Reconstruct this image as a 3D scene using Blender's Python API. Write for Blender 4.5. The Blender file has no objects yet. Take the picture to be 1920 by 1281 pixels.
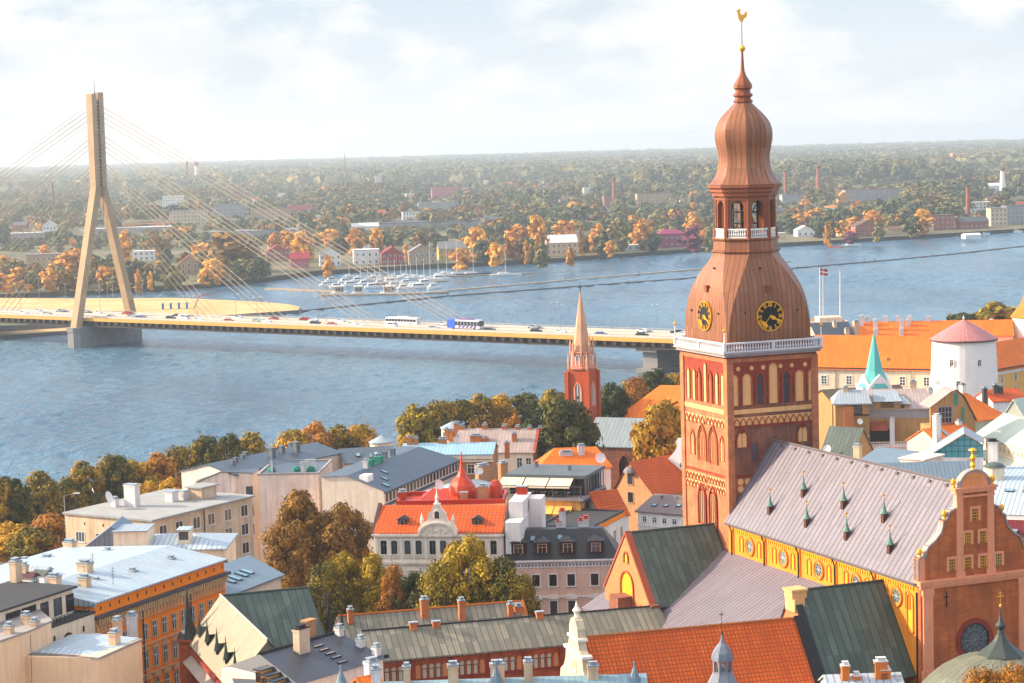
import bpy, math, random
from mathutils import Vector, Matrix, noise
C = bpy.context.scene.collection
SC = bpy.context.scene
rad = math.radians
# ---------------------------------------------------------------- camera
FPX, PITCH, ROLL, CAMZ = 4083.0, rad(5.2), rad(1.6), 75.0
_F = Vector((0, math.cos(PITCH), -math.sin(PITCH)))
_U0 = Vector((0, math.sin(PITCH), math.cos(PITCH)))
_R = math.cos(ROLL) * Vector((1, 0, 0)) - math.sin(ROLL) * _U0
_U = math.sin(ROLL) * Vector((1, 0, 0)) + math.cos(ROLL) * _U0
CAM = Vector((0, 0, CAMZ))
cd = bpy.data.cameras.new('camera'); cam = bpy.data.objects.new('camera', cd); C.objects.link(cam)
cd.sensor_width = 36; cd.lens = 36 * FPX / 1920; cd.clip_start = 1; cd.clip_end = 60000
mw = Matrix.Identity(4)
for i in range(3):
    mw[i][0], mw[i][1], mw[i][2], mw[i][3] = _R[i], _U[i], -_F[i], CAM[i]
cam.matrix_world = mw
SC.camera = cam
# ---------------------------------------------------------------- light
SUN_EL = rad(24)
sdir = Vector((-0.985 * math.cos(SUN_EL), 0.174 * math.cos(SUN_EL), math.sin(SUN_EL))).normalized()
ld = bpy.data.lights.new('sun', 'SUN'); ld.energy = 3.3; ld.angle = rad(0.5); ld.color = (1.0, 0.84, 0.63)
sun = bpy.data.objects.new('sun', ld); C.objects.link(sun)
sun.rotation_euler = (-sdir).to_track_quat('-Z', 'Y').to_euler()
w = bpy.data.worlds.new('World'); SC.world = w; w.use_nodes = True
wn = w.node_tree; wn.nodes.clear()
def wnode(t, **k):
    n = wn.nodes.new(t)
    for a, b in k.items(): setattr(n, a, b)
    return n
wout = wnode('ShaderNodeOutputWorld'); wbg = wnode('ShaderNodeBackground'); wbg.inputs[1].default_value = 0.15
sky = wnode('ShaderNodeTexSky', sky_type='NISHITA', sun_disc=False, sun_elevation=SUN_EL,
            sun_rotation=math.atan2(sdir.x, sdir.y), altitude=20, air_density=1.0, dust_density=1.5, ozone_density=1.2)
tc = wnode('ShaderNodeTexCoord'); sep = wnode('ShaderNodeSeparateXYZ'); wn.links.new(tc.outputs['Generated'], sep.inputs[0])
# a pale band of thin cloud low over the horizon, blue sky above it
ramp = wnode('ShaderNodeValToRGB'); wn.links.new(sep.outputs[2], ramp.inputs[0])
e = ramp.color_ramp.elements
e[0].position = 0.0; e[0].color = (2.6, 2.6, 2.57, 1); e[1].position = 0.03; e[1].color = (2.2, 2.33, 2.42, 1)
q = e.new(0.07); q.color = (1.8, 2.08, 2.3, 1)
q = e.new(0.22); q.color = (2.1, 2.8, 3.8, 1)
mp = wnode('ShaderNodeMapping'); mp.inputs['Scale'].default_value = (1, 1, 1.9); wn.links.new(tc.outputs['Generated'], mp.inputs[0])
nz = wnode('ShaderNodeTexNoise'); nz.inputs['Scale'].default_value = 15; nz.inputs['Detail'].default_value = 7; nz.inputs['Roughness'].default_value = 0.56
wn.links.new(mp.outputs[0], nz.inputs[0])
cr = wnode('ShaderNodeValToRGB'); wn.links.new(nz.outputs[0], cr.inputs[0])
cr.color_ramp.elements[0].position = 0.45; cr.color_ramp.elements[0].color = (0, 0, 0, 1)
cr.color_ramp.elements[1].position = 0.58; cr.color_ramp.elements[1].color = (1, 1, 1, 1)
mx = wnode('ShaderNodeMix', data_type='RGBA'); wn.links.new(cr.outputs[0], mx.inputs[0]); wn.links.new(ramp.outputs[0], mx.inputs[6])
mx.inputs[7].default_value = (2.62, 2.6, 2.58, 1)
nz2 = wnode('ShaderNodeTexNoise'); nz2.inputs['Scale'].default_value = 9; nz2.inputs['Detail'].default_value = 5
mp2 = wnode('ShaderNodeMapping'); mp2.inputs['Scale'].default_value = (1, 1, 4); mp2.inputs['Location'].default_value = (3, 1, 0)
wn.links.new(tc.outputs['Generated'], mp2.inputs[0]); wn.links.new(mp2.outputs[0], nz2.inputs[0])
cr2 = wnode('ShaderNodeValToRGB'); wn.links.new(nz2.outputs[0], cr2.inputs[0])
cr2.color_ramp.elements[0].position = 0.52; cr2.color_ramp.elements[0].color = (0, 0, 0, 1)
cr2.color_ramp.elements[1].position = 0.72; cr2.color_ramp.elements[1].color = (.55, .55, .55, 1)
mx2 = wnode('ShaderNodeMix', data_type='RGBA'); wn.links.new(cr2.outputs[0], mx2.inputs[0]); wn.links.new(mx.outputs[2], mx2.inputs[6])
mx2.inputs[7].default_value = (1.85, 2.02, 2.16, 1)
# above the cloud band the clear Nishita sky
mr = wnode('ShaderNodeMapRange'); mr.inputs[1].default_value = 0.10; mr.inputs[2].default_value = 0.35; wn.links.new(sep.outputs[2], mr.inputs[0])
mx3 = wnode('ShaderNodeMix', data_type='RGBA'); wn.links.new(mr.outputs[0], mx3.inputs[0]); wn.links.new(mx2.outputs[2], mx3.inputs[6]); wn.links.new(sky.outputs[0], mx3.inputs[7])
nz3 = wnode('ShaderNodeTexNoise'); nz3.inputs['Scale'].default_value = 3.2; nz3.inputs['Detail'].default_value = 6; wn.links.new(tc.outputs['Generated'], nz3.inputs[0])  # bright cloud ceiling out of view, added overhead to raise the fill light
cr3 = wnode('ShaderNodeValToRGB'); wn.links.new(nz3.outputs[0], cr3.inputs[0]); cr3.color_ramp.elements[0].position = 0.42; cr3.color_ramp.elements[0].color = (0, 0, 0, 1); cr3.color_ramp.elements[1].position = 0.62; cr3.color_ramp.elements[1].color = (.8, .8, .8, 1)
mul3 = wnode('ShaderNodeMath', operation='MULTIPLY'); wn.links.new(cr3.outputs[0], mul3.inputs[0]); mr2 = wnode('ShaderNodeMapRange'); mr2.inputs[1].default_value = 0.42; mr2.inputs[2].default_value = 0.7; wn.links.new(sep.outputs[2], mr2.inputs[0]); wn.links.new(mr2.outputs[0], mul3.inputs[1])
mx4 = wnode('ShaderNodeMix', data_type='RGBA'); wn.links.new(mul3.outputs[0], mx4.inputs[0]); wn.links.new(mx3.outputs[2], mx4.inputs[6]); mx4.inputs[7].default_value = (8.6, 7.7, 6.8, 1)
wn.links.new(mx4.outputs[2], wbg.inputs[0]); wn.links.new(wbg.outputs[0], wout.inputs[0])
SC.view_settings.view_transform = 'Standard'; SC.view_settings.look = 'None'; SC.view_settings.exposure = 1.42; SC.view_settings.gamma = 1.0
SC.view_settings.use_curve_mapping = False
try:
    SC.cycles.use_denoising = True
    SC.cycles.max_bounces = 6; SC.cycles.volume_bounces = 2; SC.cycles.transparent_max_bounces = 6
    SC.cycles.diffuse_bounces = 3; SC.cycles.glossy_bounces = 2
except Exception: pass
# ---------------------------------------------------------------- photogrammetry: pixel of the photo (1920 wide) -> world point
def ray(px, py):
    return _F + ((px - 960) / FPX) * _R - ((py - 640.5) / FPX) * _U
def P(px, py, z):
    d = ray(px, py); return CAM + d * ((z - CAMZ) / d.z)
def PY(px, py, y):
    d = ray(px, py); return CAM + d * (y / d.y)
# ---------------------------------------------------------------- mesh builder
class MB:
    def __init__(s): s.v = []; s.f = []; s.m = []; s.uv = []; s.sm = []
    def face(s, pts, m=0, uv=None, smooth=False):
        k = len(s.v); s.v.extend([tuple(p) for p in pts]); s.f.append(tuple(range(k, k + len(pts)))); s.m.append(m); s.uv.append(uv); s.sm.append(smooth)
        return s
    def box(s, x0, y0, z0, x1, y1, z1, m=0, mt=None, bottom=True):
        mt = m if mt is None else mt
        a = [(x0, y0, z0), (x1, y0, z0), (x1, y1, z0), (x0, y1, z0), (x0, y0, z1), (x1, y0, z1), (x1, y1, z1), (x0, y1, z1)]
        for i, q in enumerate(((0, 1, 5, 4), (1, 2, 6, 5), (2, 3, 7, 6), (3, 0, 4, 7), (4, 5, 6, 7), (3, 2, 1, 0))):
            if i == 5 and not bottom: continue
            s.face([a[j] for j in q], mt if i == 4 else m)
        return s
    def prism(s, pts, z0, z1, m=0, mt=None, bottom=True):   # pts counter-clockwise from above; z1 may be a list
        n = len(pts); zt = z1 if isinstance(z1, (list, tuple)) else [z1] * n
        for i in range(n):
            j = (i + 1) % n
            s.face([(pts[i][0], pts[i][1], z0), (pts[j][0], pts[j][1], z0), (pts[j][0], pts[j][1], zt[j]), (pts[i][0], pts[i][1], zt[i])], m)
        s.face([(pts[i][0], pts[i][1], zt[i]) for i in range(n)], m if mt is None else mt)
        if bottom: s.face([(pts[i][0], pts[i][1], z0) for i in reversed(range(n))], m)
        return s
    def extr(s, out, y0, y1, m=0, axis='y'):                # outline [(x,z)] ccw seen from -y, pushed from y0 to y1
        n = len(out)
        f = (lambda a, d: (a[0], d, a[1])) if axis == 'y' else (lambda a, d: (d, a[0], a[1]))
        s.face([f(p, y0) for p in out], m); s.face([f(p, y1) for p in reversed(out)], m)
        for i in range(n):
            j = (i + 1) % n
            s.face([f(out[j], y0), f(out[i], y0), f(out[i], y1), f(out[j], y1)], m)
        return s
    def tube(s, p0, p1, r0, r1=None, n=6, m=0, cap=False, smooth=True):
        p0, p1 = Vector(p0), Vector(p1); r1 = r0 if r1 is None else r1
        d = (p1 - p0).normalized(); a = d.orthogonal().normalized(); b = d.cross(a)
        c = [(math.cos(2 * math.pi * i / n), math.sin(2 * math.pi * i / n)) for i in range(n)]
        A = [p0 + (a * x + b * y) * r0 for x, y in c]; B = [p1 + (a * x + b * y) * r1 for x, y in c]
        for i in range(n):
            j = (i + 1) % n
            if r1 > 1e-6: s.face([A[i], A[j], B[j], B[i]], m, None, smooth)
            else: s.face([A[i], A[j], p1], m, None, smooth)
        if cap: s.face(list(reversed(A)), m); s.face(B, m)
        return s
    def lathe(s, prof, n=16, c=(0, 0), rot=0.0, m=0, smooth=True, cap=True):
        lst = None; vv = 0
        for k, (r, z) in enumerate(prof):
            ring = [(c[0] + r * math.cos(rot + 2 * math.pi * i / n), c[1] + r * math.sin(rot + 2 * math.pi * i / n), z) for i in range(n)]
            if lst is not None:
                pr, pz = prof[k - 1]; dv = math.hypot(r - pr, z - pz); R = max(r, pr)
                per = 2 * math.pi * R / n
                for i in range(n):
                    j = (i + 1) % n
                    u0 = i * per; u1 = u0 + per
                    if r < 1e-5: s.face([lst[i], lst[j], ring[0]], m, [(u0, vv), (u1, vv), ((u0 + u1) / 2, vv + dv)], smooth)
                    elif pr < 1e-5: s.face([lst[0], ring[j], ring[i]], m, [((u0 + u1) / 2, vv), (u1, vv + dv), (u0, vv + dv)], smooth)
                    else: s.face([lst[i], lst[j], ring[j], ring[i]], m, [(u0, vv), (u1, vv), (u1, vv + dv), (u0, vv + dv)], smooth)
                vv += dv
            lst = ring
        if cap and prof[-1][0] > 1e-5: s.face(lst, m)
        return s
    def merge(s, o, M=None, dm=0):
        k = len(s.v)
        s.v.extend([tuple(M @ Vector(p)) for p in o.v] if M else o.v)
        s.f.extend([tuple(i + k for i in f) for f in o.f]); s.m.extend([a + dm for a in o.m]); s.uv.extend(o.uv); s.sm.extend(o.sm)
        return s
    def mesh(s, name, mats):
        me = bpy.data.meshes.new(name); me.from_pydata(s.v, [], s.f)
        if not isinstance(mats, (list, tuple)): mats = [mats]
        for m in mats: me.materials.append(m)
        me.polygons.foreach_set('material_index', s.m); me.polygons.foreach_set('use_smooth', s.sm)
        ul = me.uv_layers.new(name='UVMap'); buf = [0.0] * (2 * len(me.loops))
        li = 0
        for f, uv in zip(s.f, s.uv):
            if uv is None:
                a = Vector(s.v[f[0]]); nrm = Vector((0, 0, 0))
                for i in range(len(f)):
                    p, q = s.v[f[i]], s.v[f[(i + 1) % len(f)]]
                    nrm += Vector(((p[1] - q[1]) * (p[2] + q[2]), (p[2] - q[2]) * (p[0] + q[0]), (p[0] - q[0]) * (p[1] + q[1])))
                if nrm.length < 1e-12: nrm = Vector((0, 0, 1))
                nrm.normalize()
                if abs(nrm.z) > 0.995: ux, vx = Vector((1, 0, 0)), Vector((0, 1, 0))
                else:
                    ux = Vector((-nrm.y, nrm.x, 0)).normalized(); vx = nrm.cross(ux)
                for i in f:
                    p = Vector(s.v[i]); buf[2 * li] = p.dot(ux); buf[2 * li + 1] = p.dot(vx); li += 1
            else:
                for t in uv: buf[2 * li] = t[0]; buf[2 * li + 1] = t[1]; li += 1
        ul.data.foreach_set('uv', buf); me.update()
        return me
    def build(s, name, mats, parent=None, loc=(0, 0, 0), rz=0.0):
        o = bpy.data.objects.new(name, s.mesh(name, mats)); C.objects.link(o)
        o.location = loc; o.rotation_euler = (0, 0, rz)
        if parent is not None: o.parent = parent
        return o
def thing(name, label, cat, loc=(0, 0, 0), rz=0.0, group=None):
    o = bpy.data.objects.new(name, None); C.objects.link(o); o.location = loc; o.rotation_euler = (0, 0, rz)
    o['label'] = label; o['category'] = cat
    if group: o['group'] = group
    return o
def tag(o, label, cat, group=None):
    o['label'] = label; o['category'] = cat
    if group: o['group'] = group
    return o
def inst(src, parent, loc=(0, 0, 0), rz=0.0, sc=None, name=None):       # copy of one object, sharing its mesh
    o = src.copy(); C.objects.link(o); o.parent = parent; o.location = loc; o.rotation_euler = (0, 0, rz)
    if sc: o.scale = sc if isinstance(sc, tuple) else (sc, sc, sc)
    return o
def new(name, me, parent=None, loc=(0, 0, 0), rz=0.0, sc=None):
    o = bpy.data.objects.new(name, me); C.objects.link(o); o.parent = parent; o.location = loc; o.rotation_euler = (0, 0, rz)
    if sc: o.scale = sc if isinstance(sc, tuple) else (sc, sc, sc)
    return o
def struct(name, mb, mats):
    o = mb.build(name, mats); o['kind'] = 'structure'; return o
# ---------------------------------------------------------------- materials
_mats = {}
def mul(c, k): return tuple(min(1, x * k) for x in c)
def mat(name, col, kind='plaster', col2=None, rough=0.85, var=0.35, metal=0.0, sp=0.6, spv=0.4, bump=0.3, line=0.55, lw=0.09, spec=0.3, nscale=0.35):
    if name in _mats: return _mats[name]
    m = bpy.data.materials.new(name); m.use_nodes = True; t = m.node_tree; b = t.nodes['Principled BSDF']
    L = t.links.new
    def N(ty, **k):
        n = t.nodes.new(ty)
        for a, v in k.items(): setattr(n, a, v)
        return n
    def math_(op, a, c):
        n = N('ShaderNodeMath', operation=op)
        for i, x in enumerate((a, c)):
            if isinstance(x, (int, float)): n.inputs[i].default_value = x
            else: L(x, n.inputs[i])
        return n.outputs[0]
    def mixc(fac, a, c):
        n = N('ShaderNodeMix', data_type='RGBA')
        for i, x in ((0, fac), (6, a), (7, c)):
            if isinstance(x, tuple): n.inputs[i].default_value = x + (1,) if len(x) == 3 else x
            elif isinstance(x, (int, float)): n.inputs[i].default_value = x
            else: L(x, n.inputs[i])
        return n.outputs[2]
    b.inputs['Roughness'].default_value = rough; b.inputs['Metallic'].default_value = metal; b.inputs['Specular IOR Level'].default_value = spec
    col = tuple(x ** 1.3 for x in col); col2 = tuple(x ** 1.3 for x in col2) if col2 else mul(col, 0.62)
    uv = N('ShaderNodeUVMap').outputs[0]
    oi = N('ShaderNodeObjectInfo').outputs['Random']
    tcn = N('ShaderNodeTexCoord')
    if kind == 'flat':
        b.inputs['Base Color'].default_value = col + (1,); _mats[name] = m; return m
    def noise_(scale, vec=None, sv=(1, 1, 1), det=4):
        mpn = N('ShaderNodeMapping'); mpn.inputs['Scale'].default_value = sv; L(vec if vec is not None else uv, mpn.inputs[0])
        n = N('ShaderNodeTexNoise'); n.inputs['Scale'].default_value = scale; n.inputs['Detail'].default_value = det; L(mpn.outputs[0], n.inputs[0]); return n.outputs[0]
    def rng(v, a, c, lo=0.0, hi=1.0):
        n = N('ShaderNodeMapRange'); n.inputs[1].default_value = a; n.inputs[2].default_value = c; n.inputs[3].default_value = lo; n.inputs[4].default_value = hi; L(v, n.inputs[0]); return n.outputs[0]
    n1 = rng(noise_(nscale, tcn.outputs['Object'], det=6), 0.35, 0.7)
    n2 = rng(noise_(1.0, uv, (1.6, 0.12, 1)), 0.45, 0.75)      # streaks down the surface
    n3 = rng(noise_(3.0, tcn.outputs['Object'], det=3), 0.3, 0.7)
    c = mixc(math_('MULTIPLY', n1, var), col, col2)
    c = mixc(math_('MULTIPLY', n2, min(.8, var * 1.15)), c, mul(col2, 0.85))
    c = mixc(math_('MULTIPLY', n3, 0.18), c, mul(col, 1.35))
    h = None
    sepx = N('ShaderNodeSeparateXYZ'); L(uv, sepx.inputs[0]); u, v = sepx.outputs[0], sepx.outputs[1]
    if kind == 'seam':
        fu = math_('FRACT', math_('DIVIDE', u, sp), 0); ln = math_('LESS_THAN', fu, lw * 1.35 / sp)
        # sheets differ a little in tone
        wn_ = N('ShaderNodeTexWhiteNoise', noise_dimensions='2D'); cb = N('ShaderNodeCombineXYZ'); L(math_('FLOOR', math_('DIVIDE', u, sp), 0), cb.inputs[0]); L(math_('FLOOR', math_('DIVIDE', v, 2.6), 0), cb.inputs[1]); L(cb.outputs[0], wn_.inputs[0])
        c = mixc(math_('MULTIPLY', wn_.outputs[0], min(.9, var * 1.1)), c, mul(col2, 0.85))
        fv = math_('LESS_THAN', math_('FRACT', math_('DIVIDE', math_('ADD', v, math_('MULTIPLY', math_('FLOOR', math_('DIVIDE', u, sp), 0), 1.13)), 2.6), 0), 0.016)
        c = mixc(math_('MULTIPLY', fv, 0.5), c, mul(col, line * .8))
        c = mixc(ln, c, mul(col, line * .78)); h = ln
    elif kind in ('brick', 'tile', 'block'):
        bt = N('ShaderNodeTexBrick')
        mpn = N('ShaderNodeMapping'); L(uv, mpn.inputs[0]); L(mpn.outputs[0], bt.inputs[0])
        bt.inputs['Scale'].default_value = 1.0; bt.inputs['Brick Width'].default_value = sp; bt.inputs['Row Height'].default_value = spv
        bt.inputs['Mortar Size'].default_value = lw; bt.inputs['Mortar Smooth'].default_value = 0.4
        bt.offset = 0.0 if kind == 'tile' else 0.5
        bt.inputs['Color1'].default_value = (0, 0, 0, 1); bt.inputs['Color2'].default_value = (1, 1, 1, 1); bt.inputs['Mortar'].default_value = (0.5, 0.5, 0.5, 1)
        c = mixc(math_('MULTIPLY', bt.outputs[0], 0.45), c, col2)
        c = mixc(math_('MULTIPLY', bt.outputs['Fac'], 0.85), c, mul(col, line)); h = bt.outputs['Fac']
    if kind == 'glass':
        wn_ = N('ShaderNodeTexWhiteNoise', noise_dimensions='1D'); L(math_('MULTIPLY', oi, 91.7), wn_.inputs['W'])
        c = mixc(rng(wn_.outputs[0], 0.4, 1.0, 0, 0.95), col, col2)
    L(c, b.inputs['Base Color'])
    if h is not None and bump:
        bn = N('ShaderNodeBump'); bn.inputs['Strength'].default_value = bump; bn.inputs['Distance'].default_value = 0.06
        if kind in ('brick', 'tile', 'block'): bn.invert = True
        L(h, bn.inputs['Height']); L(bn.outputs[0], b.inputs['Normal'])
    _mats[name] = m
    return m
def leafmat(name, cols, trans=0.25):
    if name in _mats: return _mats[name]
    m = bpy.data.materials.new(name); m.use_nodes = True; t = m.node_tree; b = t.nodes['Principled BSDF']; L = t.links.new
    g = t.nodes.new('ShaderNodeNewGeometry'); r = t.nodes.new('ShaderNodeValToRGB')
    nzn = t.nodes.new('ShaderNodeTexNoise'); nzn.inputs['Scale'].default_value = 0.28; nzn.inputs['Detail'].default_value = 2
    tcn = t.nodes.new('ShaderNodeTexCoord'); oi = t.nodes.new('ShaderNodeObjectInfo')
    L(tcn.outputs['Object'], nzn.inputs[0])
    def ma(op, a, c):
        n = t.nodes.new('ShaderNodeMath'); n.operation = op
        for i, x in enumerate((a, c)):
            if isinstance(x, (int, float)): n.inputs[i].default_value = x
            else: L(x, n.inputs[i])
        return n.outputs[0]
    f = ma('ADD', ma('ADD', ma('MULTIPLY', g.outputs['Random Per Island'], 0.4 if trans else 0.12), ma('MULTIPLY', ma('SUBTRACT', nzn.outputs[0], 0.5), 1.5)), ma('MULTIPLY', oi.outputs['Random'], 0.5))
    L(f, r.inputs[0]); el = r.color_ramp.elements
    for i, cc in enumerate(cols):
        pos = i / (len(cols) - 1) * 0.9
        q = el[i] if i < 2 else el.new(pos)
        q.position = pos; q.color = cc + (1,)
    L(r.outputs[0], b.inputs['Base Color']); b.inputs['Roughness'].default_value = 0.7; b.inputs['Specular IOR Level'].default_value = 0.15
    if trans:
        tr = t.nodes.new('ShaderNodeBsdfTranslucent'); ms = t.nodes.new('ShaderNodeMixShader'); ms.inputs[0].default_value = trans
        L(r.outputs[0], tr.inputs[0]); L(b.outputs[0], ms.inputs[1]); L(tr.outputs[0], ms.inputs[2]); L(ms.outputs[0], t.nodes['Material Output'].inputs[0])
    _mats[name] = m; return m
# palette
GLASS = mat('window_glass', (0.025, 0.033, 0.042), 'glass', (0.16, 0.19, 0.22), rough=0.12, spec=0.6, var=0.1)
DARK = mat('dark_metal', (0.035, 0.037, 0.04), 'plaster', rough=0.6)
WHITE = mat('white_paint', (0.78, 0.76, 0.72), 'plaster', (0.6, 0.58, 0.54), var=0.2)
GOLD = mat('gilding', (0.9, 0.52, 0.07), 'plaster', (0.75, 0.38, 0.04), rough=0.35, metal=0.6, var=0.3)
REDBRICK = mat('red_brick', (0.55, 0.17, 0.065), 'brick', (0.26, 0.075, 0.035), sp=0.9, spv=0.32, lw=0.02, line=0.75, var=0.5)
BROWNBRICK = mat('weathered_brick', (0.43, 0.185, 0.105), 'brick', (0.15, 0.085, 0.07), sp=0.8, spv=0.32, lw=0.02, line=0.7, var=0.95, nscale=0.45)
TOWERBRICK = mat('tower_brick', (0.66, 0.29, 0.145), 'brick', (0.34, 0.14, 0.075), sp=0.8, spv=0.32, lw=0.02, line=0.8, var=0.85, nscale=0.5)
DEEPRED = mat('deep_red_brick', (0.42, 0.09, 0.045), 'brick', (0.22, 0.045, 0.03), sp=0.9, spv=0.35, lw=0.02, line=0.75, var=0.4)
NICHE = mat('pale_niche_plaster', (0.80, 0.50, 0.25), 'plaster', (0.55, 0.30, 0.14), var=0.4)
COPPER = mat('copper_sheet', (0.455, 0.225, 0.125), 'seam', (0.30, 0.135, 0.07), rough=0.45, metal=0.2, sp=0.7, lw=0.085, line=0.45, var=0.6, bump=0.5, nscale=0.22)
COPPERD = mat('copper_trim', (0.36, 0.14, 0.07), 'plaster', (0.24, 0.09, 0.05), rough=0.5, metal=0.3)
NAVEROOF = mat('lilac_grey_metal', (0.285, 0.255, 0.28), 'seam', (0.215, 0.19, 0.215), rough=0.5, sp=1.0, lw=0.16, line=0.5, var=0.35, bump=0.6)
AISLEROOF = mat('lilac_grey_metal_low', (0.285, 0.25, 0.272), 'seam', (0.22, 0.19, 0.21), rough=0.5, sp=0.8, lw=0.14, line=0.5, var=0.35, bump=0.6)
GREENROOF = mat('dark_green_copper', (0.165, 0.215, 0.175), 'seam', (0.09, 0.12, 0.105), rough=0.55, sp=0.95, lw=0.1, line=0.45, var=0.6, bump=0.5)
ORANGEWALL = mat('orange_plaster', (0.80, 0.335, 0.04), 'plaster', (0.62, 0.22, 0.03), var=0.4)
PINKTRIM = mat('pink_stone', (0.82, 0.38, 0.22), 'plaster', (0.6, 0.28, 0.19), var=0.35)
PATINA = mat('verdigris', (0.17, 0.30, 0.25), 'plaster', (0.10, 0.19, 0.16), rough=0.5, var=0.5)
YELLOW = mat('yellow_plaster', (0.80, 0.43, 0.035), 'plaster', (0.68, 0.36, 0.03), var=0.3)
# ---------------------------------------------------------------- arches, windows
def arch_pts(w, h, kind='rect', n=8):
    a = w / 2
    if kind == 'rect': return [(-a, 0), (-a, h), (a, h), (a, 0)]
    pts = [(-a, 0)]
    if kind == 'round':
        for i in range(n + 1):
            t = math.pi - math.pi * i / n; pts.append((a * math.cos(t), h - a + a * math.sin(t)))
    elif kind == 'seg':
        r = a * 0.35
        for i in range(n + 1):
            t = math.pi - math.pi * i / n; pts.append((a * math.cos(t), h - r + r * math.sin(t)))
    elif kind == 'point':
        R = 1.25 * w; rise = math.sqrt(R * R - (R - a) ** 2); s = min(1, rise / h); z0 = h - rise
        tm = math.acos((R - a) / R)
        for i in range(n // 2 + 1):
            t = tm * i / (n // 2); pts.append((R - a - R * math.cos(t), z0 + R * math.sin(t)))
        for i in range(n // 2 - 1, -1, -1):
            t = tm * i / (n // 2); pts.append((-(R - a) + R * math.cos(t), z0 + R * math.sin(t)))
    pts.append((a, 0)); return pts
def add_arch(mb, w, h, kind, fr, d, mf=0, mp=1, mull=(1, 1), mm=None, sill=True, inner=0.015, bw=0.06, x=0.0, z=0.0, base=True):
    o = arch_pts(w + 2 * fr, h + fr, kind); i_ = arch_pts(w, h, kind); n = len(o)
    o = [(p[0] + x, p[1] + z) for p in o]; i_ = [(p[0] + x, p[1] + z) for p in i_]
    if fr > 0:
        for k in range(n - 1):
            a, b2, c, e2 = o[k], o[k + 1], i_[k + 1], i_[k]
            mb.face([(a[0], -d, a[1]), (e2[0], -d, e2[1]), (c[0], -d, c[1]), (b2[0], -d, b2[1])][::-1][::-1], mf)
            mb.face([(a[0], 0, a[1]), (a[0], -d, a[1]), (b2[0], -d, b2[1]), (b2[0], 0, b2[1])], mf)
            mb.face([(e2[0], -d, e2[1]), (e2[0], 0, e2[1]), (c[0], 0, c[1]), (c[0], -d, c[1])], mf)
    mb.face([(p[0], -inner, p[1]) for p in reversed(i_)], mp)
    if sill: mb.box(x - w / 2 - fr - 0.06, -d - 0.1, z - 0.14, x + w / 2 + fr + 0.06, 0, z, mf)
    mm = mf if mm is None else mm
    if mull:
        nx, nz_ = mull
        for k in range(1, nx + 1):
            xx = x - w / 2 + w * k / (nx + 1); mb.box(xx - bw / 2, -d * .6 - inner, z, xx + bw / 2, -inner, z + h * (0.98 if kind == 'rect' else 0.93), mm)
        for k in range(1, nz_ + 1):
            zz = z + h * (0.33 + 0.34 * k if nz_ == 1 else k / (nz_ + 1)); mb.box(x - w / 2 + .01, -d * .55 - inner, zz - bw / 2, x + w / 2 - .01, -inner, zz + bw / 2, mm)
    return mb
_wc = {}
def win(w, h, kind='rect', fr=0.12, d=0.09, mf=None, mp=None, mull=(1, 1), mm=None, sill=True, name='window', ped=None, bw=0.07):
    key = (w, h, kind, fr, d, mf.name if mf else '', mp.name if mp else '', mull, mm.name if mm else '', sill, ped)
    if key not in _wc:
        mb = MB(); add_arch(mb, w, h, kind, fr, d, 0, 1, mull, 2, sill, bw=bw)
        # inner casement
        if mull:
            for sx in (-1, 1): mb.box(sx * (w / 2 - .035) - .035, -d * .5, 0, sx * (w / 2 - .035) + .035, -.012, h * (1 if kind == 'rect' else .75), 2)
        if ped:   # little pediment over the window
            b_ = h + fr + 0.25
            if ped == 'tri': mb.extr([(-w / 2 - fr - .15, b_), (w / 2 + fr + .15, b_), (0, b_ + .45)], -d - .12, 0, 0); mb.box(-w / 2 - fr - .2, -d - .14, b_ - .12, w / 2 + fr + .2, 0, b_, 0)
            elif ped == 'seg':
                a = arch_pts(w + 2 * fr + .3, .5, 'seg'); mb.extr([(p[0], p[1] + b_) for p in reversed(a)], -d - .12, 0, 0); mb.box(-w / 2 - fr - .2, -d - .14, b_ - .12, w / 2 + fr + .2, 0, b_, 0)
            elif ped == 'flat': mb.box(-w / 2 - fr - .15, -d - .12, b_ - .1, w / 2 + fr + .15, 0, b_ + .1, 0)
        _wc[key] = mb.mesh(name, [mf or WHITE, mp or GLASS, mm or mf or WHITE])
    return _wc[key]
SIDE = {'f': 0.0, 'l': -math.pi / 2, 'r': math.pi / 2, 'b': math.pi}
def put_wins(me, parent, side, us, zs, L=0, D=0, off=0.0, name='window'):
    for z in zs:
        for u in us:
            p = {'f': (u, -off, z), 'b': (u, D + off, z), 'l': (-off, u, z), 'r': (L + off, u, z)}[side]
            new(name, me, parent, p, SIDE[side])
def span(a, b, n): return [a + (b - a) * i / (n - 1) for i in range(n)] if n > 1 else [(a + b) / 2]
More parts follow.
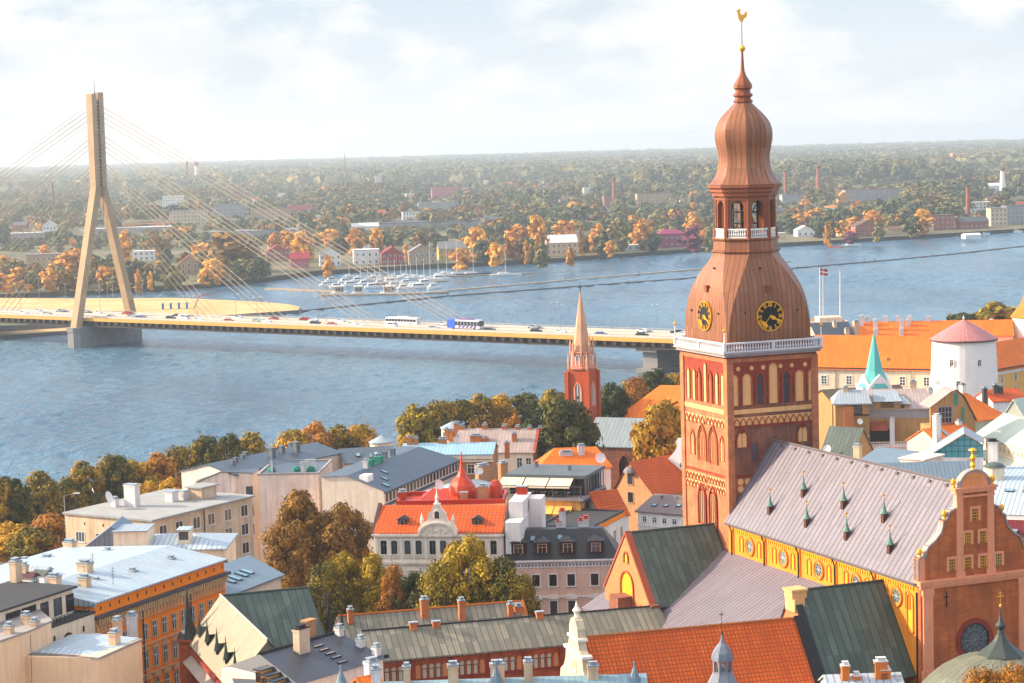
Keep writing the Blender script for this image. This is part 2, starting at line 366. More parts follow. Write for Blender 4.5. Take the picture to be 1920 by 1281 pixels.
# ================================================================ SETTING
rng = random.Random(7)
def land(name, pts, z, m, skirt=None):
    mb = MB(); q = [Vector((x, y, 0)) for x, y in pts]
    area = sum(q[i].x * q[(i + 1) % len(q)].y - q[(i + 1) % len(q)].x * q[i].y for i in range(len(q)))
    if area < 0: q.reverse()
    mb.face([(p.x, p.y, z) for p in q], 0)
    if skirt is not None:
        for i in range(len(q)):
            a, b = q[i], q[(i + 1) % len(q)]; mb.face([(a.x, a.y, skirt), (b.x, b.y, skirt), (b.x, b.y, z), (a.x, a.y, z)], 1)
    return mb
def groundmat(name, c1, c2, scale, rough=.9):
    m = bpy.data.materials.new(name); m.use_nodes = True; t = m.node_tree; b = t.nodes['Principled BSDF']; L = t.links.new
    tcn = t.nodes.new('ShaderNodeTexCoord'); n = t.nodes.new('ShaderNodeTexNoise'); n.inputs['Scale'].default_value = scale; n.inputs['Detail'].default_value = 8; n.inputs['Roughness'].default_value = .65
    r = t.nodes.new('ShaderNodeValToRGB'); r.color_ramp.elements[0].position = .38; r.color_ramp.elements[1].position = .66
    r.color_ramp.elements[0].color = c1 + (1,); r.color_ramp.elements[1].color = c2 + (1,)
    L(tcn.outputs['Object'], n.inputs[0]); L(n.outputs[0], r.inputs[0]); L(r.outputs[0], b.inputs['Base Color']); b.inputs['Roughness'].default_value = rough; b.inputs['Specular IOR Level'].default_value = .15
    return m
COBBLE = groundmat('cobbled_ground', (.10, .085, .07), (.17, .145, .12), .3)
STONE = mat('quay_stone', (.24, .23, .22), 'block', (.16, .155, .15), sp=2.2, spv=.8, lw=.05, var=.4)
BD = Vector((.65, .76)); BN = Vector((-.76, .65)); B0 = Vector((22, 573))
def bank(t, off=0): p = B0 + BD * t + BN * off; return (p.x, p.y)
struct('ground', land('g', [bank(-900), bank(900), (2500, 900), (2500, -400), (-900, -400)], 0.0, 0, -7), [COBBLE, STONE])
# river
def watermat():
    m = bpy.data.materials.new('river_water'); m.use_nodes = True; t = m.node_tree; b = t.nodes['Principled BSDF']; L = t.links.new
    tcn = t.nodes.new('ShaderNodeTexCoord')
    def ns(scale, sv, det, rt=.55, rot=0):
        mp_ = t.nodes.new('ShaderNodeMapping'); mp_.inputs['Scale'].default_value = sv; mp_.inputs['Rotation'].default_value = (0, 0, rot); L(tcn.outputs['Object'], mp_.inputs[0])
        n = t.nodes.new('ShaderNodeTexNoise'); n.inputs['Scale'].default_value = scale; n.inputs['Detail'].default_value = det; n.inputs['Roughness'].default_value = rt; L(mp_.outputs[0], n.inputs[0]); return n.outputs[0]
    a = ns(.5, (1, .7, 1), 5, .6, .3); c = ns(.012, (1, .3, 1), 5, .62, .75)
    bn = t.nodes.new('ShaderNodeBump'); bn.inputs['Strength'].default_value = 1.0; bn.inputs['Distance'].default_value = 1.5; L(a, bn.inputs['Height'])
    L(bn.outputs[0], b.inputs['Normal'])
    r = t.nodes.new('ShaderNodeValToRGB'); L(c, r.inputs[0]); r.color_ramp.elements[0].position = .36; r.color_ramp.elements[1].position = .66
    r.color_ramp.elements[0].color = (.026, .085, .14, 1); r.color_ramp.elements[1].color = (.085, .18, .25, 1)
    L(r.outputs[0], b.inputs['Base Color']); b.inputs['Roughness'].default_value = .12; b.inputs['IOR'].default_value = 1.33; b.inputs['Specular IOR Level'].default_value = .3
    return m
import numpy as np
def river_mesh():
    nx, ny = 560, 600; X, Y = np.meshgrid(np.linspace(-340, 500, nx), np.linspace(400, 1720, ny)); Z = np.zeros_like(X); rs = np.random.RandomState(4)
    for k in range(46):
        lam = 4.4 * (3.6 ** rs.rand() ** 1.3); th = 0.35 + rs.normal() * .55; a = .0125 * lam * (.5 + rs.rand()); kx, ky = math.cos(th) * 2 * math.pi / lam, math.sin(th) * 2 * math.pi / lam
        ph = rs.rand() * 6.28 + 1.6 * np.sin(X * rs.uniform(.01, .03) + Y * rs.uniform(.01, .03) + rs.rand() * 6); Z += a * np.sin(kx * X + ky * Y + ph)
    env = .55 + .45 * np.sin(X * .011 + Y * .017 + 1.3 * np.sin(Y * .006)) * np.sin(X * .006 - Y * .009 + 2); Z = -5.0 + Z * np.clip(env, .35, 1) * .5
    v = np.stack([X, Y, Z], -1).reshape(-1, 3); idx = np.arange(nx * ny).reshape(ny, nx); f = np.stack([idx[:-1, :-1], idx[:-1, 1:], idx[1:, 1:], idx[1:, :-1]], -1).reshape(-1, 4)
    n0 = len(v); v = np.concatenate([v, [[-16000, 150, -6], [16000, 150, -6], [16000, 2300, -6], [-16000, 2300, -6]]]); f = np.concatenate([f, [[n0, n0 + 1, n0 + 2, n0 + 3]]])
    me = bpy.data.meshes.new('river'); me.vertices.add(len(v)); me.vertices.foreach_set('co', v.astype(np.float32).ravel()); me.loops.add(len(f) * 4); me.loops.foreach_set('vertex_index', f.astype(np.int32).ravel())
    me.polygons.add(len(f)); me.polygons.foreach_set('loop_start', np.arange(len(f), dtype=np.int32) * 4); me.polygons.foreach_set('loop_total', np.full(len(f), 4, np.int32)); me.update(calc_edges=True); me.polygons.foreach_set('use_smooth', np.ones(len(f), bool)); me.materials.append(watermat()); return me
rv_ = new('river', river_mesh()); rv_['kind'] = 'structure'
# far bank land out to the horizon
FAR = groundmat('far_land', (.06, .065, .03), (.20, .165, .09), .012)
SHORE = mat('shore_earth', (.10, .085, .05), 'plaster', var=.5)
shore = [(-1500, 1010), (-700, 1120), (-420, 1215), (-250, 1245), (-190, 1268), (-150, 1325), (-122, 1384), (-70, 1412), (15, 1442), (121, 1524), (203, 1579), (300, 1632), (402, 1699), (900, 1990), (2600, 2600)]
struct('far_shore_land', land('f', shore + [(16000, 2700), (16000, 16000), (-16000, 16000), (-16000, 900)], -2.2, 0, -6.5), [FAR, SHORE])
# sandy island with its stone edge
SAND = groundmat('sand', (.46, .29, .12), (.62, .41, .18), .05)
isl = [P(px, py, -4) for px, py in ((-420, 650), (-100, 636), (0, 632), (140, 622), (260, 606), (330, 600), (560, 584), (562, 578), (540, 573), (480, 568), (330, 561), (160, 562), (0, 561), (-420, 566))]
struct('sand_island', land('i', [(p.x, p.y) for p in isl], -3.3, 0, -6), [SAND, STONE])
em = MB(); e0 = [P(px, py, -.8) for px, py in ((-420, 622), (0, 612), (136, 603))]
for a, b in zip(e0, e0[1:]):
    d = (b - a).normalized(); q = Vector((-d.y, d.x, 0)) * 5; em.prism([(p.x, p.y) for p in (a, b, b + q, a + q)], -7, -.8)
struct('embankment', em, [STONE])
GRASS = groundmat('grass', (.07, .11, .03), (.13, .15, .05), .2)
mb = MB(); g_ = [P(px, py, -3.2) for px, py in ((-300, 606), (30, 603), (82, 613), (60, 618), (0, 622), (-300, 632))]; mb.face([tuple(p) for p in g_]); struct('grass_verge', mb, [GRASS])
mb = MB(); g_ = [P(px, py, -3.2) for px, py in ((0, 586), (80, 586), (240, 583), (140, 590), (0, 596), (-300, 602), (-300, 590))]; mb.face([tuple(p) for p in g_]); struct('island_road', mb, [mat('asphalt', (.16, .14, .13), 'plaster', var=.4)])
# ================================================================ BRIDGE
CONC = mat('warm_concrete', (.56, .40, .25), 'block', (.42, .29, .18), sp=60, spv=4.2, lw=.07, line=.7, var=.4, nscale=.08)
PIERC = mat('grey_concrete', (.34, .32, .30), 'plaster', (.22, .21, .20), var=.6, nscale=.15)
DECKW = mat('bridge_asphalt', (.30, .25, .20), 'plaster', (.24, .20, .16), var=.3)
BEAM = mat('girder_steel', (.10, .075, .06), 'plaster', var=.4)
EDGE = mat('deck_edge_ochre', (.66, .40, .12), 'plaster', (.5, .3, .09), var=.3)
bA = PY(196, 592, 921.1); bB = PY(1262, 634, 751.3); DZ = 7.0
bA.z = 0; bB.z = 0
be = (bB - bA).normalized(); bang = math.atan2(be.y, be.x)
brg = thing('cable_stayed_bridge', 'long cable stayed road bridge with one tall A-shaped concrete pylon crossing the blue river', 'bridge', bA, bang)
# local: x along the deck to the right-near bank, y across (positive = away from the camera)
HW = 13.0
mb = MB(); mb.box(-420, -HW, DZ - .6, 400, HW, DZ, 0); mb.build('deck', DECKW, brg)
mb = MB(); mb.box(-420, -HW - .35, DZ - 1.1, 400, -HW, DZ + .25); mb.box(-420, HW, DZ - 1.1, 400, HW + .35, DZ + .25); mb.build('deck_edge', EDGE, brg)
mb = MB(); mb.box(-420, -HW + 1.8, DZ - 3.4, 400, HW - 1.8, DZ - .62)
for i in range(-105, 100): mb.box(i * 4, -HW - .1, DZ - 2.6, i * 4 + 1.3, -HW + 1.8, DZ - .65)
mb.box(-420, -HW + .2, DZ - 3.5, 400, -HW + .5, DZ - 3.0)
mb.build('girder', BEAM, brg)
def rail(y, m_):
    m_.box(-420, y - .04, DZ + 1.0, 400, y + .04, DZ + 1.12); m_.box(-420, y - .03, DZ + .55, 400, y + .03, DZ + .63)
    for i in range(-140, 133): m_.box(i * 3, y - .05, DZ, i * 3 + .12, y + .05, DZ + 1.1)
RAILP = mat('rail_paint', (.55, .50, .44), 'plaster', var=.2)
for y in (-HW + .3, HW - .3):
    m_ = MB(); rail(y, m_); m_.build('railing', RAILP, brg)
for y in (-.9, .9, -9.6, 9.6):
    m_ = MB(); m_.box(-420, y - .14, DZ, 400, y + .14, DZ + .75); m_.build('crash_barrier', mat('barrier', (.62, .58, .52), 'plaster', var=.2), brg)
PAINTL = mat('road_paint', (.7, .66, .58), 'flat')
m_ = MB()
for y in (-6.6, -3.6, 3.6, 6.6):
    for i in range(-50, 49): m_.box(i * 8, y - .08, DZ, i * 8 + 4, y + .08, DZ + .006, bottom=False)
m_.build('lane_markings', PAINTL, brg)
# pylon
def leg(y0, y1, z0, z1, sx0, sx1, sy0, sy1):
    m_ = MB(); a = [(-sx0, y0 - sy0, z0), (sx0, y0 - sy0, z0), (sx0, y0 + sy0, z0), (-sx0, y0 + sy0, z0)]; b = [(-sx1, y1 - sy1, z1), (sx1, y1 - sy1, z1), (sx1, y1 + sy1, z1), (-sx1, y1 + sy1, z1)]
    for i in range(4): j = (i + 1) % 4; m_.face([a[i], a[j], b[j], b[i]])
    m_.face(b); return m_
ZS = 60.0; ZT = 100.5
pyl = thing('pylon', '', '', (0, 0, 0)); pyl.parent = brg
for k in ('label', 'category'): del pyl[k]
leg(-16.2, -1.8, 3, ZS + 1, 1.75, 1.75, 1.7, 1.5).build('pylon_leg', CONC, pyl); leg(16.2, 1.8, 3, ZS + 1, 1.75, 1.75, 1.7, 1.5).build('pylon_leg', CONC, pyl)
m_ = MB(); m_.box(-1.75, -3.3, ZS, 1.75, -.7, ZT); m_.box(-1.75, .7, ZS, 1.75, 3.2, ZT + .6); m_.box(-1.1, -.75, ZS - 2, 1.1, .75, ZT - 2.5)
m_.build('pylon_head', CONC, pyl)
m_ = MB()
for i in range(24): m_.box(-1.5, -.7, ZS + 2 + i * 1.5, 1.5, .7, ZS + 2.55 + i * 1.5)
m_.build('cable_anchors', BEAM, pyl)
m_ = MB(); m_.tube((0, 0, ZT - 3), (0, 0, ZT + 6), .18, .06, 6); m_.build('mast', DARK, pyl)
m_ = MB()
pf = [(-3.8, -17.5), (-1.8, -19.5), (1.8, -19.5), (3.8, -17.5), (3.8, 17.5), (1.8, 19.5), (-1.8, 19.5), (-3.8, 17.5)]
m_.prism([(x * 1.0, y) for x, y in pf], -9, 3.0)
m_.prism([(x * 1.08, y * 1.02) for x, y in pf], 1.6, 3.4)
m_.build('river_pier', PIERC, brg)
# second pier near the right bank
m_ = MB(); m_.prism([(281 - 3, -9.5), (281 + 3, -9.5), (281 + 3, 9.5), (281 - 3, 9.5)], -9, DZ - 3.3); m_.prism([(281 - 4.2, -12), (281 + 4.2, -12), (281 + 4.2, 12), (281 - 4.2, 12)], DZ - 4.6, DZ - 3.3); m_.prism([(281 - 5, -10.5), (281 + 5, -10.5), (281 + 5, 10.5), (281 - 5, 10.5)], -9, -3.4); m_.build('river_pier', PIERC, brg)
for xx in (-110, -230, -350): m_ = MB(); m_.box(xx - 2, -9, -9, xx + 2, 9, DZ - 3.3); m_.build('river_pier', PIERC, brg)
CABLE = mat('cable_paint', (.46, .35, .24), 'flat', rough=.5)
for s in (1, -1):
    for (xx, hz) in ((60, 52), (97, 62), (146, 73), (192, 85)):
        for k in range(8):
            y = -.8 if k % 2 else .8; dk = k * 1.05
            m_ = MB(); m_.tube((s * 1.5, y * .8, DZ + hz + dk - 2.6), (s * (xx + dk * 1.9 - 4), y, DZ + .2), .075, .075, 5); m_.build('stay_cable', CABLE, brg)
# lamp posts on the bridge
lp = MB(); lp.tube((0, 0, 0), (0, 0, 9.2), .14, .08, 6); lp.tube((0, 0, 9.1), (1.7, 0, 9.6), .07, .06, 5); lp.tube((0, 0, 9.1), (-1.7, 0, 9.6), .07, .06, 5)
lph = MB(); lph.box(1.2, -.16, 9.52, 2.2, .16, 9.7); lph.box(-2.2, -.16, 9.52, -1.2, .16, 9.7)
LAMPG = mat('lamp_grey', (.42, .38, .35), 'flat')
lpm, lphm = lp.mesh('pole', LAMPG), lph.mesh('lamp_head', WHITE)
def bpos(x, y, z=DZ): v = bA + be * x + Vector((-be.y, be.x, 0)) * y; v.z = z; return v
for i, px in enumerate((40, 150, 370, 405, 483, 560, 612, 730, 795, 1005, 1050, 1195)):
    d = ray(px, 600); t = (bA.x * be.y - bA.y * be.x) / (d.x * be.y - d.y * be.x); x = (d * t - Vector((bA.x, bA.y, 0))).to_2d().dot(be.to_2d())
    side = 'beside the far railing' if i % 2 else 'beside the near railing'
    nm = ['at the far left end', 'left of the pylon', 'just right of the pylon', 'over the sand spit', 'by the second group of cables', 'where the sand ends', 'left of the white bus', 'at the white bus', 'between the two buses', 'right of the blue bus', 'behind the brick spire', 'beside the copper dome'][i]
    o = thing('street_lamp', f'slim grey street lamp on the bridge {nm}', 'street lamp', bpos(x, HW - 1.2 if i % 2 else 0.0), bang + math.pi / 2, 'street lamps on the bridge')
    new('pole', lpm, o); new('lamp_head', lphm, o)
# vehicles
def carbody(m_, L_, W_, H_, wag=False):
    pr = [(-L_ / 2, .35), (L_ / 2, .35), (L_ / 2, .75), (L_ / 2 - .15, .92), (L_ * .22, 1.0), (L_ * .08, H_ - .05), (-L_ * .28 if not wag else -L_ * .42, H_), (-L_ * .44, 1.02), (-L_ / 2, .95)]
    m_.extr(pr, -W_ / 2, W_ / 2)
wheel = MB(); wheel.tube((0, -.1, 0), (0, .1, 0), .33, .33, 10, cap=True); TYRE = mat('tyre', (.02, .02, .02), 'flat')
wheel = wheel.mesh('wheel', TYRE); _cars = {}
def car_mesh(kind):
    if kind in _cars: return _cars[kind]
    m_ = MB(); gl = MB()
    if kind == 'van':
        m_.extr([(-2.6, .4), (2.6, .4), (2.6, 1.0), (2.2, 1.25), (1.6, 2.2), (-2.55, 2.3)], -.95, .95); gl.extr([(1.62, 1.3), (2.2, 1.3), (1.62, 2.1)], -.97, .97); gl.box(-1.2, -.97, 1.4, 1.3, .97, 1.95); wh = ((-1.7, 0), (1.7, 0))
    else:
        carbody(m_, 4.4, 1.75, 1.45, kind == 'estate'); gl.extr([(.85, 1.02), (.30, 1.38), (-1.15, 1.40), (-1.75, 1.04)], -.885, .885); wh = ((-1.35, 0), (1.35, 0))
    _cars[kind] = (m_, gl, wh); return _cars[kind]
_cm = {}
def car(label, kind, col, x, y, flip, group='vehicles crossing the bridge'):
    key = (kind, col)
    if key not in _cm:
        a, b, wh = car_mesh(kind); _cm[key] = (a.mesh('body', mat('car_paint_%d' % len(_cm), col, 'flat', rough=.3, spec=.5)), b.mesh('windows', GLASS), wh)
    bd, gl, wh = _cm[key]
    o = thing('van' if kind == 'van' else 'car', label, 'van' if kind == 'van' else 'car', bpos(x, y, DZ + .01), bang + (math.pi if flip else 0), group)
    new('body', bd, o); new('windows', gl, o)
    for wx, _ in wh:
        for sy in (-.82, .82): new('wheel', wheel, o, (wx, sy, .33))
def bx(px):
    d = ray(px, 600); t = (bA.x * be.y - bA.y * be.x) / (d.x * be.y - d.y * be.x); return (d * t - Vector((bA.x, bA.y, 0))).to_2d().dot(be.to_2d())
W_, K_, S_, R_ = (.75, .74, .72), (.04, .045, .05), (.45, .46, .47), (.45, .04, .03)
for px, y, kind, col, fl, lab in ((55, 5, 'sedan', W_, 1, 'white car nearest the left edge of the bridge'), (62, -5, 'estate', W_, 0, 'white estate car in the near lane left of the pylon'), (106, -5, 'sedan', S_, 0, 'silver car in the near lane just left of the pylon'), (171, 4, 'sedan', W_, 1, 'white car passing between the pylon legs'), (264, -5, 'estate', S_, 0, 'silver estate car by the near rail right of the pylon'), (316, 5, 'estate', K_, 1, 'dark estate car in the far lane below the sand spit'), (335, -4.5, 'sedan', K_, 0, 'dark car just left of the white van'), (362, -5, 'van', W_, 0, 'white delivery van in the near lane right of the pylon'), (430, 5, 'sedan', W_, 1, 'white car in the far lane right of the delivery van'), (492, -3, 'estate', S_, 0, 'silver estate car mid-bridge before the red car'), (497, 5, 'sedan', R_, 1, 'small red car in the far lane'), (516, -5, 'sedan', W_, 0, 'white car just past the red car'), (572, 5, 'sedan', W_, 1, 'white car in the far lane over open water'), (604, -4, 'estate', K_, 0, 'dark green estate car near the middle'), (622, 5, 'sedan', W_, 1, 'white car right of the dark estate car'), (676, -5, 'sedan', W_, 0, 'white car in the near lane left of the white bus'), (753, -6, 'van', W_, 0, 'white van in front of the white bus'), (1020, -5, 'sedan', K_, 0, 'dark car left of the brick spire'), (1066, -5, 'sedan', W_, 0, 'white car just behind the tip of the brick spire'), (1218, -5, 'sedan', K_, 0, 'dark car close to the copper dome'), (1270, 3, 'sedan', W_, 1, 'white car at the gallery corner of the clock tower')):
    car(lab, kind, col, bx(px), y, fl)
rc_ = random.Random(31); used_ = [bx(q) for q in (55, 62, 106, 171, 264, 316, 335, 362, 430, 492, 497, 516, 572, 604, 622, 676, 741, 753, 880, 1020, 1066, 1218, 1270)]
far_n = near_n = 0
for px in (18, 88, 134, 212, 236, 290, 398, 412, 455, 545, 588, 648, 700, 805, 838, 942, 975, 1110, 1150, 1180, 1245):
    if any(abs(bx(px) - u) < 5 for u in used_): continue
    used_.append(bx(px)); lane = rc_.random() < .5; nm_, col_ = rc_.choice((('white', W_), ('silver', S_), ('dark', K_), ('white', W_), ('red', R_), ('blue', (.05, .10, .28))))
    far_n += not lane; near_n += lane; nth = ['first', 'second', 'third', 'fourth', 'fifth', 'sixth', 'seventh', 'eighth', 'ninth', 'tenth', 'eleventh', 'twelfth', 'thirteenth', 'fourteenth'][(near_n if lane else far_n) - 1]
    car(f"{nm_} saloon on the {'inner near' if lane else 'outer far'} lane of the bridge, {nth} there from the left", 'sedan', col_, bx(px), -8 if lane else 8, not lane)
def bus(label, col, px, y, flip, L_=15, dbl=False):
    o = thing('bus', label, 'bus', bpos(bx(px), y, DZ + .01), bang + (math.pi if flip else 0), 'vehicles crossing the bridge')
    m_ = MB(); H_ = 3.0 if not dbl else 3.6
    m_.extr([(-L_ / 2, .4), (L_ / 2, .4), (L_ / 2, 1.2), (L_ / 2 - .25, H_ - .1), (L_ / 2 - .5, H_), (-L_ / 2, H_)], -1.25, 1.25); m_.build('body', mat('bus_paint_' + ('white' if not dbl else 'blue'), col, 'plaster', var=.15, rough=.4), o)
    m_ = MB()
    for k in range(int(L_ / 1.5)): m_.box(-L_ / 2 + .4 + k * 1.5, -1.28, 1.45, -L_ / 2 + 1.7 + k * 1.5, 1.28, H_ - .6)
    m_.box(L_ / 2 - .4, -1.1, 1.3, L_ / 2 + .02, 1.1, H_ - .4); m_.build('windows', GLASS, o)
    if dbl:
        m_ = MB(); m_.box(-L_ / 2 - .03, -1.31, .5, -L_ / 2 + 3.6, 1.31, H_ + .02); m_.build('blue_end', mat('coach_blue', (.08, .18, .62), 'flat', rough=.4), o); m_ = MB()
        for k in range(5): m_.face([(-2.6 + k * 1.8, -1.285, .6), (-1.7 + k * 1.8, -1.285, .6), (-.9 + k * 1.8, -1.285, 1.4), (-1.8 + k * 1.8, -1.285, 1.4)])
        m_.build('purple_stripes', mat('coach_purple', (.22, .10, .30), 'flat'), o); m_ = MB(); m_.box(-3, -.9, H_, 4, .9, H_ + .28); m_.build('roof_unit', mat('coach_purple', (.22, .10, .30)), o)
    if not dbl: m_ = MB(); m_.box(-3, -.9, H_, 2.5, .9, H_ + .3); m_.build('roof_unit', WHITE, o)
    for wx in (-L_ * .32, L_ * .34):
        for sy in (-1.15, 1.15): new('wheel', wheel, o, (wx, sy, .5), 0, (1.5, 1.2, 1.5))
bus('long white city bus in the far lane of the bridge', W_, 741, 4.5, True, 15.5); bus('white and purple coach with a blue rear end crossing the bridge', (.70, .66, .70), 880, -2.5, False, 15, True)
# ================================================================ TREES
def crown_mesh(seed, R, H, n, s, lobes=11, base=.12, shape='round'):
    r = random.Random(seed); m_ = MB(); cl = []; sm_ = .74 if lobes > 16 else 1
    for i in range(lobes):
        t = r.random(); zz = base + (1 - base) * ((i + .5) / lobes)
        if shape == 'round': rr = math.sqrt(max(0, 1 - (2 * zz - 1) ** 2)) * .62
        elif shape == 'cone': rr = (1 - zz) ** .75 * .8 + .06
        elif shape == 'column': rr = .42 * math.sqrt(max(.05, 1 - (2 * zz - 1) ** 4))
        a = i * 2.4 + r.uniform(-.5, .5); cl.append((Vector((R * rr * math.cos(a) * r.uniform(.6, 1.3), R * rr * math.sin(a) * r.uniform(.6, 1.3), H * zz)), sm_ * R * r.uniform(.30, .62) * (1.0 if shape == 'round' else .8)))
    cl.append((Vector((0, 0, H * .5)), R * .6))
    per = n // len(cl)
    for c, rr in cl:
        for k in range(per):
            z = r.uniform(-1, 1); a = r.uniform(0, 6.2832); q = math.sqrt(1 - z * z); d = Vector((q * math.cos(a), q * math.sin(a), z))
            rad_ = rr * (r.random() ** .28) * (1.32 if r.random() < .1 else 1) * (1 + .38 * noise.noise(d * 2.3 + c)); p = c + Vector((d.x, d.y, d.z * .85)) * rad_
            if p.z < H * base * .4: continue
            nrm = (d + Vector((r.uniform(-.5, .5), r.uniform(-.5, .5), r.uniform(-.3, .6)))).normalized(); u = nrm.orthogonal().normalized(); v = nrm.cross(u); th = r.uniform(0, 6.28)
            u, v = u * math.cos(th) + v * math.sin(th), v * math.cos(th) - u * math.sin(th); k_ = s * r.uniform(.55, 1.3)
            m_.face([p - u * k_ - v * k_ * .6, p + u * k_ * .2 - v * k_, p + u * k_ + v * k_ * .5, p - u * k_ * .3 + v * k_], 0, [(0, 0)] * 4)
    return m_
def trunk_mesh(seed, H, R, r0):
    r = random.Random(seed); m_ = MB(); top = Vector((r.uniform(-.3, .3), r.uniform(-.3, .3), H * .45)); m_.tube((0, 0, 0), top, r0, r0 * .65, 8)
    m_.tube(top, (top.x, top.y, H * .85), r0 * .6, .05, 6)
    for i in range(6):
        a = i * 1.05 + r.uniform(-.3, .3); m_.tube(top * r.uniform(.75, 1.0), (R * .6 * math.cos(a), R * .6 * math.sin(a), H * r.uniform(.6, .85)), r0 * .35, .04, 5)
    return m_
BARK = mat('bark', (.10, .075, .055), 'plaster', var=.5)
LF = {
 'lime': leafmat('leaves_lime_tree', [(0.030, 0.044, 0.009), (0.096, 0.089, 0.012), (0.333, 0.200, 0.015), (0.577, 0.303, 0.018)], .14),
 'gold': leafmat('leaves_gold', [(0.252, 0.141, 0.009), (0.459, 0.252, 0.015), (0.629, 0.333, 0.018)], .14),
 'rust': leafmat('leaves_rust', [(0.163, 0.067, 0.011), (0.370, 0.148, 0.016), (0.533, 0.237, 0.022)], .14),
 'green': leafmat('leaves_green', [(0.022, 0.041, 0.012), (0.052, 0.063, 0.015), (0.126, 0.104, 0.021)], .14),
 'olive': leafmat('leaves_olive', [(0.041, 0.048, 0.009), (0.148, 0.118, 0.012), (0.370, 0.244, 0.015), (0.488, 0.311, 0.018)], .14),
 'brown': leafmat('leaves_brown', [(0.052, 0.041, 0.012), (0.192, 0.096, 0.015), (0.340, 0.170, 0.022)], .14),
 'far': leafmat('leaves_far', [(.045, .06, .022), (.095, .095, .034), (.19, .145, .045)], 0),
 'farolive': leafmat('leaves_far_olive', [(.10, .10, .035), (.21, .165, .045), (.36, .23, .05)], 0),
 'faror': leafmat('leaves_far_orange', [(.42, .17, .025), (.74, .32, .035), (.9, .45, .04)], 0),
 'purple': leafmat('leaves_purple', [(.14, .025, .045), (.26, .05, .08)], 0)}
_tk = {}
def tree(label, kind, loc, H, R, seed=0, shape='round', group=None, n=2600, s=.42, cat='tree', name='broadleaf_tree', trunk=True):
    key = (kind, seed, shape, n, s)
    if key not in _tk: _tk[key] = (crown_mesh(seed + 3, 4.5, 9.0, n, s, 24 if n > 900 else 8, shape=shape).mesh('crown', LF[kind]), trunk_mesh(seed, 11, 4.5, .32).mesh('trunk', BARK))
    cm_, tm = _tk[key]
    o = thing(name, label, cat, loc, random.Random(seed * 7 + int(loc[0] * 13)).uniform(0, 6.28), group); k = H / 12.0
    if trunk: new('trunk', tm, o, (0, 0, 0), 0, (k, k, k))
    kz = min(k, 1.5 * R / 5.2); new('crown', cm_, o, (0, 0, H - 9.4 * kz), 0, (R / 4.9, R / 4.9, kz)); return o
# ================================================================ CATHEDRAL (local x along the gable, y along the nave away from the camera)
CA = rad(22); CO = P(1361, 662, 47); CO.z = 0
cath = thing('cathedral', 'red brick cathedral with a tall copper domed clock tower and a lilac grey nave roof', 'cathedral', CO, CA)
_ci = Matrix.Rotation(-CA, 3, 'Z')
def cloc(v): return _ci @ (v - CO)
def cplane(px, py, pt, nrm):                   # photo pixel -> local point on a plane of the cathedral
    o = cloc(CAM); d = _ci @ ray(px, py); n = Vector(nrm); t = (Vector(pt) - o).dot(n) / d.dot(n); return o + d * t
TW = 13.6
mb = MB(); g = .35
mb.box(g, g, 0, TW, TW, 42.6, 0, bottom=False)
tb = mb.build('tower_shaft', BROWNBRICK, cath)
# sunlight on the left face is put into a lighter brick colour: a facing 5 cm proud
mb = MB(); mb.box(g - .05, g + .0, 6, g, TW, 42.6); mb.build('sunlit_tone_facing', TOWERBRICK, tb)
mb = MB(); mb.box(g - .06, g - .06, 42.6, TW + .06, TW + .06, 46.4); mb.build('upper_wall', DEEPRED, tb)
mb = MB()
for (x0, y0) in ((g - .22, g - .22), (TW - .8, g - .22), (g - .22, TW - .8)):       # corner strips
    mb.box(x0, y0, 18, x0 + 1.0, y0 + 1.0, 45.9)
mb.box(g - .15, g - .15, 45.6, TW + .15, TW + .15, 46.15)
mb.build('corner_pilasters', TOWERBRICK, tb)
# string courses and friezes
mb = MB(); mb.box(g + .8, g - .12, 38.75, TW - .2, g, 39.35); mb.box(g - .12, g + .8, 38.75, g, TW - .8, 39.35); mb.build('string_course', NICHE, tb)
mb = MB(); mb.box(g + .8, g - .14, 36.95, TW - .2, g, 37.2); mb.box(g - .16, g + .8, 30.3, g, TW - .8, 30.6); mb.box(g + .8, g - .16, 30.5, 6, g, 30.8); mb.build('brick_band', DEEPRED, tb)
def frieze(side, u0, u1, z, n, hh=1.05):
    me = MB(); w_ = (u1 - u0) / n
    me.box(u0, -.07, z, u1, 0, z + hh)
    for i in range(n): add_arch(me, w_ * .68, hh * .8, 'point', w_ * .16, .2, 1, 0, None, sill=False, inner=.08, x=u0 + w_ * (i + .5), z=z)
    o = me.build('arch_frieze', [NICHE, REDBRICK], tb)
    o.location = (0, g, 0) if side == 'f' else (g - .05, 0, 0)
    if side == 'l': o.rotation_euler = (0, 0, -math.pi / 2); o.location = (g - .05, 0, 0)
frieze('f', .75 + g, TW - .3, 37.25, 13)
def left_u(y): return -y                       # rotating -90deg about z maps local x=-y
frieze('l', -(TW - .9), -6.9, 36.95, 5); frieze('l', -6.3, -1.3, 36.95, 5)
frieze('l', -(TW - .9), -6.9, 29.1, 6, .9); frieze('l', -6.3, -1.3, 29.1, 6, .9)
frieze('l', -(TW - .9), -6.9, 28.0, 6, .9); frieze('l', -6.3, -1.3, 28.0, 6, .9)
mb = MB()                                      # rings of a round-medallion frieze above the nave roof
mb.box(.9 + g, g - .1, 28.3, 4.6, g, 30.3)
mb.build('medallion_frieze', REDBRICK, tb)
mb = MB()
for i in range(3):
    for j in range(2):
        cx, cz = 1.95 + i * 1.05, 28.85 + j * .95
        mb.face([(cx + .44 * math.cos(t * .5236), g - .13, cz + .44 * math.sin(t * .5236)) for t in range(12)])
mb.build('medallions', NICHE, tb)
niche = win(1.25, 4.1, 'round', .16, .14, REDBRICK, NICHE, None, sill=False)
nicheT = win(1.25, 5.3, 'round', .16, .14, REDBRICK, NICHE, None, sill=False)
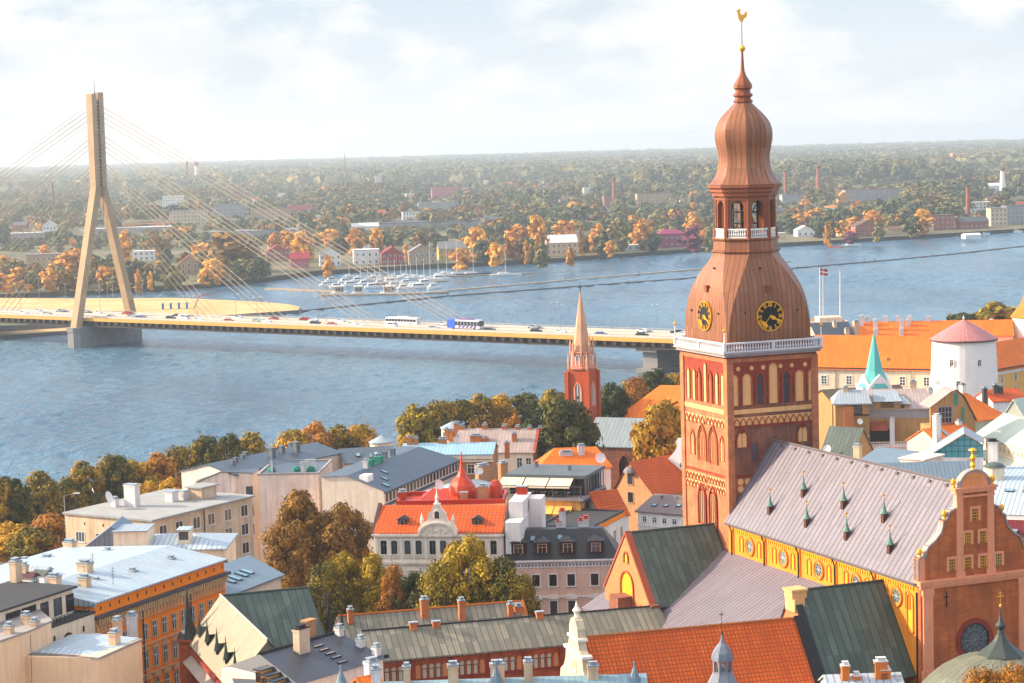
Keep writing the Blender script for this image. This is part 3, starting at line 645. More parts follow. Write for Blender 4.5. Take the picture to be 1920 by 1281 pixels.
bell_w = win(.95, 4.2, 'point', .3, .16, DEEPRED, GLASS, (0, 1), DEEPRED, sill=False)
fx = span(1.1, 12.9, 7)
for i, x in enumerate(fx):
    new('belfry_window' if i in (2, 4) else 'blind_arch', [niche, niche, bell_w, nicheT, bell_w, niche, niche][i], tb, (x + .05, g - .06, 39.9))
nl = win(.85, 4.1, 'round', .2, .14, REDBRICK, NICHE, None, sill=False); nlT = win(.85, 5.2, 'round', .2, .14, REDBRICK, NICHE, None, sill=False)
bl = win(.75, 4.1, 'point', .3, .2, DEEPRED, DEEPRED, (1, 0), NICHE, sill=False)
for i, y in enumerate(span(1.7, 11.6, 7)):
    new('belfry_window' if i in (2, 4) else 'blind_arch', [nl, nl, bl, nlT, bl, nl, nl][i], tb, (g - .06, y, 39.9), SIDE['l'])
me = MB()
for x in (1.9, 3.9, 5.6, 8.2, 9.9, 11.9):
    me.face([(x + .3 * math.cos(-t * .5236), g - .1, 44.75 + .3 * math.sin(-t * .5236)) for t in range(12)])
me.build('plaster_discs', NICHE, tb)
def twin(x, z, s=1.0):
    m_ = MB(); add_arch(m_, 1.5 * s, 2.5 * s, 'point', .22, .2, 0, 0, None, sill=False, inner=.02)
    for sx in (-1, 1): add_arch(m_, .52 * s, 1.85 * s, 'round', .05, .08, 1, 1, None, sill=False, inner=.05, x=sx * .36 * s, z=.05)
    return m_.mesh('twin_niche', [DEEPRED, NICHE])
tn = twin(0, 0); new('twin_niche', tn, tb, (2.3, g, 34.3)); new('twin_niche', tn, tb, (11.4, g, 34.4))
new('slit_window', win(.85, 2.5, 'rect', .1, .1, DEEPRED, GLASS, None, sill=False), tb, (4.2, g, 32.35))
# left face
def lw(me, y, z, n='gothic_window'): new(n, me, tb, (g - .06, y, z), SIDE['l'])
def deep_arch(w_, h_, inner_w, inner_h, iz):
    m_ = MB(); add_arch(m_, w_, h_, 'point', .16, .22, 0, 1, None, sill=False, inner=.02)
    add_arch(m_, w_ * .72, h_ * .9, 'point', .1, .14, 0, 1, None, sill=False, inner=.03)
    add_arch(m_, inner_w, inner_h, 'point', .1, .12, 2, 3, (1, 0), 2, sill=False, inner=.045, z=iz)
    return m_.mesh('gothic_window', [TOWERBRICK, REDBRICK, NICHE, DEEPRED])
lw(deep_arch(2.3, 4.9, .75, 3.2, .5), 7.75, 31.9); lw(deep_arch(2.3, 5.1, .75, 3.6, .5), 4.6, 31.8)
sm = win(1.0, 3.3, 'point', .18, .16, REDBRICK, NICHE, (1, 0), NICHE, sill=False)
lw(sm, 10.55, 32.4, 'blind_arch'); lw(sm, 2.0, 32.4, 'blind_arch')
big = MB(); add_arch(big, 1.9, 5.4, 'point', .22, .24, 0, 1, None, sill=False, inner=.02)
for sx in (-1, 0, 1): add_arch(big, .38, 4.2, 'point', .05, .1, 2, 3, None, sill=False, inner=.04, x=sx * .52, z=.2)
big = big.mesh('gothic_window', [DEEPRED, DEEPRED, NICHE, mat('window_grey', (.12, .07, .05), 'plaster')])
lw(big, 8.0, 23.2); lw(big, 4.85, 23.2)
# ---- gallery with balustrade
mb = MB(); mb.box(-.35, -.35, 46.4, TW + .35, TW + .35, 46.75); mb.box(-.6, -.6, 46.75, TW + .6, TW + .6, 47.0)
mb.build('gallery_cornice', mat('gallery_stone', (.42, .38, .37), 'plaster', var=.3), tb)
def bal_prof(m_, x, y, z, h, r=.11):
    m_.lathe([(r * .8, z), (r * 1.0, z + h * .12), (r * 1.35, z + h * .35), (r * .7, z + h * .62), (r * .95, z + h * .86), (r * .8, z + h)], 6, (x, y), cap=False)
def balus(L_, z, h, n, posts=2, pw=.42):
    m_ = MB(); m_.box(0, -.2, z, L_, .2, z + .16); m_.box(-.05, -.24, z + h - .16, L_ + .05, .24, z + h + .03)
    for k in range(posts + 1): xx = L_ * k / posts; m_.box(xx - pw / 2, -.22, z + .16, xx + pw / 2, .22, z + h - .16)
    for k in range(n):
        xx = (k + .5) * L_ / n
        if min(abs(xx - L_ * j / posts) for j in range(posts + 1)) > pw / 2 + .08: bal_prof(m_, xx, 0, z + .16, h - .32, .12)
    return m_
WP = mat('balustrade_paint', (.72, .70, .70), 'plaster', (.5, .47, .47), var=.35)
b_ = balus(TW + .7, 0, 1.25, 36).mesh('balustrade', WP)
for k, (x, y) in enumerate(((-.35, -.35), (TW + .35, -.35), (TW + .35, TW + .35), (-.35, TW + .35))):
    new('balustrade', b_, tb, (x, y, 47.0), k * math.pi / 2)
fin = MB(); fin.lathe([(.16, 0), (.1, .5), (.08, 1.5)], 6); fin.lathe([(.0, 1.45), (.3, 1.75), (.0, 2.05)], 8, m=1); fin.tube((0, 0, 2.0), (0, 0, 2.5), .05, .02, 5, 1)
fin = fin.mesh('corner_finial', [WHITE, GOLD])
for x in (-.4, TW + .4):
    for y in (-.4, TW + .4): new('corner_finial', fin, tb, (x, y, 48.2))
# ---- copper dome, octagonal lantern and onion
DC = (TW / 2 + .1, TW / 2 + .1)
def loft8(m_, rings, m=0):                     # rings of (half side, chamfer, z): chamfered squares
    prev = None; vv = 0
    for (a, k, z) in rings:
        q = [(a, -(a - k)), (a, a - k), (a - k, a), (-(a - k), a), (-a, a - k), (-a, -(a - k)), (-(a - k), -a), (a - k, -a)]
        pts = [(DC[0] + x, DC[1] + y, z) for x, y in q]
        if prev:
            pa, pz, pp = prev; dv = math.hypot(a - pa, z - pz)
            for i in range(8):
                j = (i + 1) % 8
                A, B, Cc, D = pp[i], pp[j], pts[j], pts[i]
                l0 = math.dist(A, B) / 2; l1 = math.dist(D, Cc) / 2
                m_.face([A, B, Cc, D], m, [(-l0 + 100 * i, vv), (l0 + 100 * i, vv), (l1 + 100 * i, vv + dv), (-l1 + 100 * i, vv + dv)])
            vv += dv
        prev = (a, z, pts)
    return m_
def smoothprof(keys, n):
    out = []
    for i in range(len(keys) - 1):
        for s_ in range(n):
            t = s_ / n; p0 = keys[max(i - 1, 0)]; p1 = keys[i]; p2 = keys[i + 1]; p3 = keys[min(i + 2, len(keys) - 1)]
            out.append(tuple(.5 * (2 * p1[c] + (p2[c] - p0[c]) * t + (2 * p0[c] - 5 * p1[c] + 4 * p2[c] - p3[c]) * t * t + (3 * p1[c] - p0[c] - 3 * p2[c] + p3[c]) * t ** 3) for c in range(2)))
    out.append(keys[-1]); return out
dome_keys = [(6.2, 47.0), (6.27, 50.5), (6.17, 53.0), (5.92, 54.8), (5.48, 56.3), (4.9, 57.7), (4.25, 58.9), (4.05, 59.7)]
mb = MB(); rings = []
for (a, z) in smoothprof(dome_keys, 3):
    t = max(0, min(1, (z - 48) / 11.7)); rings.append((a, a * (.02 + .566 * t ** 1.9), z))
loft8(mb, rings); dome = mb.build('copper_dome', COPPER, cath)
mb = MB(); loft8(mb, [(6.45, .2, 47.0), (6.5, .2, 47.35), (6.2, .15, 47.5)]); mb.build('dome_skirt', COPPERD, dome)
R8 = .586
def oct_(m_, lst, m=0): return loft8(m_, [(a, a * R8, z) for a, z in lst], m)
mb = MB(); oct_(mb, [(4.1, 59.65), (4.3, 59.8), (4.3, 60.0), (4.05, 60.1), (3.95, 61.2), (4.2, 61.45), (4.2, 61.65), (3.2, 61.65)]); mb.build('lantern_drum', COPPER, cath)
lan = MB(); oct_(lan, [(4.05, 67.2), (4.05, 67.6), (4.3, 67.75), (4.3, 68.1), (4.6, 68.35), (4.6, 68.65), (3.9, 68.7)])
oct_(lan, [(3.6, 61.7), (3.6, 62.2), (3.0, 62.2)])
# eight piers with arched openings between
ang = [rad(22.5 + 45 * i) for i in range(8)]; RC = 3.95
corn = [(DC[0] + RC * math.cos(a), DC[1] + RC * math.sin(a)) for a in ang]
for i in range(8):
    A = Vector((*corn[i], 0)); B = Vector((*corn[(i + 1) % 8], 0)); d = (B - A).normalized(); nrm = Vector((d.y, -d.x, 0)); Ls = (B - A).length
    M = Matrix(((d.x, -nrm.x, 0, A.x), (d.y, -nrm.y, 0, A.y), (0, 0, 1, 0), (0, 0, 0, 1)))
    o = MB(); pw = .62
    o.box(-.02, 0, 61.9, pw, .6, 67.2); o.box(Ls - pw, 0, 61.9, Ls + .02, .6, 67.2); o.box(-.1, -.12, 61.9, .3, 0, 67.2); o.box(Ls - .3, -.12, 61.9, Ls + .1, 0, 67.2)
    # spandrel above the arch
    n = 8; r = (Ls - 2 * pw) / 2; cz = 66.6 - r
    top = [(pw + r - r * math.cos(math.pi * k / n), cz + r * math.sin(math.pi * k / n)) for k in range(n + 1)]
    for k in range(n):
        (x0, z0), (x1, z1) = top[k], top[k + 1]
        o.face([(x0, 0, z0), (x1, 0, z1), (x1, 0, 67.3), (x0, 0, 67.3)]); o.face([(x0, .6, z0), (x0, .6, 67.3), (x1, .6, 67.3), (x1, .6, z1)]); o.face([(x0, 0, z0), (x0, .6, z0), (x1, .6, z1), (x1, 0, z1)])
    o.box(-.05, -.16, 66.7, Ls + .05, 0, 66.95)
    lan.merge(o, M)
lantern = lan.build('lantern', mat('copper_panel', (.40, .16, .085), 'seam', (.30, .115, .06), rough=.5, metal=.25, sp=.55, lw=.05, line=.7, var=.35), cath)
bp = MB(); bp.box(.2, -.08, 0, 2.82, .06, .16); bp.box(.2, -.1, 1.05, 2.82, .08, 1.25)
for k in range(8): bal_prof(bp, .42 + k * .31, 0, .16, .9, .1)
bp = bp.mesh('lantern_balustrade', WHITE); post = MB().box(-.2, -.2, 0, .2, .2, 1.35).mesh('balustrade_post', COPPERD)
RB = 4.05; cB = [(DC[0] + RB * math.cos(a), DC[1] + RB * math.sin(a)) for a in ang]
for i in range(8):
    A, B = cB[i], cB[(i + 1) % 8]; az = math.atan2(B[1] - A[1], B[0] - A[0])
    new('lantern_balustrade', bp, lantern, (A[0] + .03 * math.cos(az), A[1] + .03 * math.sin(az), 61.65), az); new('balustrade_post', post, lantern, (A[0], A[1], 61.65), az)
fr = MB()
for x in (-1.2, 0, 1.2):
    for y in (-1.2, 1.2): fr.box(DC[0] + x - .09, DC[1] + y - .09, 62.2, DC[0] + x + .09, DC[1] + y + .09, 67)
for z in (63.4, 64.9, 66.2):
    for y in (-1.2, 1.2): fr.box(DC[0] - 1.3, DC[1] + y - .08, z, DC[0] + 1.3, DC[1] + y + .08, z + .16)
    for x in (-1.2, 1.2): fr.box(DC[0] + x - .08, DC[1] - 1.3, z, DC[0] + x + .08, DC[1] + 1.3, z + .16)
for y in (-1.2, 1.2): fr.tube((DC[0] - 1.2, DC[1] + y, 62.3), (DC[0] + 1.2, DC[1] + y, 66.2), .07)
fr.build('bell_frame', DARK, lantern)
for bx, bz in ((-.65, 63.6), (.65, 63.7), (0, 65.1)):
    bb = MB(); bb.lathe([(.55, 0), (.5, .12), (.36, .4), (.3, .75), (.18, .95), (0, 1.0)], 12); bb.build('bell', mat('bronze', (.35, .25, .1), 'plaster', rough=.4, metal=.6), lantern, (DC[0] + bx, DC[1] - .3, bz))
onion_keys = [(4.55, 68.7), (4.0, 69.25), (3.5, 70.1), (3.2, 71.3), (3.15, 72.4), (3.35, 73.6), (3.55, 74.8), (3.5, 76.0), (3.1, 77.1), (2.45, 78.0), (1.7, 78.8), (1.15, 79.4)]
mb = MB(); oct_(mb, smoothprof(onion_keys, 3)); oct_(mb, [(1.1, 79.35), (1.05, 79.6)])
mb.build('onion_dome', COPPER, cath)
ns = [(1.05, 79.5), (1.2, 79.6), (1.2, 79.8), (.98, 79.95), (.95, 80.2), (1.2, 80.4), (1.2, 80.6), (.92, 80.85), (.9, 81.2), (1.15, 81.45), (1.12, 81.9), (.8, 82.5), (.45, 83.1), (.26, 83.7), (.2, 84.6), (.12, 86.3)]
mb = MB(); oct_(mb, ns); mb.build('spire', COPPERD, cath)
mb = MB(); mb.lathe([(0, 86.2), (.3, 86.35), (.44, 86.7), (.3, 87.05), (0, 87.2)], 12, DC); gb = mb.build('gilded_ball', GOLD, cath)
mb = MB(); mb.tube((*DC, 87.1), (*DC, 90.4), .06, .04, 6); mb.build('spire_rod', DARK, gb)
rooster = [(-.15, 90.2), (.15, 90.2), (.3, 90.6), (.62, 90.75), (.75, 91.2), (.62, 91.65), (.45, 91.35), (.3, 91.15), (.02, 91.1), (-.15, 91.3), (-.2, 91.55), (-.1, 91.8), (-.3, 91.95), (-.5, 91.75), (-.72, 91.6), (-.55, 91.5), (-.5, 91.1), (-.4, 90.65)]
mb = MB(); mb.extr([(x, z) for x, z in rooster], -.09, .09); mb.build('weathercock', GOLD, gb, (DC[0], DC[1], 0), rad(-20))
# clock faces
def stroke(m_, a, b, wd, y0, y1, m):
    a, b = Vector((a[0], 0, a[1])), Vector((b[0], 0, b[1])); d = (b - a).normalized(); p = Vector((-d.z, 0, d.x)) * wd / 2
    q = [a - p, b - p, b + p, a + p]
    m_.face([(v.x, y0, v.z) for v in q], m)
    for i in range(4): m_.face([(q[i].x, y0, q[i].z), (q[i].x, y1, q[i].z), (q[(i + 1) % 4].x, y1, q[(i + 1) % 4].z), (q[(i + 1) % 4].x, y0, q[(i + 1) % 4].z)], m)
def clock_mesh():
    m_ = MB(); R = 1.9; n = 36
    ring = lambda r, y: [(r * math.sin(2 * math.pi * i / n), y, r * math.cos(2 * math.pi * i / n)) for i in range(n)]
    m_.face(ring(R, -.16), 0)
    for (r0, r1, dy) in ((R - .03, R + .09, .24),):
        a, b, c, d = ring(r0, -dy), ring(r1, -dy), ring(r1, 0), ring(r0, -.1)
        for i in range(n):
            j = (i + 1) % n; m_.face([a[i], b[i], b[j], a[j]], 1); m_.face([b[i], c[i], c[j], b[j]], 1); m_.face([a[i], a[j], d[j], d[i]], 1)
    for h, s in enumerate(['XII', 'I', 'II', 'III', 'IIII', 'V', 'VI', 'VII', 'VIII', 'IX', 'X', 'XI']):
        t = 2 * math.pi * h / 12; wd = {'I': .17, 'V': .3, 'X': .3}; tot = sum(wd[c] for c in s); x = -tot / 2
        def tr(px, pz): return (px * math.cos(t) + pz * math.sin(t), -px * math.sin(t) + pz * math.cos(t))
        for c in s:
            k = wd[c]; lo, hi = 1.26, 1.84; a, b = x + .04, x + k - .04; md = x + k / 2
            if c == 'I': stroke(m_, tr(md, lo), tr(md, hi), .1, -.2, -.15, 1)
            if c == 'V': stroke(m_, tr(a, hi), tr(md, lo), .1, -.2, -.15, 1); stroke(m_, tr(b, hi), tr(md, lo), .07, -.2, -.15, 1)
            if c == 'X': stroke(m_, tr(a, hi), tr(b, lo), .1, -.2, -.15, 1); stroke(m_, tr(b, hi), tr(a, lo), .07, -.2, -.15, 1)
            x += k
    return m_.mesh('clock_face', [mat('clock_black', (.012, .012, .014), 'flat', rough=.5), GOLD])
def hand_mesh(L_, wd):
    m_ = MB(); m_.extr([(-wd * .4, -.35), (wd * .4, -.35), (wd * .5, L_ * .5), (wd * 1.4, L_ * .62), (0, L_), (-wd * 1.4, L_ * .62), (-wd * .5, L_ * .5)], -.05, 0); m_.face([(.16 * math.cos(t * .7854), -.06, .16 * math.sin(t * .7854)) for t in range(8)]); return m_.mesh('clock_hand', GOLD)
ckm = clock_mesh()
def hand(pts, disc): m_ = MB(); m_.extr(pts, -.05, 0); m_.face([(disc * math.cos(t * .7854), -.06, disc * math.sin(t * .7854)) for t in range(8)]); return m_.mesh('clock_hand', GOLD)
mh = hand([(-.05, 0), (.05, 0), (.24, .3), (.26, .55), (.1, .85), (.13, 1.2), (.1, 1.72), (-.1, 1.72), (-.13, 1.2), (-.1, .85), (-.26, .55), (-.24, .3)], .17); hh = hand([(-.04, -.3), (.04, -.3), (.04, 1.05), (.5, 1.15), (.55, 1.4), (.0, 1.65), (-.55, 1.4), (-.5, 1.15), (-.04, 1.05)], .15)
zc = 51.4; ca_ = 6.24
for side, (x, y) in (('f', (DC[0], DC[1] - ca_ - .02)), ('l', (DC[0] - ca_ - .02, DC[1]))):
    ck = new('clock', ckm, dome, (x, y, zc), SIDE[side])
    for me_, t, yy in ((hh, 220, -.22), (mh, 116, -.28)):
        h_ = new('clock_hand', me_, ck, (0, yy, 0)); h_.rotation_euler = (0, rad(t), 0)
# small dome hatches
hm = MB().box(-.35, -.25, 0, .35, .5, .75).box(-.45, -.35, .75, .45, .5, .85).mesh('roof_hatch', COPPERD)
new('roof_hatch', hm, dome, (DC[0] + .1, DC[1] - 5.95, 54.6)); new('roof_hatch', hm, dome, (DC[0] - 5.95, DC[1], 54.6), SIDE['l'])
sv = MB().box(-.1, -.2, 0, .1, .2, .22).mesh('roof_vent', DARK)
for x, z, dd in ((-3.6, 51.9, 6.2), (4.2, 51.9, 6.2), (-.6, 57.6, 4.95)): new('roof_vent', sv, dome, (DC[0] + x, DC[1] - dd, z))
new('roof_vent', sv, dome, (DC[0] - 4.95, DC[1] - .4, 57.6), SIDE['l']); new('roof_vent', sv, dome, (DC[0] - 6.2, DC[1] + 3.9, 51.8), SIDE['l']); new('roof_vent', sv, dome, (DC[0] - 6.2, DC[1] - 3.8, 51.8), SIDE['l'])
# ---- nave
NW, NL = 14.0, 46.0; ZE, ZR, XR = 24.75, 35.0, 7.0
mb = MB(); mb.box(0.0, -NL + .6, 4, NW, .2, ZE - .05, bottom=False); nave = mb.build('nave_wall', ORANGEWALL, cath)
mb = MB(); t = .3
mb.face([(-.55, -NL + .3, ZE - .1), (-.55, .3, ZE - .1), (XR, .3, ZR), (XR, -NL + .3, ZR)][::-1])
mb.face([(NW + .55, -NL + .3, ZE - .1), (NW + .55, .3, ZE - .1), (XR, .3, ZR), (XR, -NL + .3, ZR)])
mb.face([(-.55, -NL + .3, ZE - .4), (-.55, .3, ZE - .4), (-.55, .3, ZE - .1), (-.55, -NL + .3, ZE - .1)])
mb.face([(-.55, -NL + .3, ZE - .4), (.2, -NL + .3, ZE - .4), (.2, .3, ZE - .4), (-.55, .3, ZE - .4)])
nroof = mb.build('nave_roof', NAVEROOF, cath)
mb = MB(); mb.tube((-.62, -NL + .4, ZE - .16), (-.62, .0, ZE - .16), .13, .13, 6); mb.tube((XR, -NL + .3, ZR + .03), (XR, .2, ZR + .03), .17, .17, 6); mb.build('gutter', mat('lead', (.2, .17, .17), 'plaster'), nroof)
rv = MB().box(-.14, -.25, 0, .16, .25, .36).mesh('ridge_vent', mat('lead', (.2, .17, .17)))
for i in range(12): new('ridge_vent', rv, nroof, (XR - .35, -2.5 - i * 3.5, ZR - .62))
sp_ = MB(); sp_.box(-.36, -.36, -.9, .36, .36, .45, 2); sp_.lathe([(.62, .45), (.5, .62), (.28, 1.05), (.12, 1.7), (.05, 2.5)], 8, rot=.39, m=0); sp_.tube((0, 0, 2.4), (0, 0, 3.1), .03, .03, 5, 1); sp_.lathe([(0, 2.5), (.16, 2.66), (0, 2.82)], 8, m=1); sp_.box(-.18, -.03, 2.95, .18, .03, 3.2, 1)
sp_ = sp_.mesh('roof_spirelet', [PATINA, GOLD, mat('brown_wood', (.16, .07, .045), 'plaster')])
nsl = Vector((-(ZR - ZE), 0, XR + .5)).normalized()
for px, py in ((1444, 960), (1507, 928), (1513, 984), (1582, 950), (1588, 1008), (1658, 975), (1669, 1033)):
    p = cplane(px, py, (XR, 0, ZR), nsl); new('roof_spirelet', sp_, nroof, (p.x, p.y, p.z + .4), 0, .82)
# clerestory: bays with arched niches, round windows, frieze and downpipes
rose = MB(); n = 20
def ringf(m_, r0, r1, y, m, y2=0):
    for i in range(n):
        a, b = 2 * math.pi * i / n, 2 * math.pi * (i + 1) / n
        m_.face([(r0 * math.cos(a), y, r0 * math.sin(a)), (r1 * math.cos(a), y, r1 * math.sin(a)), (r1 * math.cos(b), y, r1 * math.sin(b)), (r0 * math.cos(b), y, r0 * math.sin(b))], m)
        m_.face([(r1 * math.cos(a), y, r1 * math.sin(a)), (r1 * math.cos(a), y2, r1 * math.sin(a)), (r1 * math.cos(b), y2, r1 * math.sin(b)), (r1 * math.cos(b), y, r1 * math.sin(b))], m)
ringf(rose, .95, 1.22, -.22, 0); ringf(rose, .78, .95, -.12, 3)
rose.face([(.8 * math.cos(-2 * math.pi * i / n), -.03, .8 * math.sin(-2 * math.pi * i / n)) for i in range(n)], 1)
for i in range(4):
    a = math.pi * i / 4; stroke(rose, (-.78 * math.cos(a), -.78 * math.sin(a)), (.78 * math.cos(a), .78 * math.sin(a)), .06, -.09, -.03, 2)
rose = rose.mesh('round_window', [mat('orange_brick', (.72, .27, .05), 'plaster'), mat('pale_glass', (.12, .17, .2), 'glass', (.3, .36, .38), rough=.15), mat('tracery_grey', (.5, .5, .48)), mat('ochre_trim', (.75, .42, .08), 'plaster')])
nb = win(.75, 2.0, 'round', .14, .14, mat('orange_brick', (.72, .27, .05)), YELLOW, None, sill=False); nb2 = win(.62, 1.7, 'round', .12, .12, mat('orange_brick', (.72, .27, .05)), YELLOW, None, sill=False)
bw_ = 8.75
for i in range(5):
    y0 = -1.0 - bw_ * i
    yc = y0 - bw_ / 2 - .4
    if i < 5:
        new('round_window', rose, nave, (0, yc, 22.35), SIDE['l'])
        for dy in (-2.35, 2.35): new('blind_arch', nb, nave, (0, yc + dy, 21.3), SIDE['l'])
    fz = MB(); nn = 15
    fz.box(-bw_ + .5, -.12, 24.05, -.3, 0, 24.2)
    for k in range(nn): xx = -bw_ + .55 + (bw_ - .9) * (k + .5) / nn; fz.box(xx - .13, -.12, 23.6, xx + .13, 0, 24.05)
    o = fz.build('corbel_frieze', YELLOW, nave, (0, y0 - .2 + 0, 0), SIDE['l']); o.scale = (-1, 1, 1)
    pil = MB(); pil.box(-.16, y0 - .35, 16, 0, y0 + .15, 24.3); pil.build('pilaster', mat('orange_plaster'), nave) if 0 else pil.build('pilaster', ORANGEWALL, nave)
    dp = MB(); dp.tube((-.28, y0 - .1, 18.5), (-.28, y0 - .1, 23.6), .09, .09, 6); dp.tube((-.28, y0 - .1, 23.6), (-.62, y0 - .1, 24.5), .09, .09, 6); dp.build('downpipe', DARK, nave)
new('blind_arch', win(1.1, 4.2, 'round', .16, .14, mat('orange_brick', (.72, .27, .05)), YELLOW, None), nave, (0, -43.6, 18.9), SIDE['l'])
dp = MB(); dp.tube((-.3, -45.3, 8), (-.3, -45.3, 23.6), .09, .09, 6); dp.build('downpipe', DARK, nave)
# ---- east gable
GY = -NL
left = [(-.35, 25.0), (-.35, 27.5), (.55, 27.6), (.62, 28.15), (1.0, 28.75), (1.9, 29.35), (2.65, 30.15), (2.95, 31.0), (2.95, 31.5), (3.45, 31.55), (3.55, 32.1), (3.95, 32.5), (4.7, 32.75), (4.95, 33.2), (4.95, 34.6)]
out = left + [(9.05 + (4.95 - p[0]), p[1]) for p in reversed(left)]
out = [(p[0], p[1]) for p in out]
BR = BROWNBRICK
GBR = mat('gable_brick', (.66, .235, .085), 'brick', (.33, .11, .05), sp=.8, spv=.32, lw=.02, line=.75, var=.8, nscale=.3)
mb = MB(); mb.extr(list(reversed(out)), GY, GY + .7); mb.box(-.2, GY, 6, NW + .2, GY + .7, 24.4, bottom=False)
gab = mb.build('east_gable', GBR, cath)
mb = MB()
mb.box(-.5, GY - .5, 24.4, NW + .5, GY + .8, 24.75); mb.box(-.35, GY - .3, 24.05, NW + .35, GY, 24.4); mb.box(-.6, GY - .6, 24.75, NW + .6, GY + .85, 25.0)
for x in (4.55, 8.65): mb.box(x, GY - .22, 25.4, x + .85, GY, 34.5); mb.box(x - .15, GY - .3, 25.0, x + 1.0, GY, 25.6)
mb.box(4.35, GY - .35, 34.5, 9.75, GY + .8, 34.85); mb.box(4.5, GY - .25, 33.95, 9.6, GY, 34.2); mb.box(4.2, GY - .45, 34.85, 9.9, GY + .85, 35.1)
a = [(1.95 * math.cos(math.pi * k / 14), 35.1 + 1.75 * math.sin(math.pi * k / 14)) for k in range(15)]
mb.extr([(7.05 + p[0], p[1]) for p in reversed(a)], GY, GY + .6)
for x in (.0, 12.75): mb.box(x, GY - .3, 8, x + 1.25, GY, 24.05); mb.box(x - .15, GY - .42, 8, x + 1.4, GY, 14.8); mb.box(x - .12, GY - .4, 23.3, x + 1.37, GY, 24.05)
mb.box(-.55, GY - .1, 25.0, .35, GY + .9, 27.55)
mb.build('stone_trim', PINKTRIM, gab)
cop = MB()                                     # copings along the scrolls
for k in range(len(out) - 1):
    if k == len(left) - 1: continue
    a, b = Vector((out[k][0], 0, out[k][1])), Vector((out[k + 1][0], 0, out[k + 1][1])); d = (b - a).normalized(); nn_ = Vector((-d.z, 0, d.x)) * .2
    q0, q1 = a + nn_, b + nn_
    cop.face([(a.x, GY - .12, a.z), (b.x, GY - .12, b.z), (q1.x, GY - .12, q1.z), (q0.x, GY - .12, q0.z)]); cop.face([(q0.x, GY - .12, q0.z), (q1.x, GY - .12, q1.z), (q1.x, GY + .85, q1.z), (q0.x, GY + .85, q0.z)])
    cop.face([(a.x, GY + .85, a.z), (b.x, GY + .85, b.z), (q1.x, GY + .85, q1.z), (q0.x, GY + .85, q0.z)])
a2 = [(2.15 * math.cos(math.pi * k / 14), 35.1 + 1.95 * math.sin(math.pi * k / 14)) for k in range(15)]
for k in range(14):
    p, q2 = a2[k], a2[k + 1]; i0 = (p[0] * .9, 35.1 + (p[1] - 35.1) * .9); i1 = (q2[0] * .9, 35.1 + (q2[1] - 35.1) * .9)
    X = 7.05
    cop.face([(X + p[0], GY - .15, p[1]), (X + q2[0], GY - .15, q2[1]), (X + i1[0], GY - .15, i1[1]), (X + i0[0], GY - .15, i0[1])]); cop.face([(X + p[0], GY - .15, p[1]), (X + p[0], GY + .75, p[1]), (X + q2[0], GY + .75, q2[1]), (X + q2[0], GY - .15, q2[1])])
cop.build('gable_coping', mat('lead_coping', (.42, .38, .35), 'plaster', var=.4), gab)
aw = win(.85, 1.35, 'rect', .28, .13, PINKTRIM, GLASS, (2, 3), GOLD, sill=False)
for x, z in ((7.05, 31.2), (6.05, 28.55), (8.08, 28.55), (3.95, 25.75), (6.05, 25.75), (8.08, 25.75), (10.15, 25.75)): new('attic_window', aw, gab, (x, GY, z))
rw = MB(); n = 32
ringf(rw, 1.95, 2.5, -.12, 0); ringf(rw, 1.75, 1.95, -.06, 2)
rw.face([(1.8 * math.cos(-2 * math.pi * i / n), -.02, 1.8 * math.sin(-2 * math.pi * i / n)) for i in range(n)], 1)
for i in range(6): a = math.pi * i / 6; stroke(rw, (-1.8 * math.cos(a), -1.8 * math.sin(a)), (1.8 * math.cos(a), 1.8 * math.sin(a)), .06, -.07, -.02, 3)
ringf(rw, .55, .62, -.07, 3, -.02); ringf(rw, 1.2, 1.26, -.07, 3, -.02)
o = rw.build('rose_window', [DEEPRED, GLASS, DARK, mat('tracery', (.3, .3, .3), 'flat')], gab, (6.85, GY, 17.55))
an = MB().box(-.05, -.1, -.9, .05, 0, .9).box(-.35, -.1, .2, .35, 0, .3).mesh('wall_anchor', DARK); new('wall_anchor', an, gab, (3.2, GY, 22.6))
orn = MB(); orn.lathe([(.0, 0), (.3, .1), (.2, .35), (.42, .75), (.36, 1.1), (.12, 1.35), (0, 1.4)], 8); orn = orn.mesh('gilded_urn', GOLD)
for x, z in ((-.1, 27.6), (3.2, 31.65), (4.45, 35.1), (9.6, 35.1), (10.85, 31.65), (14.1, 27.6)): new('gilded_urn', orn, gab, (x, GY + .3, z), 0, .78)
st = MB(); st.lathe([(.28, 36.9), (.2, 37.2), (.34, 37.5), (.2, 37.8), (.3, 38.3), (.16, 38.7), (.2, 38.95), (0, 39.2)], 8, (7.05, GY + .3)); st.lathe([(.5, 39.15), (.42, 39.3), (0, 39.45)], 8, (7.05, GY + .3)); st.tube((6.4, GY + .3, 38.1), (7.7, GY + .3, 38.5), .09, .06); st.build('gilded_statue', GOLD, gab)
ym = {'1': [((0, .75), (.16, 1)), ((.16, 1), (.16, 0))], '7': [((-.02, .95), (.48, .95)), ((.45, .95), (.16, 0))], '2': [((0, .75), (.1, .98)), ((.1, .98), (.36, .98)), ((.36, .98), (.45, .72)), ((.45, .72), (0, .05)), ((0, .05), (.5, .05))]}
gl_ = MB(); x = 5.85                           # the gilded year on the rounded top
for c in '1727':
    for a, b in ym[c]: stroke(gl_, (a[0] + x, 35.32 + a[1] * .98), (b[0] + x, 35.32 + b[1] * .98), .13, GY - .07, GY, 0)
    x += .42 if c == '1' else .68
gl_.build('gilded_lettering', GOLD, gab)
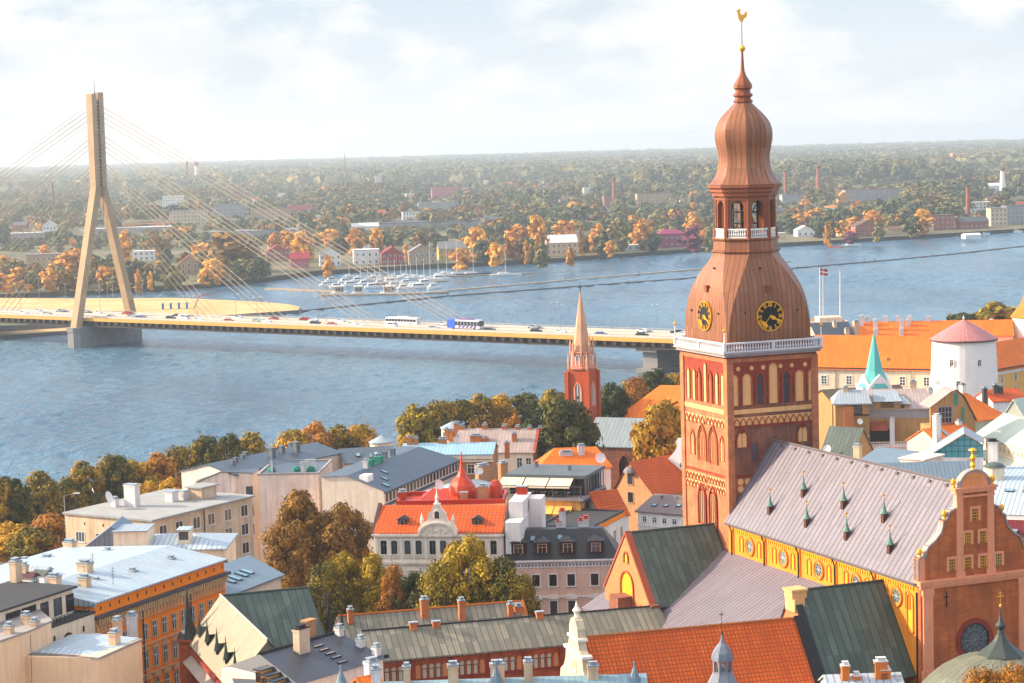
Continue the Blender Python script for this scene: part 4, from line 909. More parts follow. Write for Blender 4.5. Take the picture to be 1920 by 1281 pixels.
# ---- aisle roof and side gables
mb = MB(); zt, zb, xo = 20.7, 12.4, -15.5
mb.face([(xo, -38, zb), (0, -38, zt), (0, 0, zt), (0, 13.6, zt), (xo, 13.6, zb)]); mb.box(xo + .5, -37.8, 3, 0, 13, zb - .3, 1, bottom=False)
mb.face([(xo, -38, zb), (xo, 13.6, zb), (xo, 13.6, zb - .3), (xo, -38, zb - .3)])
mb.build('aisle_roof', [AISLEROOF, BROWNBRICK], cath)
def side_gable(yc, half, zr, ze, xg, yel, capped):
    gm = MB(); gm.extr([(yc - half, 8), (yc + half, 8), (yc + half, ze + .1), (yc, zr + .1), (yc - half, ze + .1)], xg, xg + .7, 0, 'x')
    o = gm.build('side_gable', mat('peach_brick', (.66, .30, .14), 'brick', (.5, .2, .09), sp=.8, spv=.32, lw=.02, line=.8, var=.4), cath)
    rf = MB(); ov = .35
    for s_ in (-1, 1): rf.face([(xg - ov + .5, yc + s_ * half, ze), (.0, yc + s_ * half, ze), (.0, yc, zr), (xg - ov + .5, yc, zr)][::s_]); rf.face([(xg + .4, yc + s_ * (half + .4), ze - .5), (0, yc + s_ * (half + .4), ze - .5), (0, yc + s_ * half, ze), (xg + .4, yc + s_ * half, ze)][::s_])
    r = rf.build('side_gable_roof', GREENROOF, cath)
    rt = MB(); rt.tube((xg + .2, yc, zr + .05), (0, yc, zr + .05), .16, .16, 6); rt.build('ridge_cap', mat('copper_cap', (.10, .13, .11), 'plaster'), r)
    vg = MB()
    for s_ in (-1, 1):
        a, b = Vector((xg, yc + s_ * (half + .3), ze - .2)), Vector((xg, yc + .0, zr + .25))
        vg.face([a + Vector((-.15, 0, 0)), a + Vector((.75, 0, 0)), b + Vector((.75, 0, 0)), b + Vector((-.15, 0, 0))]); vg.face([a + Vector((-.15, 0, 0)), b + Vector((-.15, 0, 0)), b + Vector((-.15, 0, -.4)), a + Vector((-.15, 0, -.4))])
    vg.build('gable_verge', mat('red_tile_edge', (.45, .15, .08), 'plaster') if yel else mat('dark_flash', (.06, .07, .065), 'plaster'), o)
    if yel:
        new('gable_niche', win(3.6, 4.6, 'round', .25, .2, REDBRICK, YELLOW, None, sill=False), o, (xg, yc - .2, ze - 1.6), SIDE['l'])
        new('gable_niche', win(1.1, 1.4, 'round', .15, .2, REDBRICK, YELLOW, None, sill=False), o, (xg, yc - .1, ze + 4.2), SIDE['l'])
        for dy in (-4.3, 4.3): new('gable_niche', win(1.3, 3.6, 'round', .2, .2, REDBRICK, YELLOW, None, sill=False), o, (xg, yc + dy, ze - 4.4), SIDE['l'])
        bt = MB(); bt.box(xg - 2.2, yc - 1.9, 4, xg, yc + .9, 15.7); bt.build('buttress', BROWNBRICK, o)
        cb = MB(); cb.box(xg - .4, yc - half - 1.1, 13.4, xg + .9, yc - half - .1, 15.6); cb.build('corner_block', BROWNBRICK, o)
    if capped:
        k = MB(); k.box(xg - .5, yc - .9, zr - .7, xg + 1.4, yc + .9, zr + .1); k.box(xg - .3, yc - 1.1, zr - 2.2, xg + 1.0, yc + 1.1, zr - .7); k.box(xg - .65, yc - 1.05, zr + .1, xg + 1.5, yc + 1.05, zr + .35); k.build('gable_cap_stone', NICHE, o)
    return o
side_gable(4.3, 7.0, 23.75, 15.6, -13.0, True, False)
side_gable(-37.9, 6.4, 23.6, 14.4, -12.0, False, True)
# ================================================================ FAR BANK
ZF = -2.2
def fp(px, py, z=ZF): return P(px, py, z)
OLD = rng
r4 = random.Random(11)
def fartree(kind, px, py, hpx, wpx, label, group, seed=0, shape='round'):
    p = fp(px, py); k = p.y / FPX; H, R = hpx * k, wpx * k / 2
    key = ('F', kind, seed, shape)
    if key not in _tk: _tk[key] = crown_mesh(seed + 40, 4.5, 11.0, 620, .75, 9, base=.05, shape=shape).mesh('crown', LF[kind])
    o = new('broadleaf_tree', _tk[key], None, p, r4.uniform(0, 6.28), (R / 3.9, R / 3.9, H / 11.6)); tag(o, label, 'tree', group); return o
GO = 'autumn trees along the far shore'
notable = [('faror', 670, 480, 52, 32, 'left of the white villas'), ('faror', 708, 474, 45, 24, 'behind the white villa with the square tower'), ('faror', 762, 493, 36, 15, 'right of the red house'), ('faror', 868, 507, 42, 38, 'behind the moored yachts'), ('faror', 897, 490, 62, 42, 'right of the yellow house'), ('faror', 932, 500, 46, 32, 'at the water left of the cream hall'), ('faror', 971, 487, 66, 46, 'tallest of the clump left of the cream hall'), ('faror', 1010, 482, 76, 38, 'hiding the left end of the cream hall'), ('faror', 990, 494, 44, 20, 'low in front of the tall clump'), ('farolive', 1014, 502, 48, 28, 'by the shore before the cream hall'), ('faror', 1069, 499, 34, 18, 'in front of the cream hall'), ('faror', 1058, 455, 42, 46, 'broad and golden behind the cream hall'), ('faror', 1121, 477, 58, 30, 'right of the cream hall'), ('faror', 1144, 482, 30, 18, 'small and golden near the water'), ('farolive', 1164, 472, 62, 42, 'left of the purple villa'), ('faror', 1202, 468, 58, 36, 'halfway between cream hall and purple villa'), ('faror', 1091, 480, 52, 14, 'slim beside the cream hall'), ('purple', 1299, 474, 50, 38, 'beside the purple roofed villa'), ('faror', 1306, 452, 45, 30, 'behind the crimson tree'), ('farolive', 1332, 474, 48, 24, 'left of the copper dome'),
 ('faror', 93, 547, 46, 30, 'low by the island left of the pylon'), ('faror', 133, 524, 58, 62, 'broad, left of the pylon'), ('faror', 197, 542, 42, 26, 'between the pylon legs'), ('faror', 233, 494, 62, 34, 'behind the right pylon leg'), ('faror', 260, 550, 46, 15, 'slim, right of the pylon'), ('faror', 283, 545, 36, 13, 'slim, second from the pylon'), ('faror', 20, 552, 26, 15, 'small at the left edge'), ('faror', 57, 549, 16, 15, 'smallest on the left shore'), ('brown', 433, 512, 74, 92, 'huge and dark behind the cables'), ('faror', 380, 500, 44, 38, 'left of the huge dark tree'), ('brown', 297, 484, 44, 42, 'behind the tram depot'), ('faror', 568, 492, 56, 42, 'beside the crimson roofed house'), ('faror', 615, 520, 42, 22, 'bright yellow before the white villas'), ('faror', 517, 478, 42, 26, 'behind the crimson roofed house'), ('faror', 538, 472, 38, 30, 'above the crimson roofed house'), ('faror', 617, 463, 34, 32, 'behind the white villas'),
 ('faror', 1525, 424, 34, 42, 'golden dome right of the clock tower'), ('faror', 1553, 463, 46, 20, 'on the shore right of the copper dome'), ('faror', 1577, 444, 30, 22, 'behind the moored sloop'), ('faror', 1602, 438, 32, 36, 'beside the brick gabled house'), ('purple', 1595, 458, 24, 24, 'red bush near the moored sloop'), ('faror', 1630, 424, 28, 24, 'above the brick gabled house'), ('faror', 1655, 424, 28, 26, 'right of the brick gabled house'), ('farolive', 1672, 428, 26, 26, 'olive beside the orange one'), ('faror', 1690, 428, 28, 20, 'slim between olive crowns'), ('faror', 1733, 440, 48, 36, 'tallest left of the brick mill'), ('farolive', 1712, 444, 38, 36, 'on the bank left of the brick mill'), ('farolive', 1647, 454, 38, 22, 'on the bank before the brick gabled house')]
kn = {'faror': 'orange', 'farolive': 'olive', 'purple': 'crimson', 'brown': 'brown'}
for i, (k, px, py, h, w_, d) in enumerate(notable): fartree(k, px, py, h, w_, f'{kn[k]} autumn tree on the far shore, {d}', GO, i % 3, 'column' if w_ < .5 * h else 'round')
# ---- far houses
ROOFS = {'red': mat('roof_red_far', (.42, .10, .05), 'plaster'), 'grey': mat('roof_grey_far', (.28, .27, .27), 'plaster'), 'crimson': mat('roof_crimson_far', (.45, .06, .09), 'plaster'), 'brown': mat('roof_brown_far', (.2, .12, .08), 'plaster'), 'white': mat('roof_white_far', (.7, .68, .64), 'plaster'), 'purple': mat('roof_purple_far', (.34, .06, .14), 'plaster'), 'slate': mat('roof_slate_far', (.14, .15, .16), 'plaster'), 'orange': mat('roof_orange_far', (.62, .26, .06), 'plaster')}
WALLS = {'white': WHITE, 'cream': mat('wall_cream_far', (.68, .55, .38), 'plaster'), 'red': mat('wall_red_far', (.40, .09, .07), 'plaster'), 'yellow': mat('wall_yellow_far', (.7, .46, .10), 'plaster'), 'brick': mat('wall_brick_far', (.42, .17, .11), 'plaster'), 'grey': mat('wall_grey_far', (.42, .40, .38), 'plaster'), 'pink': mat('wall_pink_far', (.62, .2, .22), 'plaster'), 'tan': mat('wall_tan_far', (.52, .38, .24), 'plaster'), 'purple': mat('wall_purple_far', (.4, .1, .16), 'plaster'), 'orange': mat('wall_orange_far', (.75, .35, .10), 'plaster')}
FH = []
def hidden(px, y, h=14):                        # would a tree there hide a building of the far bank?
    return any(a - 4 < px < b + 4 and yy - h * yy / 78 * 1.0 < y < yy + 12 for a, b, yy in FH)
def farhouse(px0, px1, py, hpx, roof, wall, label, cat='house', rk='gable', rot=.12, dep=None, floors=2, name='house', wn=True, group='buildings on the far bank'):
    p = fp(px0, py); k = p.y / FPX; L_ = (px1 - px0) * k; H = hpx * k; FH.append((px0, px1, p.y)); D = dep or min(L_ * .8, 14)
    o = thing(name, label, cat, p, rot, group)
    hw = H * (.62 if rk in ('gable', 'cross') else .96)
    m_ = MB(); m_.box(0, 0, -1, L_, D, hw, bottom=False)
    if rk == 'gable': m_.face([(0, 0, hw), (0, D, hw), (0, D / 2, H - .15)]); m_.face([(L_, 0, hw), (L_, D, hw), (L_, D / 2, H - .15)])
    if rk == 'cross': m_.face([(0, 0, hw), (L_, 0, hw), (L_ / 2, 0, H - .15)])
    m_.build('wall', WALLS[wall], o)
    m_ = MB(); e_ = .5
    if rk == 'gable': m_.face([(-e_, -e_, hw - .2), (L_ + e_, -e_, hw - .2), (L_ + e_, D / 2, H), (-e_, D / 2, H)]); m_.face([(-e_, D + e_, hw - .2), (L_ + e_, D + e_, hw - .2), (L_ + e_, D / 2, H), (-e_, D / 2, H)])
    elif rk == 'cross': m_.face([(-e_, -e_, hw - .2), (-e_, D + e_, hw - .2), (L_ / 2, D + e_, H), (L_ / 2, -e_, H)]); m_.face([(L_ + e_, -e_, hw - .2), (L_ + e_, D + e_, hw - .2), (L_ / 2, D + e_, H), (L_ / 2, -e_, H)])
    elif rk == 'hip': m_.prism([(-e_, -e_), (L_ + e_, -e_), (L_ + e_, D + e_), (-e_, D + e_)], hw, hw + .3); m_.face([(-e_, -e_, hw + .3), (L_ + e_, -e_, hw + .3), (L_ * .7, D / 2, H + 3), (L_ * .3, D / 2, H + 3)]); m_.face([(-e_, -e_, hw + .3), (L_ * .3, D / 2, H + 3), (-e_, D + e_, hw + .3)]); m_.face([(L_ + e_, -e_, hw + .3), (L_ + e_, D + e_, hw + .3), (L_ * .7, D / 2, H + 3)])
    else: m_.box(-e_ * .5, -e_ * .5, hw, L_ + e_ * .5, D + e_ * .5, hw + .5)
    m_.build('roof', ROOFS[roof], o)
    if wn:
        fl = max(1, int(hw / 3.2)); nx = max(2, min(12, int(L_ / 3.4)))
        wm = win(1.3, 1.7, 'rect', .12, .06, WHITE, GLASS, (1, 0), sill=False)
        if fl * nx <= 60:
            put_wins(wm, o, 'f', [L_ * (i + .5) / nx for i in range(nx)], [1 + j * hw / fl for j in range(fl)])
            put_wins(wm, o, 'l', [D * .3, D * .7], [1 + j * hw / fl for j in range(fl)])
    return o
farhouse(664, 712, 497, 28, 'white', 'white', 'white two storey villa on the far shore with a square upper room', rk='flat'); farhouse(681, 699, 470, 10, 'white', 'white', 'white square tower room above the flat villa', 'house', rk='flat', wn=False)
farhouse(716, 757, 497, 34, 'crimson', 'red', 'dark red timber house between the white villa and the tan house', rk='cross'); farhouse(767, 817, 497, 38, 'grey', 'tan', 'tan house with a grey gabled roof behind the marina', rk='cross'); farhouse(823, 876, 488, 34, 'grey', 'yellow', 'yellow and red house with a pale roof behind the yacht masts')
farhouse(1024, 1084, 478, 36, 'white', 'cream', 'long cream hall with a pale roof among orange trees on the far shore', dep=18); farhouse(1235, 1287, 465, 26, 'purple', 'purple', 'purple roofed villa beside the crimson tree', rk='hip')
farhouse(1165, 1200, 471, 10, 'white', 'white', 'small white pavilion left of the purple villa', rk='flat'); farhouse(545, 580, 503, 28, 'crimson', 'pink', 'house with a bright crimson roof behind the cable stays'); farhouse(500, 542, 490, 30, 'crimson', 'brick', 'older house with a dull red roof left of the crimson one', rk='cross')
farhouse(338, 372, 515, 36, 'orange', 'tan', 'house with a steep orange gable seen through the cables', rk='cross'); farhouse(600, 640, 500, 36, 'slate', 'white', 'white gabled villa behind the bright yellow tree', rk='cross'); farhouse(250, 290, 490, 18, 'white', 'white', 'white workshop right of the pylon', rk='flat')
farhouse(318, 390, 424, 28, 'grey', 'cream', 'long cream office block with white bands of windows', 'office block', 'flat', floors=3, name='office_block'); farhouse(400, 465, 410, 26, 'slate', 'grey', 'dark roofed factory right of the cream office block', 'factory', 'flat', name='factory'); farhouse(305, 345, 390, 22, 'white', 'white', 'pale apartment block above the cream office block', 'apartment block', 'flat', name='apartment_block')
farhouse(160, 320, 440, 10, 'white', 'grey', 'long low tram depot with a pale roof behind the pylon', 'depot', 'flat', name='depot', wn=False, dep=22); farhouse(225, 320, 428, 6, 'orange', 'orange', 'long orange train shed above the tram depot', 'shed', 'flat', name='shed', wn=False); farhouse(395, 560, 448, 12, 'grey', 'grey', 'long grey warehouse roof seen through the cables', 'warehouse', 'flat', name='warehouse', wn=False, dep=40)
farhouse(80, 106, 440, 26, 'white', 'white', 'small white church with a stepped gable at the far left', 'church', 'cross', name='church'); farhouse(50, 160, 502, 24, 'grey', 'tan', 'long tan barracks behind the trees left of the pylon', 'barracks', 'flat', name='barracks'); farhouse(20, 80, 452, 14, 'white', 'grey', 'pale shed at the far left of the far bank', 'shed', 'flat', name='shed')
farhouse(470, 545, 412, 20, 'brown', 'tan', 'tan mill building right of the dark roofed factory', 'factory', 'flat', name='factory'); farhouse(545, 600, 398, 12, 'crimson', 'pink', 'low pink market hall', 'hall', 'flat', name='hall', wn=False)
farhouse(810, 857, 372, 20, 'crimson', 'pink', 'bright red and white apartment block in the trees', 'apartment block', 'flat', name='apartment_block'); farhouse(785, 860, 395, 14, 'grey', 'grey', 'low grey block below the red apartment block', 'apartment block', 'flat', name='apartment_block'); farhouse(690, 900, 432, 12, 'slate', 'grey', 'very long low factory shed with a dark green roof', 'factory', 'flat', name='factory', wn=False, dep=60); farhouse(660, 710, 435, 16, 'white', 'white', 'white hall with a rounded roof left of the long factory shed', 'hall', name='hall', wn=False); farhouse(755, 792, 412, 14, 'grey', 'white', 'white block left of the dense trees', 'office block', 'flat', name='office_block')
farhouse(1195, 1262, 385, 22, 'brown', 'tan', 'tan factory with a flat roof beyond the orange trees', 'factory', 'flat', name='factory'); farhouse(1133, 1160, 388, 20, 'brown', 'brick', 'brick works at the foot of the chimney stack', 'factory', 'flat', name='factory'); farhouse(1095, 1118, 362, 9, 'white', 'white', 'small white block on the treetops', 'office block', 'flat', name='office_block')
farhouse(1585, 1700, 382, 26, 'brown', 'grey', 'long grey factory with rows of tall windows right of the clock tower', 'factory', 'flat', name='factory'); farhouse(1572, 1592, 384, 24, 'orange', 'orange', 'orange gabled end building left of the long grey factory', 'factory', 'cross', name='factory'); farhouse(1467, 1510, 385, 20, 'slate', 'grey', 'grey works between the two brick chimneys', 'factory', 'flat', name='factory')
farhouse(1605, 1655, 443, 30, 'brown', 'brick', 'brick gabled house by the water right of the dome', rk='cross'); farhouse(1495, 1528, 444, 20, 'white', 'white', 'small white chapel on the right shore', 'chapel', 'cross', name='chapel')
farhouse(1745, 1792, 432, 28, 'brown', 'brick', 'red brick mill at the right water edge', 'mill', 'flat', name='mill'); farhouse(1800, 1856, 430, 22, 'slate', 'brick', 'long brick warehouse right of the mill', 'warehouse', 'gable', name='warehouse'); farhouse(1858, 1890, 424, 34, 'grey', 'cream', 'pale four storey warehouse by the right quay', 'warehouse', 'flat', name='warehouse'); farhouse(1888, 1960, 420, 34, 'slate', 'grey', 'dark grey granary at the right edge', 'granary', 'flat', name='granary'); farhouse(1815, 1865, 400, 20, 'white', 'white', 'white flat roofed works behind the brick chimney', 'factory', 'flat', name='factory'); farhouse(1848, 1888, 356, 12, 'white', 'white', 'white hall on the treetops at the right', 'hall', 'gable', name='hall', wn=False)
farhouse(1810, 1840, 446, 8, 'white', 'white', 'white glazed boathouse on the right bank', 'boathouse', 'gable', name='boathouse', wn=False)
# distant tower blocks and stacks
for (a, b, py, h, wl, rf, d) in ((632, 640, 348, 15, 'white', 'white', 'slim white block left of the radio mast'), (640, 700, 346, 9, 'grey', 'grey', 'long pale housing slab below the radio mast'), (704, 716, 347, 18, 'cream', 'grey', 'narrow cream block right of the radio mast'), (720, 770, 345, 15, 'grey', 'grey', 'grey slab block with many windows'), (780, 796, 328, 9, 'white', 'white', 'white block near the forest edge'), (800, 880, 342, 12, 'grey', 'white', 'wide grey slab on the plain'), (980, 1035, 328, 9, 'cream', 'white', 'pale slab left of the wooded ridge'), (1045, 1085, 326, 8, 'pink', 'white', 'pinkish slab above the wooded ridge'), (1243, 1290, 318, 13, 'white', 'white', 'white slab left of the onion dome'), (1262, 1350, 322, 12, 'grey', 'white', 'long pale slab touching the onion dome'), (1720, 1760, 318, 20, 'pink', 'crimson', 'bright pink housing block on the right'), (1786, 1817, 312, 24, 'orange', 'white', 'tall orange and grey tower block on the right'), (260, 268, 348, 15, 'orange', 'brown', 'orange block left of the striped chimney'), (295, 300, 343, 16, 'orange', 'brown', 'thin orange block right of the other orange one'), (0, 22, 362, 18, 'grey', 'grey', 'grey tower block at the far left edge'), (25, 150, 336, 8, 'white', 'white', 'very long white hall near the left horizon')):
    farhouse(a, b, py, h, rf, wl, d, 'apartment block', 'flat', name='apartment_block', rot=.1, dep=18)
def stack(px, py, hpx, wpx, label, col, cat='chimney', banded=False):
    p = fp(px, py); k = p.y / FPX; H, r = hpx * k, wpx * k / 2; o = thing('factory_chimney', label, cat, p, 0, 'tall chimneys on the far bank')
    m_ = MB(); m_.lathe([(r * 1.15, 0), (r * .8, H)], 12); m_.build('shaft', col, o); m_ = MB(); m_.lathe([(r * .95, H - r), (r * .98, H + .3), (r * .5, H + .35)], 12); m_.build('rim', ROOFS['brown'], o)
    if banded:
        for j in range(2): m_ = MB(); m_.lathe([(r * .9, H * (.62 + .2 * j)), (r * .88, H * (.72 + .2 * j))], 12, cap=False); m_.build('painted_band', ROOFS['crimson'], o)
SB = WALLS['brick']
stack(1473, 378, 58, 6, 'pinkish brick chimney just right of the onion dome', SB); stack(1535, 376, 64, 8, 'tall tapering brick chimney second from the clock tower', SB); stack(1815, 410, 62, 8, 'brick chimney rising above the right quay', SB); stack(1152, 390, 55, 6, 'brick chimney in the trees left of the onion dome', SB); stack(352, 350, 46, 4, 'thin dark chimney beside the red and white one', ROOFS['brown']); stack(370, 346, 42, 8, 'red and white banded chimney above the cables', WHITE, banded=True); stack(102, 420, 78, 3, 'slim mast-like chimney left of the pylon', ROOFS['brown']); stack(1880, 362, 46, 10, 'white sculptural water chimney on the right', WHITE)
p = fp(648, 346); k = p.y / FPX; o = thing('radio_mast', 'thin lattice radio mast near the horizon', 'radio mast', p); m_ = MB()
for a in range(3): m_.tube((3 * math.cos(a * 2.1), 3 * math.sin(a * 2.1), 0), (.4 * math.cos(a * 2.1), .4 * math.sin(a * 2.1), 58 * k), .5, .35, 4)
for j in range(10): z = 58 * k * j / 10; r = 3 - 2.6 * j / 10; m_.box(-r, -r, z, r, r, z + .8)
m_.build('lattice', ROOFS['crimson'], o)
def shore_py(px):
    pts = [(-200, 556), (250, 552), (380, 540), (480, 532), (600, 516), (700, 506), (850, 506), (1000, 493), (1280, 474), (1480, 461), (1920, 434), (2100, 424)]
    for (a, b), (c, d) in zip(pts, pts[1:]):
        if a <= px <= c: return b + (d - b) * (px - a) / (c - a)
    return 430
cols_ = [('red', 'white', 'white house with a red roof'), ('grey', 'white', 'white house with a grey roof'), ('brown', 'tan', 'tan house with a brown roof'), ('white', 'cream', 'cream block with a pale flat roof'), ('slate', 'brick', 'brick house with a slate roof'), ('orange', 'white', 'white house with an orange roof')]
rb_ = random.Random(23); sm_h = {}
for i in range(85):
    px = rb_.uniform(-20, 1940); py = min(330 + 130 * rb_.random() ** 1.1, shore_py(px) - 12)
    if any(a - 6 < px < b + 6 and abs(yy - fp(px, py).y) < yy * .12 for a, b, yy in FH) or (1130 < px < 1760 and py < 375): continue
    rf, wl, d_ = rb_.choice(cols_); w_ = rb_.uniform(9, 26) * (py - 250) / 150; o_ = farhouse(px, px + w_, py, rb_.uniform(8, 14) * (py - 250) / 150, rf, wl, d_ + ' among the trees of the far bank', 'house', 'flat' if rf == 'white' else 'gable', wn=False, rot=rb_.uniform(-.3, .4), group='small houses among the trees of the far bank: ' + d_); sm_h.setdefault(d_, []).append((px, o_))
for d_, l_ in sm_h.items():
    for i, (_, o_) in enumerate(sorted(l_, key=lambda t: t[0])): o_['label'] = f"{d_} among far bank trees, {['first', 'second', 'third', 'fourth', 'fifth', 'sixth', 'seventh', 'eighth', 'ninth', 'tenth', 'eleventh', 'twelfth', 'thirteenth', 'fourteenth', 'fifteenth', 'sixteenth', 'seventeenth', 'eighteenth', 'nineteenth', 'twentieth'][i]} such from the left"
# dense mixed greenery behind the shore
n = 0
while n < 205:
    px = r4.uniform(-30, 1950); base = shore_py(px); t = r4.random() ** 1.4; py = base - 6 - t * 75
    if 640 < px < 900 and t < .28: continue
    if 1760 < px and t < .45: continue
    sc = 1 - t * .55
    kind = r4.choices(['far', 'farolive', 'faror', 'brown'], [5.5, 3, 1.3 * (1 - t) + .25, 1.0])[0]
    h = r4.uniform(24, 44) * sc
    if hidden(px, fp(px, py).y, 11): continue
    kk = {'far': 'dark green', 'farolive': 'olive green', 'faror': 'orange', 'brown': 'brown'}[kind]
    fartree(kind, px, py, h, h * r4.uniform(.65, 1.0), f'{kk} tree in the belt of trees behind the far shore', f'{kk} trees behind the far shore', r4.randrange(3)); n += 1
for i in range(70):
    px = r4.uniform(-30, 470); py = shore_py(px) - 2 - 34 * r4.random()
    if hidden(px, fp(px, py).y, 9): continue
    kind = r4.choices(['far', 'farolive', 'faror', 'brown'], [3, 2, 4, 2])[0]; kk = {'far': 'dark green', 'farolive': 'olive green', 'faror': 'orange', 'brown': 'brown'}[kind]; h = r4.uniform(18, 44)
    fartree(kind, px, py, h, h * r4.uniform(.7, 1.15), f'{kk} tree on the left shore behind the sand spit and pylon', f'{kk} trees on the left shore', r4.randrange(3))
# far woods read as one mass
def woods(name, cnt, sel, q, smin, smax, mats, seed):
    r = random.Random(seed); m_ = MB()
    for i in range(cnt):
        x, y, H, R = sel(r); pz = noise.noise(Vector((x / 170, y / 420, seed))) + r.uniform(-.25, .25); k = r.choices(range(len(mats)), [5 if pz < .05 else .6, 3 if pz > 0 else 1, 2.2 if pz > .15 else .6, (max(.05, (.7 - x / max(y, 1) * 2.4) * (1.2 if pz > .22 else .15)) if y < 2300 else .05)][:len(mats)])[0]
        for j in range(q):
            z = r.uniform(-.25, 1); a = r.uniform(0, 6.2832); c = math.sqrt(max(0, 1 - z * z)); d = Vector((c * math.cos(a), c * math.sin(a), z)); rr = r.uniform(.75, 1.1)
            p = Vector((x + d.x * R * rr, y + d.y * R * rr, ZF + H * .55 + d.z * H * .45 * rr)); nn = (d + Vector((r.uniform(-.35, .35), r.uniform(-.35, .35), r.uniform(0, .5)))).normalized(); u = nn.orthogonal().normalized(); v = nn.cross(u); s = r.uniform(smin, smax)
            m_.face([p - u * s - v * s, p + u * s - v * s * .6, p + u * s * .8 + v * s, p - u * s * .7 + v * s * .8], k, [(0, 0)] * 4)
    o = m_.build(name, mats); o['kind'] = 'stuff'; return o
def selA(r):
    y = r.uniform(1750, 4700); x = y * r.uniform(-.27, .27)
    lim = 1450 + (x + 20) * .52
    if y < lim + 160: y = lim + 160 + r.uniform(0, 1200)
    pz = noise.noise(Vector((x / 150, y / 330, 9.1)))
    H = r.uniform(9, 14) * (1 + .7 * max(0, pz * 2)) if pz > -.18 else r.uniform(3, 7)
    if hidden(960 + FPX * x / y, y): H = r.uniform(1.5, 3.5)
    return x, y, H, max(4, H * r.uniform(.4, .65))
woods('distant_woods', 7500, selA, 46, .8, 2.3, [LF['far'], LF['farolive'], LF['brown'], LF['faror']], 5)
def selB(r):
    y = 3300 + r.uniform(0, 700); x = y * r.uniform(.04, .21); H = r.uniform(24, 34) * (1 if .06 < x / y < .19 else .7); return x, y, H, r.uniform(9, 14)
woods('wooded_ridge', 620, selB, 90, 1.6, 3.2, [LF['far'], LF['far'], LF['farolive']], 6)
def selC(r):
    y = 4500 * (2.9 ** r.random()); x = y * r.uniform(-.28, .28); H = r.uniform(14, 20) ; return x, y, H, r.uniform(25, 60)
woods('distant_forest', 4200, selC, 30, 5, 12, [LF['far'], LF['far'], LF['farolive']], 8)
# ---- marina
YH = {}
def yacht(px, py, mast_px, label, hull='white', L_=11, rot=.2, sail=False, grp='sailing yachts at the marina'):
    p = P(px, py, -5); k = p.y / FPX; o = thing('sailing_yacht', label, 'yacht', p, rot, grp)
    m_ = MB(); n = 8; prev = None
    for i in range(n + 1):
        t = i / n; wv = 1.6 * math.sin(math.pi * min(1, (t * .82 + .18))) ** .7 * (1 if t < .98 else .1); x = -L_ / 2 + L_ * t; ring = [(x, -wv, 1.35 + .3 * t), (x, -wv * .6, -.3), (x, wv * .6, -.3), (x, wv, 1.35 + .3 * t)]
        if prev:
            for j in range(4): m_.face([prev[j], prev[(j + 1) % 4], ring[(j + 1) % 4], ring[j]])
        prev = ring
    m_.build('hull', {'white': WHITE, 'blue': mat('navy_hull', (.03, .07, .2), 'flat')}[hull], o)
    m_ = MB(); m_.extr([(-L_ * .25, 1.4), (L_ * .15, 1.4), (L_ * .08, 2.2), (-L_ * .22, 2.2)], -1, 1); m_.build('cabin', WHITE, o)
    H = mast_px * k; m_ = MB(); m_.tube((0, 0, 1), (0, 0, H), .13, .08, 5); m_.build('mast', WHITE, o)
    m_ = MB(); m_.tube((0, 0, 2.6), (-L_ * .42, 0, 2.7), .2, .16, 5); m_.build('boom', mat('sail_cover', (.5, .48, .46), 'flat'), o)
    m_ = MB(); m_.tube((0, 0, H - .3), (L_ * .48, 0, 1.6), .04, .04, 3); m_.tube((0, 0, H - .3), (-L_ * .48, 0, 1.6), .04, .04, 3); m_.build('stays', LAMPG, o)
def motorboat(px, py, label, L_=9, col='white', rot=.2):
    p = P(px, py, -5); o = thing('motor_boat', label, 'motor boat', p, rot, 'motor boats at the marina'); m_ = MB()
    m_.prism([(-L_ / 2, -1.5), (L_ * .25, -1.5), (L_ / 2, 0), (L_ * .25, 1.5), (-L_ / 2, 1.5)], -.3, 1.2); m_.build('hull', WHITE if col == 'white' else WALLS[col], o)
    m_ = MB(); m_.extr([(-L_ * .35, 1.2), (L_ * .2, 1.2), (L_ * .05, 2.7), (-L_ * .3, 2.7)], -1.2, 1.2); m_.build('cabin', WHITE, o); m_ = MB(); m_.box(-L_ * .28, -1.24, 1.7, L_ * .08, 1.24, 2.3); m_.build('cabin_window', GLASS, o)
for a in ((807, 528, 76, 'white yacht with the tallest mast at the marina', 'white', 16), (838, 516, 62, 'white yacht with a mast by the outer pontoon', 'white', 13), (857, 517, 66, 'white yacht moored stern-on left of the blue one', 'white', 14), (888, 517, 54, 'navy blue hulled yacht at the outer end of the marina', 'blue', 22), (948, 518, 54, 'white yacht furthest right at the marina', 'white', 20), (740, 522, 36, 'short masted yacht in front of the red house', 'white', 9), (782, 522, 42, 'yacht left of the tallest mast', 'white', 10), (752, 524, 30, 'small yacht beside the short masted one', 'white', 8), (770, 525, 34, 'small yacht close to the tallest mast', 'white', 8), (690, 528, 32, 'small yacht left in the marina', 'white', 8), (712, 527, 30, 'small yacht second from left in the marina', 'white', 8), (1597, 463, 46, 'lone white sloop moored off the right bank', 'white', 16)): yacht(*a)
for a in ((625, 528, 'motor boat at the left end of the marina pier', 10), (650, 530, 'motor boat behind the tan houseboat', 10), (672, 528, 'small white motor boat before the villas', 9), (735, 530, 'white cruiser left of the tallest mast', 12), (790, 540, 'large white cruiser at the pontoon head', 16), (826, 524, 'white motor boat under the outer pontoon', 12), (700, 540, 'white motor boat between the houseboats', 10), (765, 533, 'white motor boat in the marina middle', 11), (1840, 440, 'white launch tied up below the mill', 14), (1905, 436, 'white launch at the right edge quay', 12)): motorboat(a[0], a[1], a[2], a[3])
nth_ = ['first', 'second', 'third', 'fourth', 'fifth', 'sixth', 'seventh', 'eighth', 'ninth', 'tenth', 'eleventh', 'twelfth']
